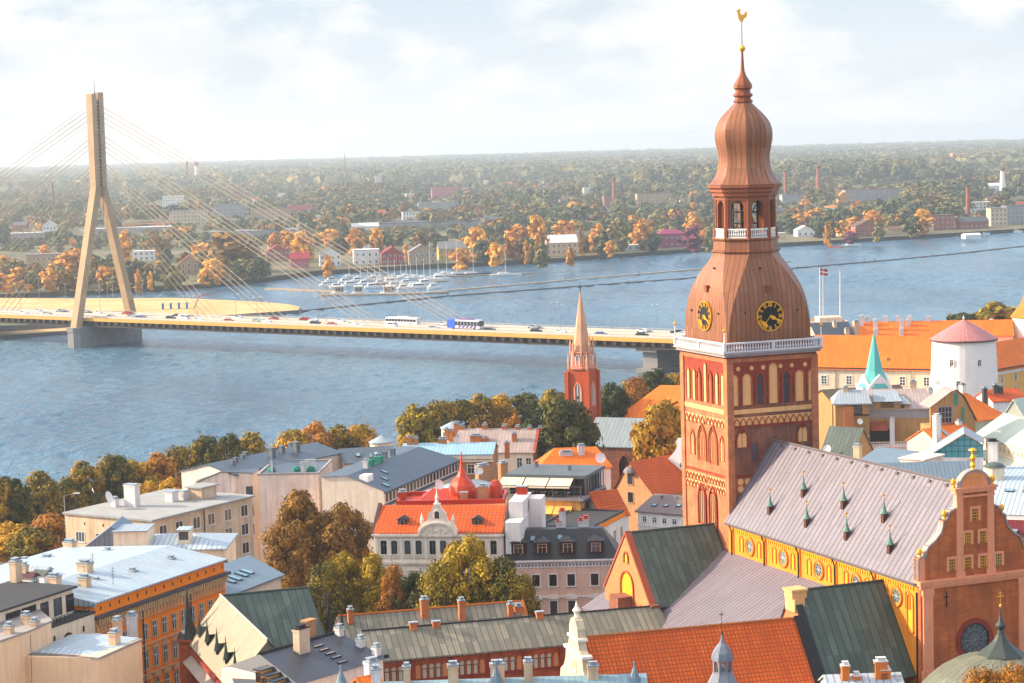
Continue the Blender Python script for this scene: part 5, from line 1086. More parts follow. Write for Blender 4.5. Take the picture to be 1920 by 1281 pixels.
for i, (px, py) in enumerate(((612, 537), (634, 540), (660, 536), (684, 534), (716, 533), (744, 537), (758, 542), (778, 540), (800, 533), (815, 541))): motorboat(px, py, f'small white boat crowded into the marina, {nth_[i]} of the tight cluster from the left', 8 + i % 3 * 2)
for i, (px, py, mh_) in enumerate(((655, 522, 34), (676, 524, 30), (703, 522, 38), (728, 526, 44), (762, 520, 46), (795, 524, 40), (822, 520, 50))): yacht(px, py, mh_, f'slim white yacht packed in the marina, {nth_[i]} of the inner row from the left', 'white', 9)
for px, w_, lab in ((636, 28, 'tan houseboat on the left pontoon'), (672, 24, 'pale yellow houseboat with a raised cabin'), (730, 34, 'low houseboat with a glazed cabin')):
    p = P(px, 550, -5); k = p.y / FPX; L_ = w_ * k; o = thing('houseboat', lab, 'houseboat', p, .1, 'houseboats at the marina'); m_ = MB(); m_.box(-L_ / 2, -3, -.4, L_ / 2, 3, .7); m_.build('hull', WHITE, o); m_ = MB(); m_.box(-L_ * .3, -2, .7, L_ * .3, 2, 3.8); m_.build('cabin', WALLS['tan'], o); m_ = MB(); m_.box(-L_ * .35, -2.4, 3.8, L_ * .35, 2.4, 4.05); m_.build('roof', WHITE, o)
    for x in (-.18, 0, .18): new('window', win(1.2, 1.3, 'rect', .08, .05, WHITE, GLASS, None, sill=False), o, (L_ * x, -2, 1.6))
def floatline(name, pts, wdt, h, m, label, cat, posts=0):
    o = thing(name, label, cat, P(*pts[0], -5)); m_ = MB(); c0 = P(*pts[0], -5); po = MB()
    for (a, b), (c, d) in zip(pts, pts[1:]):
        A, B = P(a, b, -5) - c0, P(c, d, -5) - c0; dd = (B - A).normalized(); nn = Vector((-dd.y, dd.x, 0)) * wdt / 2
        q = [A - nn, B - nn, B + nn, A + nn]; m_.prism([(v.x, v.y) for v in q], -.3, h)
        if posts:
            nP = int((B - A).length / posts)
            for i in range(nP + 1): v = A + dd * posts * i; po.box(v.x - .22, v.y - .22, -.5, v.x + .22, v.y + .22, h + .8)
    m_.build('float', m, o)
    if posts: po.build('mooring_posts', DARK, o)
WOODP = mat('weathered_planks', (.42, .33, .24), 'plaster', var=.5)
floatline('breakwater', [(787, 551), (1060, 527), (1320, 505), (1481, 491)], 1.7, .75, mat('pale_planks', (.55, .46, .36), 'plaster', var=.4), 'pale timber breakwater crossing the river from the marina', 'breakwater', 60)
floatline('log_boom', [(565, 584), (840, 556), (1312, 521), (1495, 503), (1640, 491), (1780, 478), (1960, 458)], 1.1, .55, mat('dark_logs', (.16, .12, .09), 'plaster', var=.5), 'dark floating log boom stretching across the whole river', 'log boom', 60)
floatline('pontoon', [(500, 543), (640, 549)], 4, .9, WOODP, 'timber pontoon at the left of the marina', 'pontoon'); floatline('pontoon', [(600, 555), (760, 553), (840, 549)], 4, .8, WOODP, 'long outer pontoon carrying the houseboats', 'pontoon'); floatline('pontoon', [(700, 534), (840, 528)], 3, .8, WOODP, 'inner pontoon with the small yachts', 'pontoon'); floatline('pontoon', [(800, 521), (1000, 514)], 3, .8, WOODP, 'outer end pontoon below the orange trees', 'pontoon'); floatline('pontoon', [(1550, 464), (1580, 464)], 3, .8, WALLS['red'], 'short reddish landing stage by the lone sloop', 'pontoon')
# sand spit details
p = P(330, 579, -3.3); o = thing('playground', 'blue and red playground frames on the sand spit', 'playground', p, .1); m_ = MB()
for i in range(4): m_.box(-7 + i * 4, -2, 0, -6 + i * 4, 2, 3)
m_.build('climbing_frame', mat('play_blue', (.1, .3, .5), 'flat'), o); m_ = MB(); m_.tube((9, 0, 0), (12, 0, 6), .3, .2, 5); m_.tube((12, 0, 6), (18, 0, 6.5), .25, .2, 5); m_.build('slide', ROOFS['red'], o)
for i, px in enumerate((12, 74, 123, 187, 202, 212, 245, 256, 268)):
    p = P(px, 563, -3.3); o = thing('floodlight_mast', f"thin floodlight mast on the sand spit, {['first', 'second', 'third', 'fourth', 'fifth', 'sixth', 'seventh', 'eighth', 'ninth'][i]} from the left", 'floodlight mast', p, 0, 'floodlight masts on the sand spit'); m_ = MB(); m_.tube((0, 0, 0), (0, 0, 12 if i % 2 else 9), .12, .08, 5); m_.build('pole', LAMPG, o); m_ = MB(); m_.box(-.7, -.1, 8.6 + 3 * (i % 2), .7, .1, 9 + 3 * (i % 2)); m_.build('lamp', LAMPG, o)
# ================================================================ OLD TOWN (local frames: x along the eave A-B, y away from the camera)
class House:
    def __init__(s, name, label, cat, A, B, z, D, wall=None, group='old town houses', L=None, x0=0.0, zb=0.0):
        a, b = P(*A, z), P(*B, z); s.an = math.atan2(b.y - a.y, b.x - a.x); s.L = L or (b - a).length; s.D = D; s.ze = z; s.wall = wall
        a.z = 0; s.o = a + Vector((math.cos(s.an), math.sin(s.an), 0)) * x0; s.T = thing(name, label, cat, s.o, s.an, group); s.R = Matrix.Rotation(-s.an, 3, 'Z')
        s.W = None
        if wall is not None:
            m_ = MB(); m_.box(0, 0, zb, s.L, D, z, bottom=False); s.W = m_.build('wall', wall, s.T)
    def _pl(s, q, k, v):
        o = s.R @ (CAM - s.o); d = s.R @ ray(*q); return o + d * ((v - o[k]) / d[k])
    def aty(s, q, y): return s._pl(q, 1, y)
    def atx(s, q, x): return s._pl(q, 0, x)
    def atz(s, q, z): return s._pl(q, 2, z)
    def part(s, name, m_, mats, parent=None): return m_.build(name, mats, parent or s.T)
    def gable_x(s, h, roof, ov=.35, og=.25, wallg=True, x0=0.0, x1=None, y0=0.0, y1=None, z=None):
        x1 = s.L if x1 is None else x1; y1 = s.D if y1 is None else y1; z = s.ze if z is None else z; yc = (y0 + y1) / 2; k = h / (yc - y0); m_ = MB()
        za = z - ov * k
        m_.face([(x0 - og, y0 - ov, za), (x1 + og, y0 - ov, za), (x1 + og, yc, z + h), (x0 - og, yc, z + h)]); m_.face([(x1 + og, y1 + ov, za), (x0 - og, y1 + ov, za), (x0 - og, yc, z + h), (x1 + og, yc, z + h)])
        m_.face([(x0 - og, y0 - ov, za - .2), (x1 + og, y0 - ov, za - .2), (x1 + og, y0 - ov, za), (x0 - og, y0 - ov, za)]); m_.face([(x0 - og, y0 - ov, za - .2), (x1 + og, y0 - ov, za - .2), (x1 + og, y0, za - .2), (x0 - og, y0, za - .2)])
        for x in (x0 - og, x1 + og): m_.face([(x, y0 - ov, za), (x, yc, z + h), (x, y1 + ov, za), (x, y1 + ov, za - .25), (x, yc, z + h - .25), (x, y0 - ov, za - .25)])
        s.roof = m_.build('roof', roof, s.T)
        if wallg and s.W:
            for x, d in ((x0, .3), (x1 - .3, .3)): g_ = MB(); g_.extr([(y0 + .02, z), (y1 - .02, z), (yc, z + h - .12)], x + .001, x + d - .001, 0, 'x'); g_.build('gable_wall', s.wall, s.T)
        return s
    def gable_y(s, h, roof, ov=.35, og=.25, x0=0.0, x1=None, y0=0.0, y1=None, z=None, wallg=True):
        x1 = s.L if x1 is None else x1; y1 = s.D if y1 is None else y1; z = s.ze if z is None else z; xc = (x0 + x1) / 2; k = h / (xc - x0); za = z - ov * k; m_ = MB()
        m_.face([(x0 - ov, y0 - og, za), (xc, y0 - og, z + h), (xc, y1 + og, z + h), (x0 - ov, y1 + og, za)]); m_.face([(x1 + ov, y0 - og, za), (x1 + ov, y1 + og, za), (xc, y1 + og, z + h), (xc, y0 - og, z + h)])
        m_.face([(x0 - ov, y0 - og, za), (xc, y0 - og, z + h), (x1 + ov, y0 - og, za), (x1 + ov, y0 - og, za - .25), (xc, y0 - og, z + h - .25), (x0 - ov, y0 - og, za - .25)])
        s.roof = m_.build('roof', roof, s.T)
        if wallg and s.W:
            for y in (y0, y1 - .3): g_ = MB(); g_.extr([(x0 + .02, z), (x1 - .02, z), (xc, z + h - .12)], y + .001, y + .299, 0); g_.build('gable_wall', s.wall, s.T)
        return s
    def hip(s, h, roof, ov=.4, r0=None, r1=None, yr=None, z=None, x0=0.0, x1=None, y0=0.0, y1=None):
        x1 = s.L if x1 is None else x1; y1 = s.D if y1 is None else y1; z = s.ze if z is None else z
        r0 = x0 + (y1 - y0) / 2 if r0 is None else r0; r1 = x1 - (y1 - y0) / 2 if r1 is None else r1; yr = (y0 + y1) / 2 if yr is None else yr; m_ = MB()
        a, b, c, d = (x0 - ov, y0 - ov, z), (x1 + ov, y0 - ov, z), (x1 + ov, y1 + ov, z), (x0 - ov, y1 + ov, z); e_, f = (r0, yr, z + h), (r1, yr, z + h)
        m_.face([a, b, f, e_]); m_.face([b, c, f]); m_.face([c, d, e_, f]); m_.face([d, a, e_])
        m_.prism([(p[0], p[1]) for p in (a, b, c, d)], z - .22, z - .005)
        s.roof = m_.build('roof', roof, s.T); return s
    def flat(s, roof, ph=.5, pm=None, x0=0.0, x1=None, y0=0.0, y1=None, z=None, t=.3):
        x1 = s.L if x1 is None else x1; y1 = s.D if y1 is None else y1; z = s.ze if z is None else z
        m_ = MB(); m_.box(x0 + t, y0 + t, z - .02, x1 - t, y1 - t, z + .06); s.roof = m_.build('roof', roof, s.T)
        if ph: m_ = MB(); m_.box(x0 - .12, y0 - .12, z, x1 + .12, y0 + t, z + ph); m_.box(x0 - .12, y1 - t, z, x1 + .12, y1 + .12, z + ph); m_.box(x0 - .12, y0 + t, z, x0 + t, y1 - t, z + ph); m_.box(x1 - t, y0 + t, z, x1 + .12, y1 - t, z + ph); m_.build('parapet', pm or s.wall, s.T)
        return s
    def polyroof(s, faces, roof, name='roof'):     # explicit faces in local coordinates
        m_ = MB()
        for f in faces: m_.face(f)
        s.roof = m_.build(name, roof, s.T); return s.roof
    def cornice(s, z, m, d=.3, h=.35, sides='flr'):
        m_ = MB()
        if 'f' in sides: m_.box(-d, -d, z, s.L + d, -.002, z + h)
        if 'l' in sides: m_.box(-d, 0, z, -.002, s.D, z + h)
        if 'r' in sides: m_.box(s.L + .002, 0, z, s.L + d, s.D, z + h)
        m_.build('cornice', m, s.T); return s
    def wins(s, side, us, zs, w=1.1, h=1.8, kind='rect', **k):
        put_wins(win(w, h, kind, **k), s.T, side, us, zs, s.L, s.D); return s
    def chim(s, x, y, z0, z1, w=.9, d=.7, m=None, cap=None, par=None, pots=True):
        m_ = MB(); m_.box(x - w / 2, y - d / 2, z0, x + w / 2, y + d / 2, z1, 0); m_.box(x - w / 2 - .08, y - d / 2 - .08, z1 - .28, x + w / 2 + .08, y + d / 2 + .08, z1 - .08, 0); m_.box(x - w / 2 - .1, y - d / 2 - .1, z1, x + w / 2 + .1, y + d / 2 + .1, z1 + .1, 1)
        if pots: m_.box(x - w * .3, y - d * .3, z1 + .1, x + w * .3, y + d * .3, z1 + .38, 1); m_.box(x - w * .42, y - d * .42, z1 + .38, x + w * .42, y + d * .42, z1 + .46, 1)
        return m_.build('chimney', [m or CHM, cap or ZINC], s.T)
    def chimpx(s, qb, qt, y, w=.9, d=.7, m=None, cap=None, low=1.2):    # chimney from the pixels of its foot and top
        b = s.aty(qb, y); t = s.aty(qt, y); return s.chim(b.x, y, b.z - low, t.z, w, d, m, cap)
    def skylight(s, x, y, z, w=.8, l=1.1, pitch=.5, toward=-1, lit=None):
        m_ = MB(); m_.box(-w / 2, -l / 2, 0, w / 2, l / 2, .12, 0); m_.box(-w / 2 + .08, -l / 2 + .08, .12, w / 2 - .08, l / 2 - .08, .14, 1)
        o = m_.build('skylight', [DARK, lit or SKYG], s.roof); o.location = (x, y, z); o.rotation_euler = (pitch, 0, 0) if toward == -1 else (0, toward, 0); return o
    def dormer(s, x, y, z, w=1.6, h=1.5, dp=2.2, rf=None, wl=None, kind='gable', wn=True, side='f', fm=None):
        o = bpy.data.objects.new('dormer', None); C.objects.link(o); o.parent = s.T; o.location = (x, y, z); o.rotation_euler = (0, 0, SIDE[side])
        m_ = MB(); m_.box(-w / 2, 0, -.6, w / 2, dp, h); m_.build('dormer_wall', wl or s.wall, o); m_ = MB()
        if kind == 'gable': m_.face([(-w / 2 - .2, -.25, h - .1), (0, -.25, h + w * .3), (0, dp, h + w * .3), (-w / 2 - .2, dp, h - .1)]); m_.face([(w / 2 + .2, -.25, h - .1), (w / 2 + .2, dp, h - .1), (0, dp, h + w * .3), (0, -.25, h + w * .3)]); m_.face([(-w / 2 - .2, -.22, h - .1), (w / 2 + .2, -.22, h - .1), (0, -.22, h + w * .3)])
        elif kind == 'hipped': m_.face([(-w / 2 - .25, -.3, h), (w / 2 + .25, -.3, h), (0, w * .4, h + w * .25)]); m_.face([(-w / 2 - .25, -.3, h), (0, w * .4, h + w * .25), (0, dp, h + w * .25), (-w / 2 - .25, dp, h)]); m_.face([(w / 2 + .25, -.3, h), (w / 2 + .25, dp, h), (0, dp, h + w * .25), (0, w * .4, h + w * .25)])
        else: m_.box(-w / 2 - .15, -.25, h, w / 2 + .15, dp, h + .15)
        m_.build('dormer_roof', rf or ZINC, o)
        if wn: new('dormer_window', win(w * .62, h * .72, 'rect', .1, .08, fm or WHITE, GLASS, (1, 1), sill=False), o, (0, 0, .12))
        return o
def plast(n, c, c2=None, **k): k.setdefault('var', .6); return mat(n, c, 'plaster', c2, **k)
CHM = plast('chimney_render', (.76, .58, .42), (.42, .30, .2)); CHW = plast('chimney_whitewash', (.75, .71, .68), (.55, .5, .48)); CHB = mat('chimney_brick', (.72, .32, .13), 'brick', (.38, .13, .06), sp=.5, spv=.2, lw=.02)
ZINC = mat('zinc_sheet', (.42, .47, .50), 'seam', (.30, .34, .37), rough=.4, sp=.6, lw=.07, line=.6, var=.3)
PALEZ = mat('pale_zinc_roof', (.50, .57, .60), 'seam', (.38, .45, .49), rough=.4, sp=.75, lw=.11, line=.55, var=.35)
BLUEZ = mat('blue_grey_roof', (.23, .30, .35), 'seam', (.17, .23, .28), rough=.4, sp=.7, lw=.08, line=.65, var=.3)
SLATE = mat('slate_blue_roof', (.135, .17, .205), 'seam', (.10, .13, .16), rough=.45, sp=.7, lw=.07, line=.7, var=.3)
DARKM = mat('dark_sheet_roof', (.10, .11, .135), 'seam', (.065, .07, .085), rough=.4, sp=.45, lw=.07, line=.6, var=.35)
BLACKM = mat('black_mansard_sheet', (.042, .045, .055), 'seam', (.028, .03, .036), rough=.4, sp=.6, lw=.06, line=.6, var=.3)
CLOIS = mat('grey_brown_copper', (.38, .34, .26), 'seam', (.20, .21, .17), rough=.55, sp=.82, lw=.1, line=.42, var=.85, nscale=.12)
GRNM = mat('grey_green_sheet', (.16, .19, .17), 'seam', (.11, .13, .12), rough=.5, sp=.8, lw=.09, line=.5, var=.5)
TILE = mat('orange_pantiles', (.74, .175, .022), 'tile', (.52, .11, .015), sp=.6, spv=.66, lw=.085, line=.4, var=.8, bump=.6, rough=.7)
TILEF = mat('orange_tiles', (.90, .29, .025), 'tile', (.66, .16, .015), sp=.8, spv=.6, lw=.08, line=.6, var=.75, bump=.3, rough=.75)
TILED = mat('red_tiles', (.86, .22, .03), 'tile', (.58, .12, .02), sp=.45, spv=.5, lw=.08, line=.38, var=.9, bump=.6, rough=.75)
BROWNM = mat('mauve_brown_sheet', (.26, .19, .175), 'seam', (.19, .14, .13), rough=.5, sp=.6, lw=.08, line=.6, var=.3)
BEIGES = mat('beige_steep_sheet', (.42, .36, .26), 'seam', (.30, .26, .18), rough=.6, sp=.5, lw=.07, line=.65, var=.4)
FELT = plast('grey_roof_felt', (.40, .40, .385), (.28, .28, .27), var=.5); FELTD = plast('dark_roof_felt', (.085, .085, .09), (.06, .06, .065), var=.5)
REDSH = mat('red_sheet_roof', (.55, .075, .03), 'seam', (.40, .05, .02), rough=.45, sp=.5, lw=.06, line=.7, var=.3)
LBLUE = mat('light_blue_roof', (.36, .53, .62), 'seam', (.28, .42, .50), rough=.45, sp=.7, lw=.07, line=.75, var=.3)
PINKGR = mat('pinkish_grey_roof', (.50, .42, .39), 'seam', (.40, .30, .26), rough=.5, sp=.7, lw=.07, line=.7, var=.5)
SKYG = mat('skylight_glass', (.20, .36, .42), 'glass', (.35, .55, .6), rough=.12, spec=.6, var=.2)
CREAM = plast('cream_plaster', (.86, .74, .57), (.70, .57, .43)); PEACH = plast('peach_plaster', (.90, .64, .43), (.78, .53, .34)); BEIGE = plast('beige_plaster', (.72, .56, .40), (.40, .30, .21), var=.6)
PALEP = plast('pale_pink_plaster', (.90, .73, .62), (.58, .42, .34), var=.5); PINKP = plast('pink_beige_plaster', (.82, .61, .49), (.7, .5, .4)); WHP = plast('white_plaster', (.90, .85, .79), (.72, .66, .6)); TANB = mat('tan_brick', (.56, .34, .18), 'brick', (.42, .24, .12), sp=.6, spv=.3, lw=.02, line=.8, var=.6)
ORG = plast('bright_orange_plaster', (1.0, .335, .012), (.9, .26, .01), var=.4); OCHRE = plast('ochre_plaster', (.82, .45, .14), (.6, .27, .07)); TAUPE = plast('ochre_brown_render', (.50, .31, .14), (.36, .22, .1), var=.6)
LIME = plast('cream_stone', (.88, .79, .68), (.68, .58, .48)); BROWNW = plast('brown_frame', (.10, .05, .03)); PGREEN = mat('pale_green_roof', (.56, .60, .50), 'seam', (.44, .48, .4), rough=.5, sp=.8, lw=.06, line=.8, var=.25)
# ---------------------------------------------------------------- red tiled hall beside the cathedral
h = House('tiled_hall', 'foreground hall with a steep weathered orange tiled roof and a curved cream gable', 'hall', (1090, 1196), (1485, 1160), 21.0, 14.0)
h.L += .3; m_ = MB(); m_.box(0, -6.8, 0, h.L, 6.8, 13.5, bottom=False); h.W = m_.build('wall', CREAM, h.T); h.wall = CREAM
h.gable_x(7.5, TILED, ov=.5, y0=-7, y1=7, z=13.5, og=.1, wallg=False)
m_ = MB(); m_.tube((0, 0, 21.05), (h.L, 0, 21.05), .16, .16, 6); m_.build('ridge_tiles', plast('ridge_tile', (.55, .2, .06)), h.roof)
m_ = MB(); m_.face([(h.L - .1, -7.6, 12.9), (h.L + .75, -7.6, 12.9), (h.L + .75, 0, 21.3), (h.L - .1, 0, 21.3)]); m_.extr([(-7.6, 12.6), (7, 12.6), (0, 21.3)], h.L + .1, h.L + .7, 0, 'x'); m_.build('dark_verge', plast('tarred_verge', (.05, .05, .055)), h.T)
go = [(-7.4, 8), (7.4, 8), (7.4, 14.2), (6.4, 14.4), (5.6, 15.4), (5.2, 16.6), (4.0, 17.2), (3.2, 18.2), (2.9, 19.6), (2.0, 20.1), (1.5, 21.2), (1.5, 22.3), (.8, 23.1), (0, 23.4), (-.8, 23.1), (-1.5, 22.3), (-1.5, 21.2), (-2.0, 20.1), (-2.9, 19.6), (-3.2, 18.2), (-4.0, 17.2), (-5.2, 16.6), (-5.6, 15.4), (-6.4, 14.4), (-7.4, 14.2)]
m_ = MB(); m_.extr(go, -.9, .0, 0, 'x'); gb_ = m_.build('curved_gable', plast('aged_cream', (.64, .54, .40), (.45, .37, .26)), h.T)
m_ = MB(); m_.box(-1.05, -1.9, 21.0, .15, 1.9, 21.3); m_.box(-1.05, -3.4, 19.4, .15, 3.4, 19.7); m_.box(-1.1, -7.5, 14.1, .2, 7.5, 14.4); m_.lathe([(.4, 23.3), (.25, 23.7), (.5, 24.1), (.2, 24.5), (0, 25.2)], 8, (-.45, 0)); m_.build('gable_moulding', LIME, gb_)
new('louvred_opening', win(1.6, 1.1, 'rect', .12, .1, LIME, plast('ochre_louvre', (.6, .36, .1)), (3, 0), LIME), gb_, (-.9, 0, 17.6), SIDE['l'])
# ---------------------------------------------------------------- cloister range
h = House('cloister_range', 'long red brick cloister with round arched windows and a grey brown seamed roof', 'cloister', (700, 1235), (1060, 1203), 13.0, 9.0, REDBRICK, x0=-.5)
xl = h.L
h.L = 37; m_ = MB(); m_.box(xl, .01, 0, 36, 8.9, 12.9, bottom=False); m_.build('wall', REDBRICK, h.T)
r_ = h.aty((860, 1168), 4.5); rh = r_.z - 13; h.gable_x(rh, CLOIS, ov=.5, x1=38.5); L_ = xl
m_ = MB(); m_.tube((0, 4.5, 13 + rh + .04), (38, 4.5, 13 + rh + .04), .12, .12, 6); m_.build('ridge_cap', DARK, h.roof)
per = 4.72; aw_ = win(.62, 1.75, 'round', .13, .12, REDBRICK, plast('pale_blind', (.62, .56, .45)), (0, 1), DARK, sill=False); bl_ = win(.62, 1.75, 'round', .13, .12, REDBRICK, plast('blind_peach', (.66, .33, .16)), None, sill=False)
for b in range(5):
    xb = .9 + per * b
    for k in range(5):
        if xb + k * .86 > 24.3: continue
        new('blind_arch' if k in (0, 4) else 'arched_window', bl_ if k in (0, 4) else aw_, h.T, (xb + .35 + k * .86, 0, 10.0))
m_ = MB(); m_.box(-.1, -.16, 9.7, L_ + .2, -.002, 9.95); m_.box(-.1, -.2, 12.35, L_ + .3, -.002, 12.6)
for k in range(6): m_.box(.45 + per * k, -.2, 4, .95 + per * k, -.002, 12.35)
m_.build('brick_banding', DEEPRED, h.T)
for b in range(5): new('arcade_opening', win(2.6, 5.0, 'round', .25, .2, REDBRICK, plast('painted_arcade_shade', (.05, .03, .025)), (1, 0), REDBRICK, sill=False), h.T, (2.9 + per * b, 0, 3.0))  # closed plates; the shade inside the arcade is put into their dark colour
m_ = MB(); m_.tube((.1 + per * 2 + .6, -.25, 3), (.1 + per * 2 + .6, -.25, 12.6), .09, .09, 6); m_.build('downpipe', DARK, h.T)
for x, z in ((6.5, .6), (9.4, .5), (22.8, .6)): h.chim(x - 0, 4.2, 13 + rh - .5, 13 + rh + z, .9, .6, CHB, pots=False)
# the second wing behind it, with three brick chimneys
h2 = House('cloister_wing', 'second cloister wing with a grey seamed roof, orange verge and tall orange brick chimneys', 'cloister wing', (700, 1235), (1060, 1203), 13.0, 8.0)
a = h2.aty((690, 1150), 18.0); b = h2.aty((975, 1128), 18.0); rz = (a.z + b.z) / 2
h2.wall = REDBRICK; m_ = MB(); m_.box(a.x - 4, 14.5, 0, b.x, 21.5, rz - 2.6, bottom=False); h2.W = m_.build('wall', REDBRICK, h2.T)
h2.gable_x(2.6, CLOIS, x0=a.x - 4, x1=b.x, y0=14.5, y1=21.5, z=rz - 2.6, og=.1)
m_ = MB(); m_.tube((a.x - 4, 18, rz + .05), (b.x, 18, rz + .05), .13, .13, 6); m_.extr([(14.0, rz - 3.2), (22, rz - 3.2), (18, rz + .15)], b.x + .12, b.x + .5, 0, 'x'); m_.build('tile_verge', plast('orange_tile_edge', (.72, .25, .04)), h2.roof)
h2.chimpx((796, 1155), (796, 1124), 17.0, .95, .75, CHB); h2.chimpx((866, 1160), (866, 1126), 16.2, .8, .75, CHB); h2.chimpx((957, 1153), (957, 1133), 16.2, .65, .65, CHB); h2.chimpx((972, 1150), (972, 1137), 16.6, 1.0, .75, CHB); h2.chimpx((657, 1152), (657, 1143), 17, .7, .7, CHB)
# ---------------------------------------------------------------- steep roofed brick building with spiky dormers
h = House('steep_roofed_hall', 'brick hall with a steep beige roof, five spiky dormers and a green cross wing', 'hall', (359, 1199), (432, 1281), 15.0, 9.0)
h.wall = REDBRICK; h.L += 1.5; m_ = MB(); m_.box(0, 0, 0, h.L, 8.6, 15, bottom=False); h.W = m_.build('wall', REDBRICK, h.T)
p0 = h.aty((413, 1120), 4.0); p1 = h.aty((502, 1197), 4.0); zr = (p0.z + p1.z) / 2
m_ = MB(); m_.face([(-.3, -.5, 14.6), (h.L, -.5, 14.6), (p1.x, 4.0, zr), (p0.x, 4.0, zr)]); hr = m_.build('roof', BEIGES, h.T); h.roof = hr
m_ = MB(); m_.face([(p0.x, 4.0, zr), (p1.x, 4.0, zr), (h.L, 8.8, 14.8), (-.3, 8.8, 14.8)]); m_.build('shaded_slope', mat('shade_toned_sheet', (.09, .095, .10), 'seam', rough=.5, sp=.6, var=.3), h.T)  # far side of the beige roof, its shade put into the dark colour
m_ = MB(); m_.extr([(.0, 14.8), (8.6, 14.8), (4.0, zr - .15)], h.L - .4, h.L - .1, 0, 'x'); m_.build('gable_wall', BEIGE, h.T)
m_ = MB(); m_.tube((p0.x, 4.0, zr + .08), (p1.x, 4.0, zr + .08), .14, .14, 6); m_.build('ridge_cap', plast('pale_lead', (.52, .47, .42)), hr)
# cross wing
q0 = h.aty((578, 1104), 4.0 + 9.5); wl_ = 10.5; yw = 4.0
zc_ = h.atx((578, 1104), p0.x + .5); yend = zc_.y
m_ = MB(); half = 6.2; xc = p0.x + .5
m_.face([(xc, yw, zr), (xc, yend, zr), (xc + half, yend + .8, 14.3), (xc + half + 1.5, yw - .5, 14.3)][::-1]); m_.face([(xc, yw, zr), (xc, yend, zr), (xc - half, yend, 14.5), (xc - half, yw, 14.5)])
m_.face([(xc, yend, zr), (xc + half, yend + .8, 14.3), (xc - half, yend, 14.5)])
m_.build('cross_wing_roof', GREENROOF, h.T); m_ = MB(); m_.box(xc - half + .4, yw, 0, xc + half - .5, yend - .3, 14.2, bottom=False); m_.build('cross_wing_wall', REDBRICK, h.T); m_ = MB(); m_.tube((xc, yw, zr + .06), (xc, yend, zr + .06), .14, .14, 6); m_.build('ridge_cap', mat('copper_cap', (.10, .13, .11)), h.T)
nrmS = Vector((0, -(zr - 14.6), 4.5)).normalized()
sdm = MB(); sdm.extr([(-.5, -.2), (.5, -.2), (.0, 1.0)], -.1, 1.5, 1); sdm.face([(-.5, -.15, -.2), (0, -.15, 1.0), (0, 1.6, 1.0), (-.5, 1.6, -.2)], 0); sdm.face([(.5, -.15, -.2), (0, -.15, 1.0), (0, 1.6, 1.0), (.5, 1.6, -.2)], 0); sdm.lathe([(.42, .2), (.22, 1.0), (.1, 2.0), (.0, 3.1)], 6, (0, .1), m=0); sdm = sdm.mesh('spiked_dormer', [mat('dormer_copper', (.075, .10, .085), 'plaster', rough=.5), BEIGES])
for q in ((376, 1192), (391, 1207), (409, 1224), (426, 1241), (443, 1264)):
    o_ = h.R @ (CAM - h.o); d_ = h.R @ ray(*q); t_ = (Vector((0, -.5, 14.6)) - o_).dot(nrmS) / d_.dot(nrmS); p = o_ + d_ * t_; new('spiked_dormer', sdm, hr, (p.x, p.y - .2, p.z + .1))
# corner turret
m_ = MB(); m_.lathe([(1.25, 4), (1.25, 14.6), (1.5, 14.9), (1.5, 15.2)], 12, (-.3, -.3)); tu = m_.build('corner_turret', REDBRICK, h.T); m_ = MB(); m_.lathe([(1.45, 15.2), (.9, 16.3), (.55, 17.6), (.25, 19.3), (.06, 21.2)], 10, (-.3, -.3)); m_.build('turret_spire', mat('dark_slate', (.04, .045, .05), 'plaster', rough=.5), tu)
m_ = MB(); m_.box(0, -.55, 13.6, h.L, -.02, 14.1); m_.box(0, -1.1, 12.0, h.L, -.02, 12.3)
for k in range(16): m_.box(.8 + k * 1.5, -.35, 6, 1.3 + k * 1.5, -.02, 12)
m_.build('brick_piers', DEEPRED, h.T)
m_ = MB(); m_.face([(0, -1.3, 12.35), (h.L, -1.3, 12.35), (h.L, -.05, 13.5), (0, -.05, 13.5)]); m_.build('parapet_coping', plast('slab_coping', (.45, .38, .32)), h.T)
# two thin dark spirelets behind
sm_ = MB(); sm_.lathe([(.5, 0), (.35, 1.4), (.15, 3.2), (.0, 5.4)], 8); sm_ = sm_.mesh('spirelet', mat('dark_slate', (.04, .045, .05)))
for q, k in (((617, 1165), 1.0), ((642, 1180), .75)):
    p = h.atx(q, p0.x + 3.5); o = new('spirelet', sm_, h.T, (p.x, p.y, p.z - 1), 0, k)
# ---------------------------------------------------------------- dark metal roofed house
h = House('dark_roofed_house', 'house with a broad dark metal roof, slit skylights and a fat beige chimney', 'house', (560, 1281), (718, 1233), 17.0, 12.0, PALEP)
a = h.aty((650, 1181), 7.2); b = h.aty((487, 1237), 7.2); zt_ = a.z; zt2 = b.z
E_ = [(-.4, -.4, 16.9), (h.L + .4, -.4, 16.9), (h.L + .4, 7.2, zt_), (b.x, 7.2, zt_)]
h.polyroof([E_, [(h.L + .4, 7.2, zt_), (b.x, 7.2, zt_), (b.x, 12.4, 17), (h.L + .4, 12.4, 17)], [(-.4, -.4, 16.9), (b.x, 7.2, zt_), (b.x, 12.4, 17), (-3.5, 5, 14)]], DARKM)
m_ = MB(); m_.extr([(.02, 17), (11.9, 17), (7.2, zt_ - .15)], h.L - .5, h.L - .02, 0, 'x'); m_.build('gable_wall', PALEP, h.T)
m_ = MB(); m_.tube((b.x, 7.2, zt_ + .08), (h.L + .4, 7.2, zt_ + .08), .18, .18, 6); m_.box(h.L + .2, -.4, 16.9, h.L + .6, 0, 17.3); m_.build('ridge_cap', DARK, h.roof)
pr = math.atan2(zt_ - 16.9, 7.6)
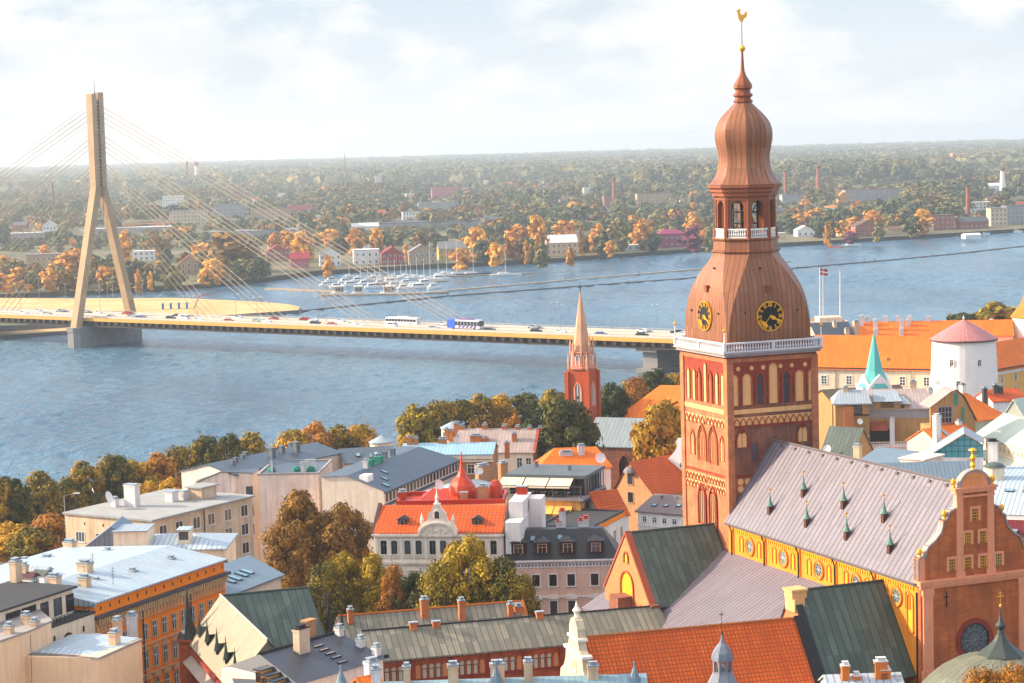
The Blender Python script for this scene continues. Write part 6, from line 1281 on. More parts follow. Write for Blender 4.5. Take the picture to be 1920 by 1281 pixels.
for q in ((597, 1212), (608, 1219), (619, 1226), (630, 1233), (642, 1242)):
    n_ = Vector((0, -(zt_ - 16.9), 7.6)).normalized(); o_ = h.R @ (CAM - h.o); d_ = h.R @ ray(*q); p = o_ + d_ * ((Vector((0, -.4, 16.9)) - o_).dot(n_) / d_.dot(n_))
    h.skylight(p.x, p.y, p.z, 1.5, .35, pr, lit=plast('skylight_pale', (.45, .38, .36)))
def onroof(H, q, pt, n_): o_ = H.R @ (CAM - H.o); d_ = H.R @ ray(*q); return o_ + d_ * ((Vector(pt) - o_).dot(n_) / d_.dot(n_))
n_ = Vector((0, -(zt_ - 16.9), 7.6)).normalized()
p = onroof(h, (566, 1222), (0, -.4, 16.9), n_); h.chim(p.x, p.y, p.z - .5, p.z + 2.7, 1.7, 1.0, plast('chimney_beige', (.66, .52, .38)), DARK)
p = onroof(h, (594, 1196), (0, -.4, 16.9), n_); h.chim(p.x - .3, p.y + .9, p.z - .7, p.z + 2.0, 1.5, .9, TANB, TANB, pots=False)
for q in ((655, 1186), (683, 1210), (705, 1228)): p = onroof(h, q, (0, -.4, 16.9), n_); h.chim(h.L - .1, p.y, p.z - .5, p.z + .9, .85, .7, CHW, ZINC)
gl = MB()
for k in range(5):
    q = (500 + k * 11.5, 1246 + k * 10.5); p = onroof(h, q, (0, -.4, 16.9), n_)
    d = h.dormer(p.x - 1.3, p.y, p.z - 1.9, 1.0, 1.5, 2.6, mat('dormer_glass_roof', (.08, .10, .12), 'seam', sp=.3, rough=.25), OCHRE, 'flat', True, 'l', BROWNW)
# ---------------------------------------------------------------- orange apartment house on the left
h = House('orange_apartment_house', 'bright orange apartment house with rows of tall windows and a pale metal roof', 'apartment house', (177, 1130), (420, 1049), 20.0, 27.0, ORG)
zs_ = 18.2
m_ = MB(); zt_ = 21.4
m_.face([(-.3, -.4, 20.05), (h.L + .3, -.4, 20.05), (h.L + .3, 1.8, 20.35), (-.3, 1.8, 20.35)]); m_.face([(-.3, 1.8, 20.35), (h.L + .3, 1.8, 20.35), (h.L + .3, 9, zt_), (-.3, 9, zt_)]); m_.face([(-.3, 9, zt_), (h.L + .3, 9, zt_), (h.L + .3, 27.2, 20.1), (-.3, 27.2, 20.1)]); m_.face([(-.3, -.4, 19.85), (h.L + .3, -.4, 19.85), (h.L + .3, -.4, 20.05), (-.3, -.4, 20.05)])
for x in (-.3, h.L + .3): m_.face([(x, -.4, 20.05), (x, 1.8, 20.35), (x, 9, zt_), (x, 27.2, 20.1), (x, 27.2, 19.5), (x, -.4, 19.5)])
h.roof = m_.build('roof', PALEZ, h.T)
m_ = MB(); m_.box(-.6, -.75, 17.95, h.L + .5, -.002, 18.3); m_.build('cornice_shelf', plast('dark_lead', (.16, .14, .14)), h.T)
m_ = MB(); m_.box(-.4, -.35, 17.0, h.L + .4, -.002, 17.2); m_.box(-.3, -.25, 16.0, h.L + .3, -.002, 16.15)
for k in range(58): m_.box(k * .5 + .1, -.6, 17.2, k * .5 + .35, -.002, 17.95)
for k in range(38): m_.box(k * .76 + .1, -.16, 16.3, k * .76 + .55, -.002, 16.9)
m_.build('bracket_cornice', plast('cornice_cream', (.72, .5, .26), (.55, .36, .18)), h.T)
vent = win(.28, .5, 'rect', .0, .02, BROWNW, DARK, None, sill=False)
for k in range(15): new('attic_vent', vent, h.T, (1.2 + k * 1.95, 0, 18.8))
OW = dict(fr=.16, d=.12, mf=plast('window_surround', (.70, .46, .25), (.5, .3, .15)), mp=GLASS, mm=WHITE)
xs = [1.6 + k * 2.16 for k in range(13)]
h.wins('f', xs, [13.1], .95, 2.0, mull=(1, 1), **OW); h.wins('f', xs, [9.2], .95, 2.2, mull=(1, 1), ped='tri', **OW); h.wins('f', xs, [5.4], .95, 2.2, 'round', mull=(1, 1), ped='seg', **OW); h.wins('f', xs, [1.6], 1.0, 2.2, mull=(1, 1), **OW)
m_ = MB(); m_.box(-.2, -.22, 12.3, h.L + .2, -.002, 12.5); m_.box(-.2, -.25, 8.5, h.L + .2, -.002, 8.7)
m_.build('string_courses', OW['mf'], h.T)
for x in (9.7, 20.5): m_ = MB(); m_.tube((x, -.2, 0), (x, -.2, 17.8), .09, .09, 6); m_.build('downpipe', DARK, h.T)
for qb, qt, y, w_, m__ in (((103, 1116), (103, 1080), 7, 1.1, CHM), ((160, 1085), (160, 1055), 9, 1.3, CHM), ((180, 1108), (180, 1088), 6, .9, CHM), ((160, 1115), (160, 1082), 5, 1.0, CHM), ((249, 1088), (249, 1070), 5, .85, CHM), ((321, 1064), (321, 1047), 5, .8, CHM), ((203, 1048), (203, 1032), 17, .75, CHM), ((89, 1066), (89, 1045), 24, 1.2, CHB), ((47, 1067), (47, 1050), 27, .8, CHM), ((132, 1034), (132, 1016), 26, 1.2, CHM)):
    p = h.aty(qb, y); t = h.aty(qt, y); h.chim(p.x, y, p.z - 1.6, t.z, 1.0 * w_, 1.3 * w_, m__)
h.dormer(8.0, 13, 20.8, 1.5, 1.0, 2.5, ZINC, BEIGE, 'gable', True, 'f', BROWNW)
def aerial(H, q, hgt, y): p = H.aty(q, y); m_ = MB(); m_.tube((p.x, y, p.z), (p.x, y, p.z + hgt), .04, .03, 5); [m_.box(p.x - .5, y - .02, p.z + hgt - .3 - k * .35, p.x + .5, y + .02, p.z + hgt - .27 - k * .35) for k in range(4)]; m_.build('aerial', DARK, H.T)
aerial(h, (213, 1110), 3.2, 3); aerial(h, (175, 1085), 3.4, 9)
# ---------------------------------------------------------------- cream house with a roof terrace
h = House('terrace_house', 'cream house with a dark flat roofed penthouse, glazed terrace and a round orange window', 'house', (96, 1178), (177, 1150), 18.8, 12.0, CREAM, x0=-14)
h.L += 14; m_ = MB(); m_.box(0, 0, 0, h.L, 12, 18.8, bottom=False); bpy.data.objects.remove(h.W); h.W = m_.build('wall', CREAM, h.T); h.flat(FELTD, .25, FELTD)
m_ = MB(); m_.box(-6, 2.4, 18.8, h.L - 1.0, 12, 22.0); m_.build('penthouse', CREAM, h.T); m_ = MB(); m_.box(-6.5, 1.9, 22.0, h.L - .6, 12.2, 22.25); m_.build('penthouse_roof', FELTD, h.T)
gw = win(2.6, 2.2, 'rect', .08, .06, BROWNW, GLASS, (2, 0), BROWNW, sill=False); gw2 = win(1.4, 2.1, 'rect', .08, .06, BROWNW, GLASS, (0, 0), BROWNW, sill=False)
for x, me_ in ((2.5, gw2), (6.5, gw2), (10, gw), (13, gw), (16, gw2), (18.6, gw2), (21, gw2)): new('terrace_window', me_, h.T, (x, 2.4, 19.2))
m_ = MB(); m_.box(0, .05, 19.75, h.L, .12, 19.82); [m_.box(k * .8, .05, 19, k * .8 + .05, .1, 19.8) for k in range(int(h.L / .8))]; m_.build('terrace_railing', DARK, h.T)
new('arched_window', win(1.7, 2.4, 'round', .2, .12, BROWNW, plast('orange_window', (.55, .18, .03)), (2, 1), BROWNW, sill=False), h.T, (h.L - 5.5, 0, 15.0)); h.wins('f', [h.L - 10.5, h.L - 8], [13.9], .8, 1.1, mf=BROWNW, mp=GLASS); h.wins('f', [h.L - 11, h.L - 8.2, h.L - 2.4], [17.0], .5, .8, 'round', mf=CREAM, mp=BROWNW, mull=None, sill=False)
m_ = MB(); m_.box(4, 8, 22.25, 7, 10, 22.7); m_.box(1.5, 6, 22.25, 3.5, 7.4, 23.0); m_.build('roof_plant', FELTD, h.T); h.chimpx((30, 1080), (30, 1052), 11, 1.2, 1.0); h.chimpx((47, 1078), (47, 1060), 11.4, .7, .7)
p = h.aty((52, 1094), 11.0); d = h.dormer(p.x, 9.8, p.z - .2, 1.6, 1.2, 2, mat('plum_sheet', (.16, .07, .09), 'plaster'), WHP, 'gable'); d2 = h.dormer(p.x + 2.6, 9.8, p.z - .2, 1.6, 1.0, 2, GRNM, WHP, 'gable', False)
# ---------------------------------------------------------------- peach firewall house at the bottom left
def pxprism(name, label, cat, pts, z, m, zb=0, group='old town houses'):
    w_ = [P(px, py, z) for px, py in pts]; c = sum(w_, Vector()) / len(w_); c.z = 0; o = thing(name, label, cat, c, 0, group); q = [(v.x - c.x, v.y - c.y) for v in w_]
    ar = sum(q[i][0] * q[(i + 1) % len(q)][1] - q[(i + 1) % len(q)][0] * q[i][1] for i in range(len(q)))
    if ar < 0: q.reverse()
    m_ = MB(); m_.prism(q, zb, z, bottom=False); m_.build('wall', m, o); return o, q, c
h = House('peach_house', 'peach plastered house with blank firewalls and a pale metal roof in the bottom left corner', 'house', (185, 1233), (265, 1198), 18.0, 9.5, PEACH)
h.cornice(17.75, plast('lead_coping', (.36, .37, .42)), .12, .28, 'fl')
rz = h.aty((210, 1176), 6.0)
h.polyroof([[(.3, .3, 17.9), (h.L, .3, 18.1), (h.L, 6, rz.z), (2.6, 6, rz.z)], [(.3, .3, 17.9), (2.6, 6, rz.z), (.3, 9.5, 18)], [(2.6, 6, rz.z), (h.L, 6, rz.z), (h.L, 9.6, 18), (.3, 9.6, 18)]], PALEZ)
h.chimpx((216, 1225), (216, 1185), 1.6, 1.2, .9, plast('chimney_peach', (.80, .56, .38))); h.chimpx((248, 1178), (248, 1153), 6.4, 1.1, .9, CHW); h.chimpx((220, 1178), (220, 1162), 6.2, 1.0, .8, plast('chimney_peach', (.80, .56, .38)))
new('window', win(.9, 1.3, 'rect', .06, .05, WHP, GLASS, (1, 0)), h.T, (h.L - 1.3, 0, 11.3))
w1 = h.atz((55, 1230), 18); w2 = h.atz((-40, 1232), 18)
m_ = MB(); q = [(0.02, .02), (.05, 9.4), (w1.x + 2, w1.y + 9), (w1.x, w1.y)]; m_.prism([p for p in reversed(q)], 0, 17.9, bottom=False); m_.build('lower_firewall', PEACH, h.T)
m_ = MB(); m_.face([(0.4, 1.0, 18.0), (.4, 9, 18.0), (w1.x + 1.6, w1.y + 9, 18.4), (w1.x + .6, w1.y + .6, 18.0)]); m_.build('lean_to_roof', BLUEZ, h.T)
t0 = h.atz((96, 1167), 20.5); t1 = h.atz((54, 1186), 20.5); t2 = h.atz((38, 1192), 20.5); t3 = h.atz((-60, 1225), 20.5)
m_ = MB(); q = [(t1.x, t1.y), (t0.x, t0.y), (t0.x + 5, t0.y + 5), (t3.x + 8, t3.y + 9), (t3.x, t3.y)]
ar = sum(q[i][0] * q[(i + 1) % 5][1] - q[(i + 1) % 5][0] * q[i][1] for i in range(5)); q = q if ar > 0 else q[::-1]; m_.prism(q, 0, 20.5, bottom=False); m_.build('tall_firewall', PEACH, h.T); m_ = MB(); c_ = Vector((sum(p[0] for p in q) / 5, sum(p[1] for p in q) / 5)); m_.prism([(c_.x + (p[0] - c_.x) * 1.03, c_.y + (p[1] - c_.y) * 1.03) for p in q], 20.5, 20.75); m_.build('wall_coping', plast('lead_coping', (.36, .37, .42)), h.T)
for q_, z_ in (((18, 1190), 1.5), ((50, 1172), 1.7), ((65, 1176), 1.0)): p = h.atz(q_, 20.6); h.chim(p.x, p.y, 20, 20.6 + z_ * .7, .9, .8, CHM)
m_ = MB(); a = h.atz((40, 1200), 20.5); m_.tube((t1.x + .1, t1.y - .12, 20.2), (t1.x - 2, t1.y - 1.4, 15), .03, .03, 4); m_.build('cable', DARK, h.T)
# ================================================================ MIDDLE OF THE OLD TOWN
h = House('hip_roofed_house', 'blue grey hip roofed house with skylights at the end of the orange block', 'house', (423, 1118), (527, 1078), 15.0, 12.0, CREAM)
a = h.aty((467, 1040), 7.5); h.hip(a.z - 15, BLUEZ, r0=-4, r1=a.x, yr=7.5); h.wins('f', span(4, h.L - 1.2, 4), [11.2, 7.8], .95, 1.8)
n_ = Vector((0, -(a.z - 15), 7.9)).normalized()
for q in ((430, 1090), (441, 1085), (453, 1078), (463, 1073)): p = onroof(h, q, (0, -.4, 15), n_); h.skylight(p.x, p.y, p.z + .05, 1.0, 2.0, math.atan2(a.z - 15, 7.9))
h = House('dormered_house', 'pale metal roofed house with a boxy attic dormer behind the orange apartment house', 'house', (262, 1032), (420, 1028), 17.0, 12.0, CREAM, L=None)
a = h.aty((361, 999), 6.5); h.hip(a.z - 17, PALEZ, r0=3.0, r1=a.x, yr=6.5, x0=-4)
p = h.aty((245, 1030), 1.0); d = h.dormer(p.x, 1.0, 17.2, 5.0, 2.4, 6, ZINC, CREAM, 'flat', False); d2 = h.dormer(h.aty((345, 1025), 2.0).x, 2.0, 17.9, 1.8, 1.5, 3, PALEZ, CREAM, 'flat', True, 'f', BROWNW)
h.chimpx((228, 1012), (228, 990), 8, 1.6, 1.0, CHW); h.chimpx((310, 1040), (310, 1030), 1.0, 1.2, .8, CHB)
m_ = MB(); m_.extr([(-9, 17), (0, 17), (-4.5, 20.3)], 2, 11); m_.build('side_roof', BLUEZ, h.T); m_ = MB(); m_.box(-8.6, 2.4, 0, 0, 10.6, 17, bottom=False); m_.build('side_wall', CREAM, h.T)
# beige modernist apartments
h = House('beige_apartment_block', 'plain beige flat roofed apartment block by the riverside trees with streaked walls', 'apartment block', (285, 978), (473, 932), 16.0, 18.8, BEIGE)
m_ = MB(); m_.box(-.35, -.35, 16, h.L + .35, 19.1, 16.3); h.roof = m_.build('roof', FELT, h.T)
h.wins('f', [2.6, 6.6, 11.0, 14.8, 19.2, 23.6], [13.1, 9.9, 6.7, 3.5], 1.8, 1.8, mull=(1, 0), fr=.05, d=.06); h.wins('l', [2.6, 6.5, 11.2, 15.6], [11.6, 8.4, 5.2], 1.9, 1.6, mull=(2, 0), fr=.05, d=.06)
sv_ = win(.3, .5, 'rect', 0, .02, BROWNW, DARK, None, sill=False)
for y in (2.5, 6.5, 10.5, 14.5): new('attic_vent', sv_, h.T, (0, y, 14.4), SIDE['l'])
m_ = MB(); m_.tube((12.9, -.12, 0), (12.9, -.12, 16), .09, .09, 6); m_.build('downpipe', DARK, h.T)
h.chim(9, 12, 16.2, 20.0, 1.3, 2.4, CHW, pots=False); h.chim(7.5, 14.5, 16.2, 17.6, 1.0, 1.0, CHW); h.chim(15.5, 9, 16.2, 18, 1.6, 1.6, CHW, pots=False); h.chim(17.8, 8.4, 16.2, 17.8, 1.4, 1.4, CHW, pots=False)
m_ = MB(); m_.box(18.5, 5, 16.2, 22.5, 8, 18.3); m_.build('stair_housing', BEIGE, h.T); m_ = MB(); m_.box(18.1, 4.6, 18.3, 22.9, 8.4, 18.5); m_.build('housing_roof', FELT, h.T)
dishm = MB(); dishm.lathe([(0, 0), (.35, .05), (.7, .22)], 14, m=0, cap=False); dishm.tube((0, 0, 0), (0, 0, -1.2), .04, .04, 5, 1); dishm = dishm.mesh('satellite_dish', [WHITE, DARK])
def dish(H, x, y, z, s=1.0, az=0.0): o = new('satellite_dish', dishm, H.T, (x, y, z), 0, s); o.rotation_euler = (rad(70), 0, az)
dish(h, 5.2, 14, 18.2, 1.5, .2); dish(h, 6, 18, 19.0, .7, .8)
# pale firewall houses
h = House('firewall_house', 'tall pale pink house with a blank stained firewall rising behind the brown trees', 'house', (483, 891), (597, 889), 17.0, 16.0, PALEP)
h.flat(SLATE, .3, plast('lead_coping', (.36, .37, .42))); wd = win(1.0, 1.5, 'rect', .06, .05, WHP, GLASS, (1, 0)); m_ = MB(); m_.box(-.02 - 1.0, 1.5, 0, -.02, 15, 16.9, bottom=False); m_.build('recess_wall', PEACH, h.T)
lo = [h.aty(q, 1.6) for q in ((365, 907), (415, 886), (482, 888))]; m_ = MB(); m_.extr([(lo[0].x, 0), (-1.05, 0), (-1.05, lo[2].z), (lo[1].x, lo[1].z), (lo[0].x, lo[0].z)], 1.6, 13); m_.build('rear_wing', PALEP, h.T)
m_ = MB(); m_.face([(lo[0].x - .3, 1.3, lo[0].z + .1), (lo[1].x, 1.3, lo[1].z + .15), (lo[1].x, 13.2, lo[1].z + .15), (lo[0].x - .3, 13.2, lo[0].z + .1)]); m_.face([(lo[1].x, 1.3, lo[1].z + .15), (-.9, 1.3, lo[2].z + .15), (-.9, 13.2, lo[2].z + .15), (lo[1].x, 13.2, lo[1].z + .15)]); m_.build('rear_roof', SLATE, h.T)
for z in (13.0, 9.6, 6.2): new('window', win(1.1, 1.7, 'rect', .05, .05, BROWNW, GLASS, (1, 0)), h.T, (-1.9, 1.6, z))
GRT = plast('tank_green', (.03, .28, .2))
for k, (x, y) in enumerate(((2, 3), (6.5, 3.4), (9.2, 3.0))): m_ = MB(); m_.lathe([(.75, 17), (.75, 17.6), (.4, 17.95), (0, 18.0)], 10, (x, y)); m_.build('green_tank', GRT, h.T)
h.chim(7.8, 2.6, 17, 18.8, .7, .7, CHW, pots=False); h.chim(9.0, 4, 17, 19, 1.6, .7, CHW, pots=False); h.chim(2.2, 2.2, 17, 19.2, .35, .35, CHW)
h = House('vented_roof_house', 'long house with a slate blue roof crowded with vents above the firewall house', 'house', (440, 890), (640, 848), 17.0, 13.0, PALEP)
h.gable_x(1.6, SLATE); vb = MB().box(-.5, -.5, 0, .5, .5, 1.9).box(-.6, -.6, 1.9, .6, .6, 2.1).mesh('roof_vent', plast('vent_grey', (.2, .22, .24)))
for x, y, s_ in ((6, 5, .7), (9, 6, .7), (11, 7, .8), (15, 4, 1), (19, 5, .9), (22, 4, 1.1), (4, 4, .6), (25, 8, .7)): new('roof_vent', vb, h.T, (x, y, 17.6), 0, s_)
h = House('courtyard_house', 'low slate blue roofed house left of the long house with strip windows', 'house', (646, 868), (745, 862), 15.5, 11.0, PALEP)
h.gable_x(2.0, SLATE); h.wins('f', span(1.2, h.L - 1, 4), [12.8], .9, 1.3)
for x in (3, 6.5): h.skylight(x, 2.4, 16.5, .9, 1.3, math.atan2(2, 5.5))
# long house with strip windows
h = House('strip_window_house', 'long pale house with a slate blue roof and an attic band of windows', 'house', (720, 921), (858, 861), 15.0, 11.8, plast('warm_white_plaster', (.82, .70, .58), (.68, .55, .44)))
a = h.atx((652, 892), 0); rz = a.z
h.polyroof([[(-.3, -.5, 14.9), (h.L + .3, -.5, 14.9), (h.L - 2, 7, rz), (-.3, 7, rz)], [(h.L + .3, -.5, 14.9), (h.L + .3, 12, 15.4), (h.L - 2, 7, rz)], [(-.3, 7, rz), (h.L - 2, 7, rz), (h.L + .3, 12, rz - .3), (-.3, 12, rz - .3)]], SLATE)
m_ = MB(); m_.extr([(0.02, 14.95), (11.78, 14.95), (11.78, rz - .35), (7, rz - .08)], .002, .4, 0, 'x'); m_.build('gable_wall', h.wall, h.T)
m_ = MB(); m_.box(-.25, -.6, 14.6, h.L + .3, -.05, 14.88); m_.box(-.2, -.8, 12.4, h.L + .2, -.002, 12.65); m_.build('eaves_band', plast('slate_trim', (.13, .15, .18)), h.T)
sw = win(1.1, 1.5, 'rect', .08, .06, plast('window_post', (.55, .42, .36)), GLASS, (1, 0), BROWNW, sill=False); put_wins(sw, h.T, 'f', span(1.2, h.L - 1, 22), [12.9]); h.wins('f', span(1.5, h.L - 1, 12), [9.2, 5.8], 1.0, 1.7)
new('window', win(1.6, 1.8, 'rect', .05, .05, WHP, GLASS, (1, 0)), h.T, (0, 8.3, 9.8), SIDE['l']); new('window', win(1.1, 1.7, 'rect', .05, .05, WHP, GLASS, (1, 0)), h.T, (0, 1.2, 4.5), SIDE['l'])
for x, y in ((7, 2.6), (11, 4.2), (3.5, 1.0)): h.skylight(x, y, 14.9 + (rz - 14.9) * (y + .5) / 7.5 + .03, 1.0, 1.4, math.atan2(rz - 14.9, 7.5))
m_ = MB(); m_.box(1.0, 3.4, 15.5, 3.6, 5.0, 17.5); m_.build('roof_box', WHP, h.T); h.chim(9, 7, rz - .5, rz + 1.3, .7, .7, CHW); h.chim(13, 7.5, rz - .5, rz + 1.5, .6, .6, plast('vent_grey', (.2, .22, .24)))
for x in (18, 21, 25): new('roof_vent', vb, h.T, (x, 8, rz - .4), 0, .8)
for x, y in ((12, 7.4), (16, 7.2)): m_ = MB(); m_.box(x - .8, y - .6, rz - .3, x + .8, y + .6, rz + 1.1); m_.build('green_tank', GRT, h.T)
# white house with orange roof and curved gable
h = House('white_gabled_house', 'ornate white house with an orange pantile roof and a curved central gable', 'house', (700, 999), (943, 999), 18.0, 11.0, LIME)
S = h.L / 243.0; a = h.aty((705, 947), 5.6); rz = a.z
h.polyroof([[(.1, -.35, 17.95), (h.L - .1, -.35, 17.95), (h.L - .1, 5.6, rz), (.1, 5.6, rz)], [(.1, 5.6, rz), (h.L - .1, 5.6, rz), (h.L - .1, 11, 18.2), (.1, 11, 18.2)]], TILE)
m_ = MB(); m_.extr([(-.6, 17.6), (11, 17.6), (5.6, rz + .35)], -.35, .15, 0, 'x'); m_.extr([(-.6, 17.6), (11, 17.6), (5.6, rz + .35)], h.L - .15, h.L + .3, 0, 'x'); m_.build('firewall_parapet', plast('dark_verge_paint', (.13, .09, .085)), h.T)
m_ = MB(); m_.box(-.2, -.5, 17.5, h.L + .2, -.002, 17.8); m_.box(-.15, -.3, 13.3, h.L + .15, -.002, 13.7); m_.box(-.12, -.2, 14.3, h.L + .12, -.002, 14.5)
for k in range(11): x = .25 + k * (h.L - .9) / 10; m_.box(x, -.16, 13.7, x + .45, -.002, 17.5)
m_.build('stone_bands', LIME, h.T)
aw2 = win(.95, 2.1, 'seg', .12, .14, LIME, GLASS, (1, 1), plast('green_grey_frame', (.16, .2, .19)))
for px in (719, 739, 764, 785, 811, 831, 857, 877, 903, 925): new('arched_window', aw2, h.T, ((px - 700) * S, 0, 14.75))
for px in (730, 775, 822, 868, 912): new('window', win(1.25, 2.2, 'rect', .18, .12, LIME, GLASS, (1, 1), BROWNW, ped='tri'), h.T, ((px - 700) * S, 0, 9.8))
h.wins('f', [(px - 700) * S for px in (730, 775, 822, 868, 912)], [5.6, 1.6], 1.2, 2.2, mf=LIME, mm=BROWNW)
gx = (822 - 700) * S
go = [(-3.0, 17.6), (-2.9, 18.6), (-2.6, 19.0), (-2.5, 19.5), (-1.7, 19.7), (-1.35, 20.4), (-1.3, 21.0), (-.75, 21.5), (-.5, 22.1), (.5, 22.1), (.75, 21.5), (1.3, 21.0), (1.35, 20.4), (1.7, 19.7), (2.5, 19.5), (2.6, 19.0), (2.9, 18.6), (3.0, 17.6)]
m_ = MB(); m_.extr([(gx + x, z) for x, z in reversed(go)], -.45, .2); gq = m_.build('curved_gable', LIME, h.T)
m_ = MB(); a_ = [(2.6 * math.cos(math.pi * k / 14), 17.7 + 1.7 * math.sin(math.pi * k / 14)) for k in range(15)]; b_ = [(x * 1.14, 17.7 + (z - 17.7) * 1.18) for x, z in a_]
for k in range(14):
    m_.face([(gx + a_[k][0], -.75, a_[k][1]), (gx + b_[k][0], -.75, b_[k][1]), (gx + b_[k + 1][0], -.75, b_[k + 1][1]), (gx + a_[k + 1][0], -.75, a_[k + 1][1])]); m_.face([(gx + b_[k][0], -.75, b_[k][1]), (gx + b_[k][0], -.4, b_[k][1]), (gx + b_[k + 1][0], -.4, b_[k + 1][1]), (gx + b_[k + 1][0], -.75, b_[k + 1][1])]); m_.face([(gx + a_[k][0], -.75, a_[k][1]), (gx + a_[k][0], -.4, a_[k][1]), (gx + a_[k + 1][0], -.4, a_[k + 1][1]), (gx + a_[k + 1][0], -.75, a_[k + 1][1])])
for k in range(9): m_.box(gx - 1.8 + k * .4, -.62, 17.8 + .6 * math.sin(k * 1.3) ** 2, gx - 1.6 + k * .4, -.45, 18.3 + .5 * math.sin(k * .9) ** 2)
m_.box(gx - .5, -.6, 22.1, gx + .5, .3, 22.4); m_.lathe([(.35, 22.4), (.2, 22.9), (.3, 23.3), (.1, 23.8), (.05, 24.6)], 8, (gx, -.15)); m_.lathe([(.22, 19.5), (.3, 20.0), (.1, 20.6), (0, 21.1)], 8, (gx - 2.35, -.2)); m_.lathe([(.22, 19.5), (.3, 20.0), (.1, 20.6), (0, 21.1)], 8, (gx + 2.35, -.2)); m_.build('gable_ornament', LIME, gq)
new('oval_window', win(.7, 1.1, 'round', .14, .1, LIME, GLASS, None, sill=False), gq, (gx, -.45, 20.2))
for px in (751, 891):
    d = h.dormer((px - 700) * S, 1.5, 18.9, 1.3, .9, 1.6, plast('dark_lead_dormer', (.12, .11, .12)), plast('dark_lead_dormer', (.12, .11, .12)), 'gable', False); new('oval_window', win(.45, .7, 'round', .1, .08, plast('lead_grey', (.4, .38, .37)), GLASS, None, sill=False), d, (0, 0, .05))
wl_ = h.L; fa = h.atz((985, 942), 21.5)
m_ = MB(); m_.box(h.L + .32, .2, 0, h.L + 2.6, 12.5, 19.5, bottom=False); m_.box(h.L + .32, 4, 19.5, h.L + 2.5, 12.4, 22.0); m_.box(h.L + 2.6, 9, 0, h.L + 4.6, 12.5, 21.6, bottom=False); m_.build('side_firewall', WHP, h.T)
new('window', win(.8, 2.4, 'rect', .06, .05, WHP, plast('shutter_white', (.7, .66, .6)), (0, 1)), h.T, (h.L + 2.6, 5, 15.6), SIDE['r'])
h.chim(h.L + 1.4, 10.5, 22.0, 23.2, 1.6, 1.2, REDSH, pots=False)
# red roofed house behind it with an onion turret
h = House('red_sheet_roofed_house', 'house with a vivid red metal roof and a red onion shaped turret', 'house', (745, 948), (945, 944), 20.0, 9.0, PEACH)
h.flat(REDSH, .7, REDSH); h.polyroof([[(3, 3, 20.1), (h.L - 1, 3, 20.1), (h.L - 2, 6, 21.6), (5, 6, 21.6)], [(5, 6, 21.6), (h.L - 2, 6, 21.6), (h.L - 1, 9, 20.1), (3, 9, 20.1)], [(3, 3, 20.1), (5, 6, 21.6), (3, 9, 20.1)]], REDSH, 'red_hip_roof')
p = h.aty((867, 930), 4.0); m_ = MB(); m_.lathe([(1.9, 20), (1.9, 20.8), (2.1, 21.0), (2.15, 21.5), (1.95, 22.3), (1.5, 23.0), (.9, 23.7), (.5, 24.5), (.25, 25.4), (.06, 27.6)], 10, (p.x, 4.0)); m_.build('onion_turret', mat('red_copper', (.62, .10, .035), 'plaster', rough=.4), h.T)
p = h.aty((930, 925), 4.0); m_ = MB(); m_.lathe([(1.0, 20), (1.0, 22.2), (.6, 22.9), (0, 23.2)], 8, (p.x, 4.0)); m_.build('red_vent_turret', mat('red_copper', (.62, .10, .035)), h.T)
p = h.aty((906, 940), 2.0); h.chim(p.x, 2, 20, 22.4, 1.4, 1.0, TANB); p = h.aty((870, 945), 1.4); h.chim(p.x, 1.4, 20, 21.6, 1.2, .9, TANB, pots=False); dish(h, h.aty((823, 925), 3).x, 3, 22.6, 1.1, .6); p = h.aty((755, 940), 3); h.chim(p.x, 3, 20, 21.6, 1.2, .8, mat('red_copper', (.62, .10, .035)))
h = House('pale_blue_roofed_house', 'pale blue grey roofed house with a broad tan chimney behind the red turret', 'house', (838, 932), (948, 914), 15.0, 7.0, PEACH)
h.hip(1.6, ZINC); h.chimpx((905, 905), (905, 873), 6, 2.6, 1.0, TANB); h.chimpx((943, 890), (943, 868), 7, 1.6, .9, TANB); dish(h, h.aty((893, 888), 3).x, 3, 18, 1.0, .1); dish(h, h.aty((899, 888), 3).x, 3, 18, .9, -.2); h.wins('f', span(2, h.L - 2, 5), [11.5, 8], 1.0, 1.7)
# rooftop restaurant
h = House('rooftop_restaurant', 'modern steel and glass rooftop restaurant with cream awnings over a full terrace', 'restaurant', (953, 890), (1095, 893), 19.0, 11.0)
m_ = MB(); m_.box(-1.0, -2.6, 0, h.L, 11, 15.2, bottom=False); m_.build('lower_wall', OCHRE, h.T); m_ = MB(); m_.box(-1.4, -3.0, 15.2, h.L + .6, 11.3, 15.7); m_.build('terrace_floor', plast('terrace_grey', (.38, .34, .32)), h.T)
m_ = MB(); m_.box(-.4, -.5, 18.6, h.L + .5, 11.4, 19.15); m_.build('roof_slab', plast('steel_roof', (.17, .195, .21), (.13, .15, .165)), h.T)
m_ = MB(); m_.box(.1, .1, 15.7, h.L - .2, 10.8, 18.6); m_.build('dark_interior', mat('dark_glazing', (.03, .028, .032), 'glass', (.10, .07, .06), rough=.15), h.T)
m_ = MB()
for k in range(9): x = -.2 + k * (h.L + .3) / 8; m_.box(x - .07, -.35, 15.7, x + .07, -.2, 18.6)
for k in range(9): y = -.3 + k * 11.4 / 8; m_.box(h.L + .15, y - .08, 12.2, h.L + .3, y + .08, 18.6)
m_.box(h.L, -2.9, 15.0, h.L + .7, 11.3, 15.25); m_.box(-1.3, -2.95, 16.7, h.L + .4, -2.85, 16.78)
for k in range(22): x = -1.3 + k * (h.L + 1.6) / 21; m_.box(x - .03, -2.93, 15.7, x + .03, -2.87, 16.75)
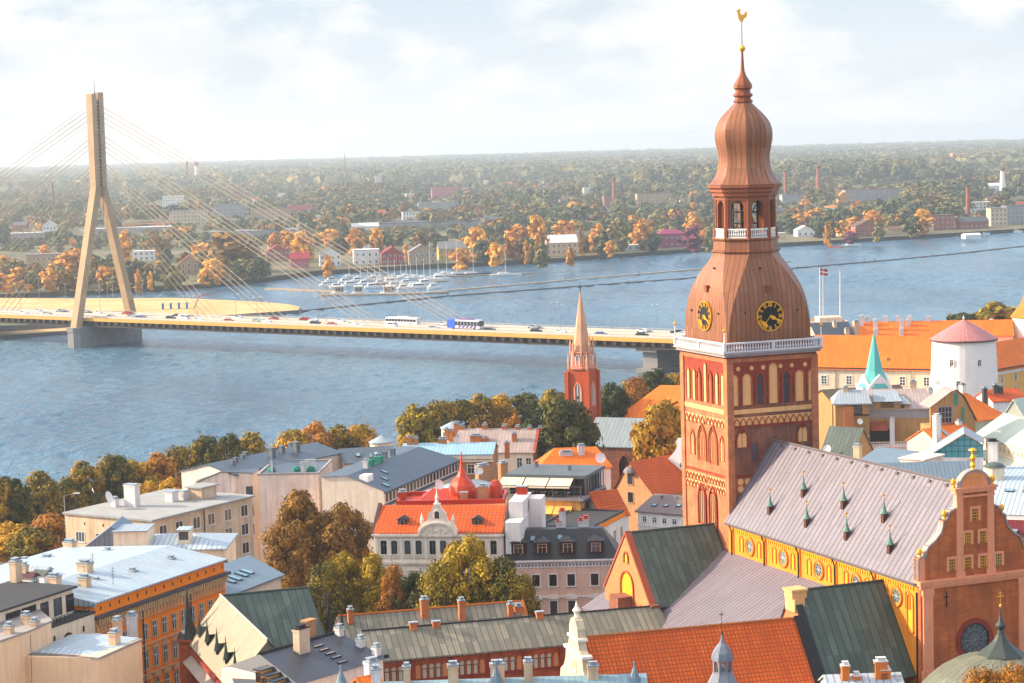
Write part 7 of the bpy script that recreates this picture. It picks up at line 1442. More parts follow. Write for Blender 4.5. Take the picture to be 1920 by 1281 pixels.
for k in range(4): x = -1.2 + k * (h.L + 1.4) / 3; m_.box(x - .08, -2.98, 15.7, x + .08, -2.84, 17.6)
m_.box(-1.3, -2.98, 17.55, h.L + .4, -2.84, 17.7)
m_.build('steel_frame', plast('frame_steel', (.13, .13, .145)), h.T)
AWN = plast('awning_cream', (.78, .66, .50)); AWY = plast('awning_yellow', (.83, .50, .14))
for k in range(3): m_ = MB(); x0, x1 = -.9 + k * 4.25, 3.15 + k * 4.25; m_.face([(x0, -3.1, 17.5), (x1, -3.1, 17.5), (x1, -.5, 18.65), (x0, -.5, 18.65)]); m_.face([(x0, -3.1, 17.3), (x1, -3.1, 17.3), (x1, -3.1, 17.5), (x0, -3.1, 17.5)]); m_.build('awning', AWN, h.T)
for k in range(4): m_ = MB(); x0, x1 = -.6 + k * 3.2, 2.4 + k * 3.2; m_.face([(x0, -4.4, 13.2), (x1, -4.4, 13.2), (x1, -2.65, 14.3), (x0, -2.65, 14.3)]); m_.build('lower_awning', AWY, h.T); new('terrace_window', win(2.4, 2.3, 'rect', .1, .1, OCHRE, GLASS, (2, 0), BROWNW, sill=False), h.T, (x0 + 1.5, -2.6, 10.7))
tm = MB(); tm.box(-.4, -.4, .7, .4, .4, .75); tm.tube((0, 0, 0), (0, 0, .7), .05, .05, 5); tm = tm.mesh('table', WHITE); cm2 = MB(); cm2.box(-.22, -.22, .4, .22, .22, .46); cm2.box(-.22, .18, .46, .22, .22, .9); [cm2.box(x - .02, y - .02, 0, x + .02, y + .02, .4) for x in (-.2, .2) for y in (-.2, .2)]; cm2 = cm2.mesh('chair', plast('chair_brown', (.25, .12, .08)))
def wv(H, x, y, z): v = Matrix.Rotation(H.an, 3, 'Z') @ Vector((x, y, z)) + H.o; return v
for k in range(6):
    t_ = tag(new('cafe_table', tm, None, wv(h, .4 + k * 2.1, -1.7, 15.72), h.an), 'small white table on the restaurant roof terrace', 'table', 'terrace tables')
    for dy in (-.55, .55): tag(new('cafe_chair', cm2, None, wv(h, .4 + k * 2.1, -1.7 + dy, 15.72), h.an + (math.pi if dy < 0 else 0)), 'brown chair at a white table on the restaurant roof terrace', 'chair', 'terrace chairs')
for k in range(6): y = .8 + k * 1.75; new('tall_window', win(1.3, 2.6, 'rect', .06, .08, DARK, mat('pale_glass2', (.20, .17, .17), 'glass', (.4, .36, .33), rough=.15), (0, 1), DARK, sill=False), h.T, (h.L, y, 15.8), SIDE['r']); new('tall_window', win(1.2, 2.4, 'rect', .06, .08, BROWNW, mat('amber_window', (.32, .17, .05), 'glass', (.5, .3, .1), rough=.2), (0, 1), BROWNW, sill=False), h.T, (h.L, y, 12.3), SIDE['r'])
st_ = MB(); [st_.box(h.L + .5, 3 + k * .32, 12.2 + k * .22, h.L + 1.6, 3.3 + k * .32, 12.28 + k * .22) for k in range(16)]; st_.box(h.L + 1.55, 3, 12.6, h.L + 1.6, 3.1, 13.6); st_.build('fire_stairs', DARK, h.T)
new('roof_vent', vb, h.T, (2.6, 8, 19.1), 0, .5); new('roof_vent', vb, h.T, (9.4, 5, 19.1), 0, .45)
# pink house with black mansard
h = House('pink_mansard_house', 'pink beige house with a black mansard roof and four dormers below the rooftop restaurant', 'house', (948, 1051), (1160, 1046), 14.0, 11.0, PINKP)
a = h.aty((975, 994), 5.0); S = h.L / 212.0; rz = a.z
h.polyroof([[(-.3, -.35, 14.0), (h.L + .3, -.35, 14.0), (h.L - 2.2, 5, rz), (1.8, 5, rz)], [(-.3, -.35, 14), (1.8, 5, rz), (1.8, 7, rz), (-.3, 11.3, 14)], [(h.L + .3, -.35, 14), (h.L + .3, 11.3, 14), (h.L - 2.2, 7, rz), (h.L - 2.2, 5, rz)], [(1.8, 5, rz), (h.L - 2.2, 5, rz), (h.L - 2.2, 7, rz), (1.8, 7, rz)], [(1.8, 7, rz), (h.L - 2.2, 7, rz), (h.L + .3, 11.3, 14), (-.3, 11.3, 14)]], BLACKM)
for px in (972, 1017, 1065, 1118): h.dormer((px - 948) * S, .6, 14.75, 2.0, 1.75, 3.2, BLACKM, plast('dormer_maroon', (.09, .04, .04)), 'hipped', True, 'f', plast('curtain_pane', (.62, .42, .28)))
m_ = MB(); m_.box(-.3, -.5, 13.7, h.L + .3, -.002, 13.95); m_.box(-.1, -.12, 12.8, h.L + .1, -.002, 13.5); m_.box(-.1, -.14, 8.3, h.L + .1, -.002, 8.5); m_.build('cornice', WHP, h.T)
m_ = MB(); [m_.box(.3 + k * .5, -.16, 13.0, .6 + k * .5, -.121, 13.35) for k in range(int(h.L / .5))]; m_.build('dentil_band', plast('dentil_grey', (.3, .33, .38)), h.T)
xs = [(px - 948) * S for px in (970, 1004, 1036, 1070, 1114, 1150)]; h.wins('f', xs, [10.0], 1.1, 1.75, mf=WHP, mm=BROWNW, fr=.16); h.wins('f', xs, [5.6, 1.6], 1.05, 2.2, mf=WHP, mm=BROWNW, fr=.16, ped='seg')
n_ = Vector((0, -(rz - 14), 5.35)).normalized()
for q in ((999, 1011), (1050, 1009)): p = onroof(h, q, (0, -.35, 14), n_); h.skylight(p.x, p.y, p.z + .04, .8, 1.1, math.atan2(rz - 14, 5.35))
for qb, qt, w_ in (((1055, 995), (1055, 958), 1.0), ((1089, 1000), (1089, 976), .7), ((1099, 998), (1099, 972), .9), ((1048, 990), (1048, 978), .8)): h.chimpx(qb, qt, 6.5, w_, .8, CHW, mat('red_copper', (.62, .10, .035)), low=3)
# houses right of the restaurant
h = House('orange_trim_house', 'cream house with a dark flat roof, orange cornice and tall red windows', 'house', (1108, 991), (1168, 960), 13.5, 9.0, LIME); h.flat(FELTD, .3, FELTD); h.cornice(12.7, ORG, .25, .7, 'f'); h.wins('f', span(1.2, h.L - 1, 5), [8.8], 1.0, 2.4, mf=LIME, mp=plast('red_shutter', (.5, .08, .03)), mull=(1, 0)); h.wins('f', span(1.2, h.L - 1, 5), [4.8], 1.0, 2.0, mf=LIME)
h = House('small_orange_roofed_house', 'small house with a red orange tiled roof and a white gable wedged behind the restaurant', 'house', (1128, 968), (1178, 962), 12.5, 8.0, WHP); h.gable_x(3.6, TILE, ov=.3); h.wins('r', [2.4, 5.4], [9, 12.6], .8, 1.6, mf=WHP)
h = House('mauve_roofed_house', 'white house with a mauve brown metal roof and three skylights left of the clock tower', 'house', (1196, 958), (1295, 966), 12.0, 12.0, WHP)
a = h.aty((1228, 925), 6.5); h.hip(a.z - 12, BROWNM, r0=a.x, r1=h.L + 6, yr=6.5); h.wins('f', span(1.3, h.L - 1.2, 5), [10.2], .8, .9, fr=.06); h.wins('f', span(1.3, h.L - 1.2, 5), [6.8, 3.4], .9, 1.7); h.cornice(9.5, WHP, .15, .25, 'f')
n_ = Vector((0, -(a.z - 12), 6.9)).normalized()
for q in ((1227, 948), (1249, 949), (1272, 949)): p = onroof(h, q, (0, -.4, 12), n_); h.skylight(p.x, p.y, p.z + .04, .9, .8, math.atan2(a.z - 12, 6.9))
for q in ((1241, 934), (1269, 936)): p = onroof(h, q, (0, -.4, 12), n_); new('roof_vent', vb, h.T, (p.x, p.y, p.z - .2), 0, .3)
h = House('tan_gabled_warehouse', 'old tan brick warehouse with a tall gable, hoist hood and orange tiled roof', 'warehouse', (1152, 921), (1227, 931), 10.0, 22.0, TANB)
a = h.aty((1180, 866), 0); h.L = max(h.L, 7); xr = a.x; m_ = MB(); m_.face([(-.3, -.3, 9.9), (xr, -.3, a.z), (xr, 22, a.z), (-.3, 22, 9.9)]); m_.face([(xr, -.3, a.z), (h.L + .3, -.3, 9.9), (h.L + .3, 22, 9.9), (xr, 22, a.z)]); h.roof = m_.build('roof', TILE, h.T); m_ = MB(); m_.extr([(0.02, 10.0), (h.L - .02, 10.0), (xr, a.z - .2)], .001, .4); m_.build('gable_wall', TANB, h.T)
p = h.aty((1182, 900), 0); h.wins('f', [p.x], [p.z - .8, p.z - 4.2], 1.3, 1.9, mf=TANB, mp=GLASS, mull=None); m_ = MB(); m_.lathe([(1.25, p.z + 1.4), (1.1, p.z + 1.9), (.6, p.z + 2.4), (0, p.z + 2.6)], 10, (p.x, -.1)); m_.build('hoist_hood', plast('hood_grey', (.33, .29, .28)), h.T)
h = House('white_curved_gable_house', 'white house with a curved baroque gable and a small round window beside the clock tower', 'house', (1229, 922), (1300, 924), 9.0, 10.0, WHP)
o_ = [h.aty(q, 0) for q in ((1229, 881), (1242, 868), (1256, 857), (1265, 846), (1269, 838), (1267, 828), (1271, 822))]; xc = h.aty((1286, 820), 0).x
g_ = [(0, 8.9)] + [(p.x, p.z) for p in o_]; g_ = g_ + [(2 * xc - x, z) for x, z in reversed(g_)]; m_ = MB(); m_.extr(list(reversed(g_)), .01, .5); gq = m_.build('curved_gable', WHP, h.T)
p = h.aty((1278, 872), 0); new('round_window', win(.8, .85, 'round', .1, .06, WHP, GLASS, (1, 1), sill=False), gq, (p.x, .01, p.z - .4)); p = h.aty((1256, 915), 0); h.wins('f', [p.x, p.x + 2.6], [p.z - .8], 1.1, 1.1, mf=WHP, mull=(2, 1), mm=WHITE)
m_ = MB(); zt_ = g_[7][1]; m_.face([(0, .5, 8.9), (xc, .5, zt_ - .6), (xc, 12, zt_ - .6), (0, 12, 8.9)]); m_.face([(xc, .5, zt_ - .6), (2 * xc, .5, 8.9), (2 * xc, 12, 8.9), (xc, 12, zt_ - .6)]); m_.build('roof', TILE, h.T)
h = House('orange_roofed_annex', 'low house with a bright orange roof and white chimneys behind the restaurant roof', 'house', (1010, 880), (1145, 875), 12.5, 9.0, WHP); a = h.aty((1095, 838), 4.5); h.hip(a.z - 12.5, TILEF, r0=h.aty((1040, 850), 4.5).x, r1=h.aty((1118, 838), 4.5).x, yr=4.5); h.chimpx((1090, 855), (1090, 836), 3, 1.3, .9, CHW); h.chimpx((1062, 865), (1062, 848), 3, 2.6, 1.0, CHW); dish(h, h.aty((1124, 858), 0).x, -1, h.aty((1124, 858), 0).z, 1.5, .2)
# houses by the river
h = House('light_blue_roofed_house', 'tan house with a long light blue metal roof and a bare brick gable', 'house', (752, 852), (923, 850), 15.5, 9.0, TANB)
a = h.aty((936, 829), 4.5); h.gable_x(a.z - 15.5, LBLUE); h.wins('f', [h.aty((px, 870), 0).x for px in (806, 830, 855, 883, 906)], [11.6, 8.2], 1.4, 1.7, mf=CREAM); h.cornice(13.9, CREAM, .25, .3, 'f'); m_ = MB(); m_.box(.0, -.25, 14.4, h.L, -.002, 15.2); m_.build('plaster_band', CREAM, h.T)
h.chimpx((768, 838), (768, 820), 4, .9, .7, CHB); h.chimpx((780, 838), (780, 822), 4, .8, .7, CHB); h.chimpx((951, 848), (951, 830), 6, .9, .8, CHB); h.chimpx((830, 832), (830, 823), 4.5, 1.6, .8, CHB); h.chimpx((858, 828), (858, 818), 4.5, .5, .5, CHW)
h = House('pinkish_roofed_house', 'tan house with a patchy pinkish roof and orange chimneys along its ridge', 'house', (852, 846), (999, 846), 13.0, 11.0, CREAM)
a = h.aty((1012, 803), 5.5); h.gable_x(a.z - 13, PINKGR, wallg=True); m_ = MB(); m_.box(h.L + .0, -.02, 0, h.L + .2, 11, 12.9); m_.extr([(0, 12.9), (11, 12.9), (5.5, a.z - .3)], h.L, h.L + .2, 0, 'x'); m_.build('brick_gable', TANB, h.T); m_ = MB()
for s_ in (-1, 1): m_.face([(h.L + .02, 5.5 + s_ * 5.9, 12.7), (h.L + .6, 5.5 + s_ * 5.9, 12.7), (h.L + .6, 5.5, a.z + .15), (h.L + .02, 5.5, a.z + .15)])
m_.build('red_verge', plast('red_verge_paint', (.5, .13, .08)), h.roof)
h.wins('f', [h.aty((px, 860), 0).x for px in (974, 991)], [9.4, 6], 1.1, 2.2)
for qb, qt, w_ in (((856, 806), (856, 794), 1.0), ((866, 810), (866, 799), 1.1), ((909, 806), (909, 797), .9), ((946, 808), (946, 799), .8), ((971, 808), (971, 800), .9), ((994, 808), (994, 801), .8), ((1014, 812), (1014, 802), 1.0)): h.chimpx(qb, qt, 5.5, w_, .8, CHB, low=1.5)
h.chimpx((965, 832), (965, 813), 2.5, .9, .8, CHB); h.chimpx((893, 828), (893, 817), 2.5, 2.4, .8, CHB); h.chimpx((911, 828), (911, 821), 2.5, .8, .8, CHB); h.chimpx((838, 815), (838, 805), 5, .8, .8, CHB); h.chimpx((846, 818), (846, 808), 5, .8, .8, CHB)
def pavilion(px, py, y, wpx, label):
    p = PY(px, py, y); k = y / FPX; R = wpx * k / 2; z = p.z; p.z = 0; o = thing('round_pavilion', label, 'rooftop pavilion', p, 0, 'round pavilions near the river'); m_ = MB(); m_.lathe([(R * .93, 0), (R * .93, z)], 14); m_.build('wall', CREAM, o); m_ = MB(); m_.lathe([(R * 1.06, z - .1), (R * 1.06, z + .15), (0, z + R * .55)], 14); m_.build('roof', ZINC, o)
    for a in range(7): new('window', win(.8, 1.0, 'rect', .08, .06, WHP, GLASS, (1, 0), sill=False), o, (R * .93 * math.sin(a * .9), -R * .93 * math.cos(a * .9), z - 1.7), a * .9)
pavilion(849, 802, 470, 46, 'round cream rooftop pavilion with a pale conical roof beside the golden trees'); pavilion(715, 829, 445, 46, 'round cream rooftop pavilion with a pale conical roof left of the light blue roof')
# brick church with spire
CY = 472.0
pc = PY(1094, 790, CY); zb_ = pc.z; pc.z = 0; ch = thing('brick_church', 'red brick church with a slim pale stone spire and a grey metal roof', 'church', pc, rad(-27)); SZ = 5.0 / 2
zt_ = PY(1094, 692, CY).z; z2 = PY(1094, 660, CY).z; z3 = PY(1092, 640, CY).z; ztop = PY(1090, 548, CY).z; zc_ = PY(1089, 530, CY).z
m_ = MB(); m_.box(-SZ, -SZ, 0, SZ, SZ, zt_, bottom=False); tw = m_.build('church_tower', mat('church_brick', (.56, .14, .05), 'brick', (.42, .1, .04), sp=.8, spv=.3, lw=.02, var=.4), ch)
m_ = MB()
for x in (-1, 1):
    for y in (-1, 1): m_.box(x * SZ - .45, y * SZ - .45, 0, x * SZ + .45, y * SZ + .45, zt_ - .4)
m_.build('corner_buttress', mat('church_brick', (.56, .14, .05)), tw)
for sd in ('f', 'r', 'l'): new('lancet_window', win(1.4, 5.2, 'point', .25, .12, PINKTRIM, plast('louvre_grey', (.3, .28, .28)), (1, 0), WHP, sill=False), tw, {'f': (0, -SZ, zt_ - 8), 'r': (SZ, 0, zt_ - 8), 'l': (-SZ, 0, zt_ - 8)}[sd], SIDE[sd])
m_ = MB(); m_.lathe([(2.9, zt_), (3.1, zt_ + .2), (3.1, zt_ + .5), (2.45, zt_ + .6), (2.35, z2 - .3), (2.7, z2), (2.2, z2 + .2)], 8, rot=rad(22.5), smooth=False); ob = m_.build('octagon_stage', mat('pinkish_stone', (.62, .30, .2), 'plaster', (.5, .22, .14)), ch)
for i in range(8): a = i * math.pi / 4; new('lancet_window', win(.7, 2.4, 'point', .14, .1, WHP, plast('louvre_grey', (.3, .28, .28)), None, sill=False), ob, (2.2 * math.sin(a), -2.2 * math.cos(a), zt_ + .9), a)
pn = MB(); pn.lathe([(.28, 0), (.28, 1.6), (.36, 1.7), (0, 3.4)], 6); pn = pn.mesh('pinnacle', plast('spire_stone', (.66, .42, .28), (.5, .3, .2)))
for i in range(8): a = (i + .5) * math.pi / 4; new('pinnacle', pn, ob, (2.45 * math.sin(a), -2.45 * math.cos(a), z2 - .6), 0, (.9, .9, 1.2))
for i in range(4): a = (i + .5) * math.pi / 2; new('pinnacle', pn, ob, (3.1 * math.sin(a), -3.1 * math.cos(a), zt_ - .4), 0, (1.1, 1.1, 1.3))
m_ = MB(); m_.lathe([(2.15, z2), (1.5, z3 + 1.5), (.12, ztop)], 8, rot=rad(22.5), smooth=False); ss = m_.build('stone_spire', plast('spire_stone', (.66, .42, .28)), ch); m_ = MB(); m_.tube((0, 0, ztop - .2), (0, 0, zc_), .12, .04, 5); m_.box(-.45, -.05, zc_ - 1.2, .45, .05, zc_ - 1.05); m_.build('cross', DARK, ss)
for zz, r in ((z2 + 2.5, 1.55), (z2 + 5.5, 1.05)): m_ = MB(); m_.lathe([(r + .1, zz), (r + .22, zz + .1), (r + .1, zz + .3)], 8, rot=rad(22.5)); m_.build('spire_band', PINKTRIM, ss)
h = House('church_nave_part', 'x', 'x', (1098, 834), (1245, 838), 10.5, 15.0, None)
bpy.data.objects.remove(h.T); nv = bpy.data.objects.new('nave', None); C.objects.link(nv); nv.parent = ch; nv.location = Matrix.Rotation(rad(27), 3, 'Z') @ (h.o - pc); nv.rotation_euler = (0, 0, h.an + rad(27)); h.T = nv
m_ = MB(); m_.box(0, 0, 0, h.L, 15, 10.5, bottom=False); h.wall = mat('church_brick', (.56, .14, .05)); h.W = m_.build('nave_wall', BROWNBRICK, nv); a = h.aty((1160, 783), 7.5); h.gable_x(a.z - 10.5, mat('grey_nave_roof', (.33, .37, .38), 'seam', (.26, .30, .31), rough=.5, sp=.9, lw=.1, line=.7, var=.3), wallg=False)
p = h.aty((1170, 868), 0); new('lancet_window', win(2.2, 5.0, 'point', .3, .15, REDBRICK, GLASS, (2, 1), BROWNW, sill=False), nv, (p.x, 0, 3.5)); new('lancet_window', win(2.2, 5.0, 'point', .3, .15, REDBRICK, GLASS, (2, 1), BROWNW, sill=False), nv, (p.x + 5, 0, 3.5))
h = House('orange_hipped_house', 'house with a plain bright orange hipped roof left of the clock tower', 'house', (1163, 781), (1310, 786), 11.0, 18.0, CREAM); a = h.aty((1238, 722), 9); h.hip(a.z - 11, TILEF, r0=a.x, r1=h.L + 4, yr=9)
# ================================================================ RIGHT SIDE: CASTLE AND ROOFS BEHIND THE NAVE
CW = plast('castle_cream', (.80, .68, .52), (.66, .54, .4)); CWW = plast('castle_white', (.84, .78, .72), (.7, .62, .56), var=.25)
h = House('castle_wing', 'long cream castle wing with a huge orange roof left of the round white tower', 'castle wing', (1515, 686), (1778, 690), 11.5, 13.0, CW)
a = h.aty((1650, 629), 6.5); h.gable_x(a.z - 11.5, TILEF, ov=.6); m_ = MB(); m_.box(-.2, -.55, 10.8, h.L + .2, -.3, 11.2); m_.build('gutter', DARK, h.roof)
cw_ = win(1.5, 2.2, 'rect', .2, .1, CWW, GLASS, (1, 2), WHITE, bw=.14)
put_wins(cw_, h.T, 'f', [h.aty((px, 700), 0).x for px in (1545, 1592, 1640, 1692, 1737)], [6.6, 2.0])
for px in (1566, 1708): m_ = MB(); m_.tube((h.aty((px, 700), 0).x, -.15, 0), (h.aty((px, 700), 0).x, -.15, 10.6), .12, .12, 6); m_.build('downpipe', plast('pipe_cream', (.6, .5, .38)), h.T)
new('roof_vent', vb, h.roof, (h.aty((1664, 672), 1).x, 1.5, 12.7), 0, .5)
h = House('castle_rear_wing', 'second castle wing further back with an orange roof and a row of tall white chimneys', 'castle wing', (1598, 632), (1900, 628), 15.0, 13.0, CW)
a = h.aty((1700, 602), 6.5); h.gable_x(a.z - 15, TILEF)
for qb, qt, y in (((1616, 618), (1616, 593), 5), ((1625, 606), (1625, 595), 6.5), ((1641, 620), (1641, 600), 3), ((1661, 606), (1661, 594), 6.5), ((1684, 606), (1684, 594), 6.5), ((1690, 622), (1690, 601), 2.5), ((1703, 612), (1703, 600), 4.5), ((1706, 606), (1706, 594), 6.5), ((1741, 606), (1741, 595), 6.5), ((1690, 630), (1690, 618), .6), ((1643, 630), (1643, 618), .6)): h.chimpx(qb, qt, y, 1.2, .9, CHW, low=3, cap=CHW)
h = House('dark_slate_house', 'dark slate roofed house with cream chimneys between clock tower and castle', 'house', (1532, 632), (1602, 628), 17.5, 9.0, CW); a = h.aty((1580, 603), 4.5); h.gable_x(a.z - 17.5, SLATE); h.chimpx((1565, 622), (1565, 604), 3, 1.0, .9, CHM, low=3); h.chimpx((1588, 630), (1588, 617), .5, 1.2, .9, CHM); h.chimpx((1605, 630), (1605, 603), 3, 1.6, 1.2, CHM, low=3)
h = House('peach_riverside_block', 'peach flat roofed block by the water with flagpoles behind the castle roofs', 'block', (1500, 609), (1590, 606), 19.0, 12.0, plast('pale_peach', (.80, .60, .46))); h.flat(FELT, .6); m_ = MB(); m_.box(h.L * .45, 3, 19, h.L - 1, 10, 20.6); m_.build('upper_block', h.wall, h.T)
for i, (px, pt, lab) in enumerate(((1537, 502, 'white flagpole with a red white red flag beside the copper dome'), (1543, 505, 'bare white flagpole right beside the flag'), (1575, 508, 'bare white flagpole furthest from the copper dome'))):
    p = PY(px, 586, 652); t = PY(px, pt, 652); o = thing('flagpole', lab, 'flagpole', p, 0, 'flagpoles by the river'); m_ = MB(); m_.tube((0, 0, -2), (t.x - p.x, 0, t.z - p.z), .16, .1, 6); m_.build('pole', WHITE, o)
    if i == 0:
        H = t.z - p.z; fm = [bpy.data.materials.get('flag_red') or mat('flag_red', (.42, .02, .06), 'flat'), WHITE]; m_ = MB(); n = 8
        for k in range(n):
            x0, x1 = .1 + k * .28, .1 + (k + 1) * .28; y0, y1 = .18 * math.sin(k * .9), .18 * math.sin((k + 1) * .9)
            for (za, zb2, mi) in ((H - 1.0, H - .2, 0), (H - 1.35, H - 1.0, 1), (H - 2.15, H - 1.35, 0)): m_.face([(x0, y0, za - k * .05), (x1, y1, za - (k + 1) * .05), (x1, y1, zb2 - (k + 1) * .05), (x0, y0, zb2 - k * .05)], mi)
        f_ = m_.build('flag', fm, o); f_.location = (t.x - p.x, 0, 0)
# round tower
ty = 572.0; pt = PY(1808, 730, ty); R0 = 61 * ty / FPX; ze_ = PY(1808, 640, ty - R0).z; zap = PY(1806, 598, ty).z; pt.z = 0
rt = thing('round_castle_tower', 'thick round white castle tower with a pink conical roof', 'castle tower', pt); m_ = MB(); m_.lathe([(R0 * 1.07, 0), (R0 * 1.03, ze_ * .4), (R0 * .96, ze_)], 36); tw2 = m_.build('wall', CWW, rt)
m_ = MB(); m_.lathe([(R0 * 1.02, ze_ - .25), (R0 * 1.02, ze_), (R0 * .62, ze_ + (zap - ze_) * .42), (0, zap)], 32, smooth=False); cr_ = m_.build('conical_roof', mat('pink_sheet_roof', (.56, .27, .25), 'seam', (.46, .2, .19), rough=.5, sp=1.2, lw=.12, line=.7, var=.3), rt); m_ = MB(); m_.lathe([(R0 * 1.035, ze_ - .5), (R0 * 1.035, ze_ - .2)], 32); m_.build('eaves_ring', plast('dark_mauve', (.16, .08, .09)), cr_); m_ = MB(); m_.lathe([(0, zap - .2), (.3, zap + .1), (.15, zap + .5), (.0, zap + 1.2)], 8); m_.build('finial', WHITE, cr_)
ta = win(1.0, 2.0, 'round', .16, .2, CWW, plast('dark_pane', (.12, .05, .05)), (1, 1), WHITE, sill=False)
for px, py in ((1775, 682), (1824, 682), (1863, 680), (1786, 722), (1862, 715), (1755, 720)):
    sx = max(-.97, min(.97, (px - 1808) / 60.0)); an = math.asin(sx) ; zz = PY(px, py, ty - R0 * math.cos(an)).z - 1.0; rr = R0 * (1.07 - .11 * min(1, (zz + 1) / ze_)); new('tower_window', ta, tw2, (rr * math.sin(an), -rr * math.cos(an), zz), an)
h = House('castle_right_wing', 'orange walled castle wing with an orange roof right of the round white tower', 'castle wing', (1868, 692), (1985, 672), 8.5, 12.0, plast('castle_orange', (.82, .50, .16), (.68, .4, .12)))
a = h.aty((1900, 636), 6); h.gable_x(a.z - 8.5, TILEF, ov=.6); h.wins('f', span(3, h.L - 2, 5), [4.2, .6], 1.1, 2.3, mf=CWW); m_ = MB(); m_.box(-.2, -.2, 6.8, h.L, -.002, 8.2); m_.build('frieze', CWW, h.T); m_ = MB(); m_.box(-.4, -.7, 8.25, h.L, -.3, 8.5); m_.build('gutter', DARK, h.roof)
h = House('castle_cross_wing', 'orange roofed castle cross wing with white parapet steps behind the round tower', 'castle wing', (1868, 652), (1990, 622), 10.0, 12.0, CWW); a = h.aty((1890, 618), 6); h.gable_x(a.z - 10, TILEF)
for qb, qt, w_ in (((1859, 622), (1859, 601), 2.2), ((1871, 626), (1871, 608), 2.0), ((1880, 622), (1880, 606), 1.6), ((1904, 616), (1904, 606), 1.6), ((1914, 618), (1914, 607), 1.2)): h.chimpx(qb, qt, 5, w_, 1.2, CHW, cap=CHW, low=4)
p = PY(1932, 640, 640); zz = PY(1932, 605, 640).z; za_ = PY(1932, 596, 640).z; k = 640 / FPX; p.z = 0; o = thing('square_castle_tower', 'white square castle tower with a steep orange roof at the right edge', 'castle tower', p, rad(20)); m_ = MB(); s_ = 24 * k; m_.box(-s_, -s_, 0, s_, s_, za_, bottom=False); m_.build('wall', CWW, o); m_ = MB(); zt_ = PY(1932, 540, 640).z; m_.prism([(-s_ * 1.1, -s_ * 1.1), (s_ * 1.1, -s_ * 1.1), (s_ * 1.1, s_ * 1.1), (-s_ * 1.1, s_ * 1.1)], za_, za_ + .3)
for i in range(4): c = [(-1, -1), (1, -1), (1, 1), (-1, 1)]; a_, b_ = c[i], c[(i + 1) % 4]; m_.face([(a_[0] * s_ * 1.1, a_[1] * s_ * 1.1, za_ + .3), (b_[0] * s_ * 1.1, b_[1] * s_ * 1.1, za_ + .3), (b_[0] * s_ * .5, b_[1] * s_ * .5, za_ + 4.5), (a_[0] * s_ * .5, a_[1] * s_ * .5, za_ + 4.5)]); m_.face([(a_[0] * s_ * .5, a_[1] * s_ * .5, za_ + 4.5), (b_[0] * s_ * .5, b_[1] * s_ * .5, za_ + 4.5), (0, 0, zt_ + 3)])
m_.build('roof', TILEF, o)
# teal spire church
sy = 480.0; p = PY(1640, 722, sy); zb2 = p.z; k = sy / FPX; zt_ = PY(1640, 622, sy).z; p.z = 0; o = thing('teal_spired_church', 'small white church tower with a slender flared verdigris spire in front of the castle', 'church', p, rad(15))
m_ = MB(); s_ = 22 * k; m_.box(-s_, -s_, 0, s_, s_, zb2 + .3, bottom=False)
for sd in range(4): mm_ = MB(); mm_.extr([(-s_ * 1.25, zb2 - 1.2), (s_ * 1.25, zb2 - 1.2), (s_ * .95, zb2 + .2), (s_ * .35, zb2 + 1.8), (0, zb2 + 2.6), (-s_ * .35, zb2 + 1.8), (-s_ * .95, zb2 + .2)], -s_ * 1.12, -s_ * .9); m_.merge(mm_, Matrix.Rotation(sd * math.pi / 2, 4, 'Z'))
m_.build('tower', CWW, o); m_ = MB(); m_.lathe([(s_ * 1.45, zb2 - .4), (s_ * 1.02, zb2 + 1.4), (s_ * .72, zb2 + 3.2), (.06, zt_)], 8, rot=rad(22.5), smooth=False); m_.build('spire', mat('teal_copper', (.16, .50, .46), 'plaster', (.10, .36, .32), rough=.45, var=.4), o)
# ochre cluster behind the nave
h = House('ochre_gabled_house', 'ochre brown rendered house with a big gridded attic window and a dark green roof slope', 'house', (1745, 800), (1829, 795.5), 17.5, 5.5, TAUPE)
gp = [h.aty(q, 0) for q in ((1745, 764), (1782, 735), (1792, 731), (1806, 745), (1829, 790))]; m_ = MB(); m_.extr([(0, 17.4), (h.L, 17.4), (h.L, gp[4].z), (gp[3].x, gp[3].z), (gp[2].x, gp[2].z), (gp[1].x, gp[1].z), (0, gp[0].z)], .01, .5); m_.build('gable_wall', TAUPE, h.T)
m_ = MB(); m_.face([(gp[2].x + .2, -.3, gp[2].z + .1), (gp[3].x + .3, -.3, gp[3].z + .1), (gp[3].x + .3, 5.7, gp[3].z + .1), (gp[2].x + .2, 5.7, gp[2].z + .1)]); m_.face([(gp[3].x + .3, -.3, gp[3].z + .1), (h.L + .4, -.3, gp[4].z), (h.L + .4, 5.7, gp[4].z), (gp[3].x + .3, 5.7, gp[3].z + .1)]); h.roof = m_.build('roof', GREENROOF, h.T); m_ = MB(); m_.face([(-.3, -.3, gp[0].z), (gp[1].x, -.3, gp[1].z + .1), (gp[1].x, 5.7, gp[1].z + .1), (-.3, 5.7, gp[0].z)]); m_.face([(gp[1].x, -.3, gp[1].z + .1), (gp[2].x + .2, -.3, gp[2].z + .1), (gp[2].x + .2, 5.7, gp[2].z + .1), (gp[1].x, 5.7, gp[1].z + .1)]); m_.build('pale_slope', PINKGR, h.T); m_ = MB(); m_.box(h.L - .1, .2, 17.4, h.L, 5.4, gp[4].z); m_.build('side_wall', TAUPE, h.T)
p = h.aty((1772, 778), 0); new('attic_window', win(2.7, 3.0, 'rect', .16, .1, plast('grey_frame', (.36, .36, .38)), GLASS, (3, 2), plast('grey_frame', (.36, .36, .38)), bw=.12), h.T, (p.x, .01, p.z - 1.5))
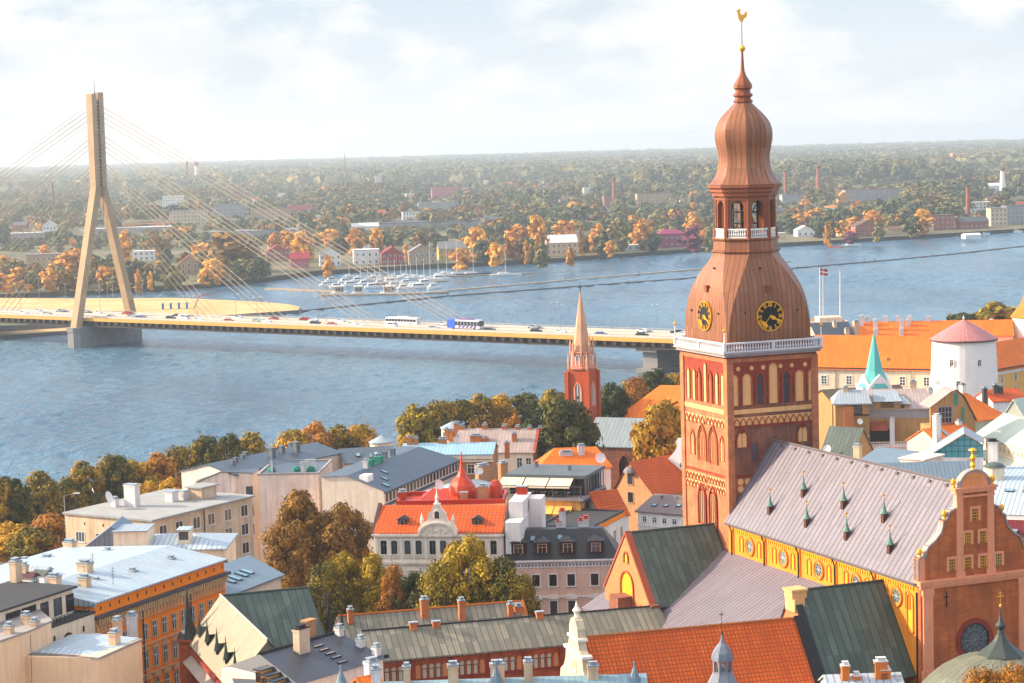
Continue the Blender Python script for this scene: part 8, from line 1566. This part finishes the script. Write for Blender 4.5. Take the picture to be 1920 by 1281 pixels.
TEALP = plast('teal_panel', (.10, .32, .24)); m_ = MB(); p = h.aty((1792, 745), 0); m_.box(p.x - .45, -.06, p.z - 1.6, p.x + .45, 0, p.z + .8); p = h.aty((1805, 778), 0); m_.box(p.x - .3, -.06, p.z - 1.6, p.x + .3, 0, p.z + 1.5); m_.build('teal_panels', TEALP, h.T)
h = House('grey_walled_house', 'house with a long blank grey and ochre wall below the teal spire', 'house', (1628, 766), (1746, 764), 17.0, 14.0, TAUPE)
a = h.aty((1740, 728), 7); h.gable_x(a.z - 17, PINKGR, wallg=True); m_ = MB(); z0 = h.aty((1690, 784), 0).z; m_.box(0, -.06, z0, h.L, -.002, 16.9); m_.build('grey_render', plast('grey_render_paint', (.40, .36, .35), (.32, .29, .28)), h.T)
p = h.aty((1665, 752), 1); m_ = MB(); m_.box(p.x - 3.0, -.4, 16.9, p.x + 2.5, 5, 18.6); m_.build('roof_cabin', TAUPE, h.T); m_ = MB(); m_.face([(p.x - 3.2, -.9, 18.5), (p.x + 2.9, -.9, 18.5), (p.x + 2.0, 5, 20.2), (p.x - 3.0, 5, 20.2)]); m_.face([(p.x + 2.9, -.9, 18.5), (p.x + 2.9, 5, 18.5), (p.x + 2.0, 5, 20.2)]); m_.build('cabin_roof', ZINC, h.T)
h.wins('f', [p.x - .3], [16.95], 2.6, 1.2, mf=BROWNW, mp=plast('brown_shutter', (.25, .15, .08)), mull=(3, 0)) if 0 else new('cabin_window', win(2.6, 1.2, 'rect', .06, .05, BROWNW, plast('brown_shutter', (.25, .15, .08)), (3, 0), BROWNW, sill=False), h.T, (p.x - .3, -.4, 17.1))
p = h.aty((1688, 752), 1); m_ = MB(); m_.box(p.x - 1.6, -.3, 16.9, p.x + 1.6, 4, 18.0); m_.build('roof_cabin', TAUPE, h.T); m_ = MB(); m_.face([(p.x - 2, -.8, 17.9), (p.x + 2, -.8, 17.9), (p.x + .8, 2.5, 19.2), (p.x - .8, 2.5, 19.2)]); m_.face([(p.x + 2, -.8, 17.9), (p.x + 2, 5, 17.9), (p.x + .8, 2.5, 19.2)]); m_.face([(p.x - 2, -.8, 17.9), (p.x - .8, 2.5, 19.2), (p.x - 2, 5, 17.9)]); m_.build('cabin_roof', ZINC, h.T); new('cabin_window', win(1.4, .9, 'rect', .06, .05, BROWNW, GLASS, (1, 0), BROWNW, sill=False), h.T, (p.x, -.3, 17.0))
h.chimpx((1745, 745), (1745, 730), 6, 1.0, .9, CHW, low=3); h.chimpx((1712, 735), (1712, 716), 8, 1.4, 1.0, CHM, low=3)
m_ = MB(); p = h.aty((1648, 798), 0); m_.face([(p.x - 1.7, -1.8, p.z - .9), (p.x + 1.7, -1.8, p.z - .9), (p.x + 1.5, -.1, p.z + .9), (p.x - 1.5, -.1, p.z + .9)]); m_.build('red_awning', plast('awning_red', (.42, .12, .08)), h.T); m_ = MB(); m_.box(p.x - 1.8, -.08, p.z - 3.4, p.x + 2.2, -.002, p.z - .9); m_.build('dark_opening', DARK, h.T)
p = h.aty((1673, 822), -1.0); t = h.aty((1673, 786), -1.0); h.chim(p.x, -1.0, 0, t.z, 1.0, .8, CHW, cap=CHW)
m_ = MB(); zt_ = h.aty((1690, 826), -3).z; m_.box(0, -5.0, 0, h.L * .98, -.1, zt_ - 1.0, bottom=False); m_.build('terrace_block', plast('pink_white_terrace', (.72, .56, .52)), h.T); m_ = MB(); m_.box(0, -5.0, zt_ - .1, h.L * .98, -4.93, zt_); [m_.box(k * .62, -5, zt_ - 1, k * .62 + .05, -4.94, zt_) for k in range(int(h.L / .62))]; m_.box(0, -5, zt_ - .6, h.L * .98, -4.95, zt_ - .54); m_.build('terrace_railing', WHITE, h.T)
for x in (h.L * .7, h.L * .8, h.L * .86): m_ = MB(); m_.box(x - .45, -5.35, zt_ - 2.1, x + .45, -5.02, zt_ - 1.3); m_.build('air_conditioner', WHITE, h.T)
new('terrace_window', win(1.8, 1.4, 'rect', .08, .06, PINKTRIM, GLASS, (1, 0), WHP, sill=False), h.T, (h.L * .62, -5.0, zt_ - 4.4)); new('terrace_window', win(1.8, 1.4, 'rect', .08, .06, PINKTRIM, GLASS, (1, 0), WHP, sill=False), h.T, (h.L * .82, -5.0, zt_ - 4.4)); dish(h, h.L * .72, -5.6, zt_ - 2.2, 1.4, .3); p = h.aty((1733, 812), -2); m_ = MB(); m_.box(p.x - 1.4, -4, zt_ - 1.0, p.x + 2, -.2, zt_ + 1.6); m_.build('terrace_hut', CHW, h.T)
h = House('narrow_ochre_house', 'narrow ochre house with a zinc roof and tall brick stack beside the clock tower', 'house', (1566, 757), (1629, 756), 18.5, 9.0, TAUPE)
a = h.aty((1600, 730), 4.5); h.hip(a.z - 18.5, ZINC, r0=1.2, r1=h.L - .2, yr=4.5, ov=.6); p = h.aty((1608, 768), 0); h.wins('f', [p.x], [p.z - .9], 1.6, 1.7, mf=BROWNW, mull=(2, 1)); p = h.aty((1591, 790), -.4); t = h.aty((1591, 764), -.4); m_ = MB(); m_.box(p.x - 1.1, -.8, 4, p.x + 1.1, -.02, t.z); m_.build('brick_stack', CHB, h.T); h.chimpx((1586, 742), (1586, 727), 4, 1.2, .9, CHM, low=2); dish(h, h.L * .72, -.5, h.aty((1620, 790), 0).z, .9, .3); m_ = MB(); z0 = h.aty((1610, 778), 0).z; m_.box(2.8, -.2, z0 - .15, h.L, -.002, z0 + .1); m_.build('ledge', DARK, h.T)
p = h.aty((1620, 830), -1); t = h.aty((1620, 818), -1); h.chim(p.x + .6, -1.5, 0, t.z, .8, .8, TAUPE, pots=False)
h = House('olive_roofed_house', 'house with a long olive brown sheet roof below the teal spire', 'house', (1560, 752), (1705, 742), 16.5, 10.0, TAUPE); a = h.aty((1640, 724), 5); h.gable_x(a.z - 16.5, mat('olive_sheet', (.17, .13, .075), 'seam', (.11, .09, .05), rough=.6, sp=.8, lw=.1, line=.6)); h.chimpx((1651, 735), (1651, 721), 4.5, 1.6, .9, CHB, low=2); h.chimpx((1613, 730), (1613, 718), 4.5, 1.8, .9, CHM, low=2)
h = House('small_green_roofed_house', 'small steep grey green roofed house tucked against the right of the clock tower', 'house', (1540, 848), (1600, 852), 14.5, 8.0, TAUPE); a = h.aty((1560, 799), 4); h.gable_x(a.z - 14.5, GRNM); h.chimpx((1608, 856), (1608, 836), -1.0, 1.3, 1.1, CHM, low=8); dish(h, h.aty((1551, 842), -1).x, -1, h.aty((1551, 842), -1).z, 1.1, .2)
h = House('blue_grey_lean_to', 'low building with a blue grey sheet roof right behind the ridge of the nave', 'outbuilding', (1608, 866), (1682, 872), 15.5, 8.0, PINKP); h.polyroof([[(-.3, -.4, 15.4), (h.L + .3, -.4, 15.4), (h.L + .3, 8, 17.0), (-.3, 8, 17.2)]], BLUEZ); h2_ = h
m_ = MB(); m_.box(h.L + .4, .5, 0, h.L + 5, 8, 16.6, bottom=False); m_.build('pink_annex', PALEP, h.T); m_ = MB(); m_.box(h.L + .1, .2, 16.6, h.L + 5.3, 8.2, 16.8); m_.build('annex_roof', PALEP, h.T)
new('window', win(1.5, 1.6, 'rect', .08, .06, PINKTRIM, GLASS, None, sill=False), h.T, (h.L + 1.6, .5, 14.2)); new('window', win(1.5, 1.6, 'rect', .08, .06, PINKTRIM, GLASS, None, sill=False), h.T, (h.L + 3.9, .5, 14.2))
h = House('long_grey_roofed_house', 'house with a long grey blue seamed roof just behind the nave ridge', 'house', (1600, 912), (1826, 908), 14.0, 10.0, WHP); a = h.aty((1740, 866), 5); h.gable_x(a.z - 14, BLUEZ)
h = House('glass_gabled_house', 'house with a triangular teal glazed gable and zinc roof behind the nave', 'house', (1744, 858), (1844, 858), 14.5, 9.0, WHP)
p = h.aty((1808, 814), 0); q0 = h.aty((1738, 856), 0); q1 = h.aty((1844, 834), 0); m_ = MB(); m_.face([(q0.x, .02, 14.5), (h.L, .02, 14.5), (h.L, .02, q1.z), (p.x, .02, p.z)], 0)
for k in range(1, 9):
    x = q0.x + (h.L - q0.x) * k / 9; zt_ = 14.5 + (p.z - 14.5) * (x - q0.x) / (p.x - q0.x) if x < p.x else p.z + (q1.z - p.z) * (x - p.x) / (h.L - p.x); m_.box(x - .04, -.04, 14.5, x + .04, .02, zt_, 1)
for k in range(1, 4):
    z = 14.5 + (p.z - 14.5) * k / 4; x0 = q0.x + (p.x - q0.x) * (z - 14.5) / (p.z - 14.5); x1 = h.L if z < q1.z else p.x + (h.L - p.x) * (p.z - z) / (p.z - q1.z); m_.box(x0, -.04, z - .04, x1, .02, z + .04, 1)
m_.build('glazed_gable', [mat('teal_glass', (.16, .42, .44), 'glass', (.25, .55, .55), rough=.15, var=.4), plast('glazing_bar', (.08, .16, .17))], h.T)
h.polyroof([[(q0.x - .5, -.4, 14.4), (p.x, -.4, p.z + .15), (p.x, 10, p.z + .15), (q0.x - .5, 10, 14.4)], [(p.x, -.4, p.z + .15), (h.L + .3, -.4, q1.z), (h.L + .3, 10, q1.z), (p.x, 10, p.z + .15)]], ZINC)
h = House('skylit_orange_house', 'house with a small orange tiled roof and slim skylights beside the tall white chimney', 'house', (1762, 832), (1838, 822), 15.5, 9.0, PINKP); a = h.aty((1800, 795), 4.5); h.gable_x(a.z - 15.5, TILEF); p = h.aty((1757, 838), -.5); t = h.aty((1757, 780), -.5); h.chim(p.x, -.5, 0, t.z, 1.3, 1.0, CHW, cap=CHW); h.skylight(h.L * .35, 2.2, 15.5 + (a.z - 15.5) * .5 + .1, .7, 2.6, math.atan2(a.z - 15.5, 4.5)); h.chimpx((1798, 802), (1798, 790), 4.5, 1.0, .8, CHW, low=2)
h = House('orange_slope_house', 'house with a broad orange tiled roof slope right of the ochre gabled house', 'house', (1826, 790), (1888, 782), 14.0, 16.0, plast('grey_green_wall', (.46, .48, .42)))
a = h.aty((1832, 732), 8); h.hip(a.z - 14, TILEF, r0=.5, r1=h.L * .55, yr=8, ov=.3); h.chimpx((1805, 738), (1806, 722), 8, 1.0, .9, CHW, plast('dome_cap', (.2, .28, .28)), low=6)
h = House('red_roofed_cottage', 'low house with red orange roofs and cluttered chimneys below the orange castle wing', 'house', (1862, 752), (1925, 748), 13.0, 9.0, WHP); a = h.aty((1895, 728), 4.5); h.gable_x(a.z - 13, TILE); [h.chimpx((px, 745), (px, 722 + i * 3), 3, 1.0, .8, plast('soot_brick', (.14, .12, .11)), low=3) for i, px in enumerate((1866, 1876, 1846))]
h = House('grey_gabled_house', 'house with a grey green gable wall between the orange slope and the pale green roof', 'house', (1868, 800), (1935, 806), 14.5, 12.0, plast('grey_green_wall', (.46, .48, .42))); a = h.aty((1896, 748), 0); h.gable_y(max(2, a.z - 14.5), PGREEN); h.wins('f', [h.L * .35], [15.2], .7, .9)
h = House('pale_green_roofed_house', 'long cream house with a pale green roof and small arched attic windows', 'house', (1831, 812), (1930, 842), 14.5, 12.0, CREAM)
a = h.aty((1885, 775), 6); h.gable_x(max(2.5, a.z - 14.5), PGREEN); h.wins('f', span(1.2, h.L - 1, 12), [12.4], .6, 1.1, 'round', fr=.1, mf=CREAM, mp=BROWNW, sill=False); h.cornice(11.4, CREAM, .4, .3, 'f'); m_ = MB(); m_.face([(-.2, -2.6, 10.6), (h.L, -2.6, 10.6), (h.L, -.3, 11.5), (-.2, -.3, 11.5)]); m_.build('lower_roof', PGREEN, h.T)
h = House('zinc_roofed_block', 'white block with broad pale zinc roofs and a small cream drum', 'block', (1835, 962), (1990, 968), 12.0, 22.0, WHP)
a = h.aty((1880, 905), 9); h.polyroof([[(-.5, -.6, 12.0), (h.L, -.6, 12.0), (h.L, 9, a.z), (-.5, 9, a.z)], [(-.5, 9, a.z), (h.L, 9, a.z), (h.L, 22.3, a.z + .8), (-.5, 22.3, a.z + .8)]], PALEZ); h.cornice(11.2, WHP, .5, .7, 'f'); h.wins('f', span(2, h.L - 2, 5), [8.6], 1.6, .9, mf=WHP, mull=None); m_ = MB(); [m_.box(k * .55, -.62, 10.6, k * .55 + .25, -.002, 11.2) for k in range(int(h.L / .55))]; m_.build('dentils', WHP, h.T)
p = h.aty((1864, 885), 12); m_ = MB(); m_.lathe([(1.75, a.z), (1.75, a.z + 2.2)], 16, (p.x, 12)); dr = m_.build('roof_drum', CREAM, h.T); m_ = MB(); m_.lathe([(1.95, a.z + 2.2), (1.4, a.z + 2.7), (0, a.z + 3.1)], 16, (p.x, 12)); m_.build('drum_roof', GRNM, dr)
for x in (4, 7, 10): h.skylight(x, 6.5, 12 + (a.z - 12) * 7.1 / 9.6 + .08, 1.5, .8, math.atan2(a.z - 12, 9.6))
h.chim(8, 18, a.z, a.z + 2.4, 1.0, .9, CHW, DARK); h.chim(12, 14, a.z, a.z + 1.2, 2.0, .8, plast('orange_patch', (.7, .3, .08)), pots=False); p = h.aty((1862, 838), 20); h.chim(p.x, 20, a.z - 1, p.z + 1, 1.6, 1.4, CHW, DARK)
h = House('dark_red_roofed_house', 'deep red roofed house with a white dormer beside the cathedral gable', 'house', (1878, 1018), (1990, 1022), 13.0, 9.0, WHP); a = h.aty((1910, 975), 4.5); h.gable_x(a.z - 13, mat('deep_red_sheet', (.24, .02, .025), 'seam', rough=.5, sp=.6)); p = h.aty((1893, 1006), 1.0); h.dormer(p.x, 1.0, p.z - .8, 1.8, 1.5, 2.5, ZINC, WHP, 'flat')
# ================================================================ FOREGROUND BITS
# grey cupola
p = PY(1355, 1262, 205.0); k = 205 / FPX; zt = lambda py: PY(1355, py, 205.0).z; o_z = p.z; p.z = 0
o = thing('grey_cupola', 'slim grey cupola with a domed cap and wind vane before the orange hall', 'cupola', p, rad(20)); cu = plast('cupola_grey', (.30, .31, .34), (.22, .23, .26))
m_ = MB(); m_.lathe([(2.6, zt(1281) - 6), (1.6, zt(1285)), (1.0, zt(1262)), (.95, zt(1258))], 8, smooth=False); m_.build('base', cu, o)
m_ = MB(); z0, z1 = zt(1258), zt(1236)
for i in range(8): a = i * math.pi / 4; m_.tube((.85 * math.cos(a), .85 * math.sin(a), z0), (.85 * math.cos(a), .85 * math.sin(a), z1), .14, .14, 6)
m_.lathe([(1.02, z1 - .15), (1.08, z1), (.9, z1)], 8); m_.lathe([(.6, z0), (.6, z0 + .45)], 8); m_.build('open_lantern', cu, o)
m_ = MB(); m_.lathe([(1.12, z1 - .05), (1.1, z1 + .2), (.95, z1 + .7), (.6, z1 + 1.25), (.28, z1 + 1.6), (.14, z1 + 2.0), (.08, z1 + 2.4)], 8, smooth=False); cp = m_.build('domed_cap', plast('cupola_roof', (.27, .29, .33)), o); m_ = MB(); m_.lathe([(0, z1 + 2.3), (.16, z1 + 2.5), (0, z1 + 2.7)], 8); m_.tube((0, 0, z1 + 2.4), (0, 0, zt(1145)), .035, .02, 4); m_.box(-.28, -.02, zt(1152), .28, .02, zt(1152) + .05); m_.box(-.02, -.28, zt(1154), .02, .28, zt(1154) + .05); m_.build('wind_vane', DARK, cp)
# green bell roofed pavilion
GB = mat('grey_green_dome', (.27, .265, .20), 'seam', (.17, .18, .14), rough=.5, sp=.9, lw=.09, line=.5, var=.5)
gy = 226.0; zz = lambda py: PY(1877, py, gy).z; p = PY(1877, 1281, gy); p.z = 0; kk = gy / FPX
o = thing('bell_roofed_chapel', 'chapel with a wide grey green bell shaped dome and a gilded cross', 'chapel', p, rad(22))
m_ = MB(); m_.lathe([(9.3, 0), (9.3, zz(1330))], 8, rot=rad(22.5), smooth=False); m_.build('wall', REDBRICK, o)
m_ = MB(); m_.lathe([(9.9, zz(1335)), (9.2, zz(1305)), (8.2, zz(1282)), (6.6, zz(1258)), (4.6, zz(1238)), (2.4, zz(1228)), (2.3, zz(1226))], 16, rot=rad(11), smooth=False); dm = m_.build('dome_roof', GB, o)
m_ = MB(); m_.lathe([(2.55, zz(1226)), (1.6, zz(1214)), (.85, zz(1202)), (.42, zz(1190)), (.3, zz(1180))], 8, rot=rad(22.5), smooth=False); m_.lathe([(.28, zz(1181)), (.5, zz(1176)), (.55, zz(1172)), (.3, zz(1166)), (.14, zz(1155)), (.06, zz(1140))], 10); m_.build('bell_cap', mat('dark_green_cap', (.09, .11, .095), 'plaster', rough=.5), dm); m_ = MB(); m_.lathe([(0, zz(1139)), (.17, zz(1136)), (0, zz(1132))], 8); m_.tube((0, 0, zz(1140)), (0, 0, zz(1108)), .04, .03, 5); m_.box(-.4, -.03, zz(1119), .4, .03, zz(1117)); m_.box(-.22, -.03, zz(1113), .22, .03, zz(1111.5)); m_.build('gilded_cross', GOLD, dm)
# strip of pale blue roof along the bottom edge with chimneys
h = House('blue_roofed_front_house', 'pale blue sheet roof and its whitewashed chimneys along the bottom edge of the view', 'house', (660, 1330), (1215, 1312), 16.0, 9.0, WHP); a = h.aty((940, 1271), 4.5); h.gable_x(a.z - 16, mat('pale_blue_sheet', (.30, .42, .46), 'seam', (.22, .32, .36), rough=.45, sp=.7, lw=.05, line=.75))
for qb, qt, w_, m__ in (((763, 1276), (763, 1250), .75, CHM), ((850, 1276), (850, 1247), 1.1, CHM), ((991, 1274), (991, 1240), .9, CHM), ((933, 1270), (933, 1245), 1.5, plast('chimney_peach', (.80, .56, .38))), ((1112, 1270), (1112, 1248), 1.1, CHM), ((705, 1278), (705, 1255), 1.0, CHW)): h.chimpx(qb, qt, 4.0, w_, .8, m__, ZINC)
for q, lab in (((640, 1279), 0), ((1190, 1272), 1), ((930, 1273), 0)):
    p = h.aty(q, 3.5); m_ = MB(); m_.lathe([(1.3, p.z - 1.2), (.5, p.z + .2), (.12, p.z + 1.3), (.1, p.z + 1.6)], 8, (p.x, 3.5)); m_.lathe([(0, p.z + 1.5), (.16, p.z + 1.7), (0, p.z + 1.9)], 8, (p.x, 3.5)); m_.build('roof_turret', BLUEZ, h.T)
h = House('orange_chimney_house', 'pale roofed house with bright orange chimneys and an aerial at the bottom right', 'house', (1560, 1310), (1700, 1305), 15.0, 8.0, WHP); a = h.aty((1630, 1262), 4); h.gable_x(a.z - 15, PALEZ)
OC = plast('orange_chimney_paint', (.78, .28, .07), (.6, .2, .05))
for qb, qt, w_ in (((1585, 1270), (1585, 1248), .8), ((1652, 1278), (1652, 1240), 1.3), ((1660, 1283), (1660, 1256), 1.0), ((1606, 1280), (1606, 1267), .7), ((1683, 1290), (1683, 1272), .7)): h.chimpx(qb, qt, 3.2, w_, .8, OC, CHW)
aerial(h, (1640, 1262), 2.2, 3)
h = House('small_orange_roof_house', 'small orange roofed house at the bottom edge left of the cloister', 'house', (692, 1300), (726, 1292), 17.0, 4.0, CHW); a = h.aty((700, 1255), 3); h.gable_x(1.4, TILEF); h.chimpx((697, 1262), (697, 1240), 2.5, 1.4, .9, CHW, ZINC)
# ================================================================ TREES OF THE OLD TOWN
def rowloc(px):
    d = ray(px, 800); A_ = Vector((-92, 416)); dd = Vector((125, 146)).normalized(); den = d.x * dd.y - d.y * dd.x; t = (A_.x * dd.y - A_.y * dd.x) / den; return Vector((d.x * t, d.y * t, 0))
row = [(-20, 908, 'lime'), (12, 902, 'lime'), (68, 893, 'lime'), (112, 905, 'lime'), (152, 874, 'lime'), (207, 862, 'lime'), (250, 868, 'lime'), (292, 858, 'rust'), (335, 846, 'lime'), (383, 824, 'lime'), (428, 822, 'lime'), (470, 820, 'lime'), (548, 810, 'lime'), (592, 798, 'rust'), (634, 806, 'lime'), (672, 800, 'lime'), (783, 766, 'olive'), (828, 760, 'lime'), (866, 754, 'lime'), (903, 747, 'lime'), (940, 748, 'gold'), (985, 742, 'green'), (1040, 737, 'olive'), (1145, 727, 'green'), (1195, 714, 'olive'), (1228, 698, 'green'), (1268, 706, 'lime')]
knm = {'lime': 'green and orange', 'rust': 'rust orange', 'olive': 'olive gold', 'gold': 'golden', 'green': 'dark green'}
ords = ['first', 'second', 'third', 'fourth', 'fifth', 'sixth', 'seventh', 'eighth', 'ninth', 'tenth', 'eleventh', 'twelfth', 'thirteenth', 'fourteenth', 'fifteenth', 'sixteenth', 'seventeenth', 'eighteenth', 'nineteenth', 'twentieth']
for i, (px, py, k) in enumerate(row):
    p = rowloc(px); H = PY(px, py, p.y).z; w_ = ords[i] if i < 20 else ['twenty first', 'twenty second', 'twenty third', 'twenty fourth', 'twenty fifth', 'twenty sixth', 'twenty seventh'][i - 20]
    tree(f'{knm[k]} rounded tree, {w_} from the left in the riverside row', k, p, H * 1.02, (5.0 if i < 16 else 5.6) * (.92 + .2 * ((i * 37) % 10) / 10), i % 3, 'round', 'trees in the row along the river', n=5600, s=.27)
def t2(label, k, px, top, y, R0_, shape='round', seed=0, n=6500, s=.25, grp='trees between the houses'):
    R = R0_ * 1.22; p = PY(px, top, y); H = p.z; p.z = 0; return tree(label, k, p, H, R, seed, shape, grp, n, s)
# lower second row seen through gaps
t2('golden yellow bush tree at the far left edge below the dark riverside trees', 'gold', 22, 984, 390, 4.6, seed=1); t2('rusty orange tree touching the left end of the beige apartment block', 'rust', 92, 968, 385, 4.4, seed=2); t2('golden tree left of the rusty one at the left edge', 'olive', 60, 990, 382, 4.0, seed=0)
for i, (px, top, k, w_) in enumerate(((275, 905, 'gold', 'left'), (318, 900, 'gold', 'middle'), (352, 892, 'rust', 'right'))): t2(f'low {knm[k]} tree behind the beige block roof, {w_} of three', k, px, top, 425, 3.2, seed=i)
t2('small golden tree at the water below the church row', 'gold', 762, 818, 478, 3.0, seed=1); t2('low orange tree beside the round pavilion', 'rust', 700, 822, 470, 2.6, seed=2); t2('olive rounded tree behind the pinkish roof', 'brown', 905, 782, 478, 4.2, seed=0); t2('orange tree above the chimneys of the pinkish roof', 'rust', 960, 785, 482, 3.2, seed=1)
t2('big dark olive tree between the pinkish roof and the brick church', 'green', 1058, 760, 440, 6.2, seed=2, n=9500); t2('smaller olive tree leaning on the big dark one', 'green', 1012, 772, 446, 4.0, seed=1); t2('bright golden yellow tree in front of the grey church roof', 'gold', 1238, 758, 425, 5.4, seed=0, n=9500)
t2('dark green tree right behind the brick spire', 'green', 1150, 726, 505, 4.6, seed=1); t2('orange tree above the grey church roof', 'rust', 1192, 712, 540, 4.4, seed=2)
t2('tall reddish brown tree in front of the pale firewall', 'brown', 560, 922, 352, 5.2, 'cone', 0, 15000, .17); t2('reddish brown tree on the right of the tall one by the firewall', 'brown', 642, 950, 350, 4.8, 'round', 1, 14000, .17); t2('lower brown tree at the foot of the firewall', 'brown', 528, 990, 345, 4.2, 'round', 2, 11000, .17)
t2('yellow green tree with a pointed top left of the white gabled house', 'olive', 650, 1035, 312, 3.6, 'cone', 0, 10500, .16); t2('yellow green tree with ragged top beside the blue onion roof', 'olive', 697, 1042, 310, 3.4, 'cone', 1, 10500, .16); t2('broad yellow green tree above the dark green wing', 'olive', 612, 1062, 308, 3.6, 'round', 2, 10500, .16); t2('orange tinged small tree before the white gabled house', 'rust', 738, 1062, 304, 2.4, 'cone', 2, 7500, .16); t2('dark green tree in shade before the white facade', 'green', 775, 1078, 304, 2.8, 'round', 0, 9000, .16)
t2('large bright yellow green tree in front of the white gabled house', 'olive', 872, 1016, 303, 5.0, 'round', 1, 16000, .16); t2('yellow green tree left part of the square by the white house', 'olive', 828, 1058, 300, 3.4, 'round', 2, 10500, .16); t2('yellow green tree right of the large one, before the pink house', 'olive', 936, 1050, 300, 3.6, 'round', 0, 10500, .16); t2('small yellow green tree at the pink house corner', 'olive', 980, 1082, 298, 2.6, 'round', 2, 7500, .16)
t2('orange brown tree crown at the bottom right before the bell roofed chapel', 'rust', 1845, 1254, 208, 3.0, 'round', 0, 9000, .13); t2('orange brown tree crown in the bottom right corner', 'rust', 1908, 1250, 207, 2.8, 'round', 1, 9000, .13)
t2('rounded orange tree behind the castle at the right water edge', 'olive', 1865, 574, 700, 8.0, 'round', 1, 4200, .6); t2('dark rounded tree behind the conical tower roof', 'green', 1800, 590, 690, 6.0, 'round', 0, 3200, .6)

slm = MB(); slm.tube((0, 0, 0), (0, 0, 10), .12, .08, 6); slm.tube((0, 0, 10), (2.2, 0, 10.2), .07, .06, 5); slm = slm.mesh('pole', LAMPG); slh = MB().box(1.6, -.18, 10.15, 2.9, .18, 10.35).mesh('lamp_head', WHITE)
for px, top, y, lab in ((120, 926, 400, 'tall riverside street lamp above the left end of the beige apartment block'), (330, 884, 428, 'tall riverside street lamp above the beige apartment block roof'), (842, 868 - 20, 470, 'riverside street lamp near the round pavilion')):
    p = PY(px, top, y); z = p.z - 10.3; p.z = max(0, z); o = thing('street_lamp', lab, 'street lamp', p, .2, 'riverside street lamps'); k = (PY(px, top, y).z - p.z) / 10.3; new('pole', slm, o, (0, 0, 0), 0, (1, 1, k)); new('lamp_head', slh, o, (0, 0, 0), 0, (1, 1, k))
# ================================================================ HAZE
hz = MB(); hz.box(-17000, -600, -12, 17000, 17500, 112)
ho = hz.build('haze', []); ho['kind'] = 'stuff'; hm_ = bpy.data.materials.new('haze_air'); hm_.use_nodes = True; t = hm_.node_tree; t.nodes.clear()
pv = t.nodes.new('ShaderNodeVolumePrincipled'); mo = t.nodes.new('ShaderNodeOutputMaterial'); t.links.new(pv.outputs[0], mo.inputs[1])
pv.inputs['Color'].default_value = (.88, .945, .985, 1); pv.inputs['Density'].default_value = 1.05e-4; pv.inputs['Anisotropy'].default_value = 0.65
ho.data.materials.append(hm_)
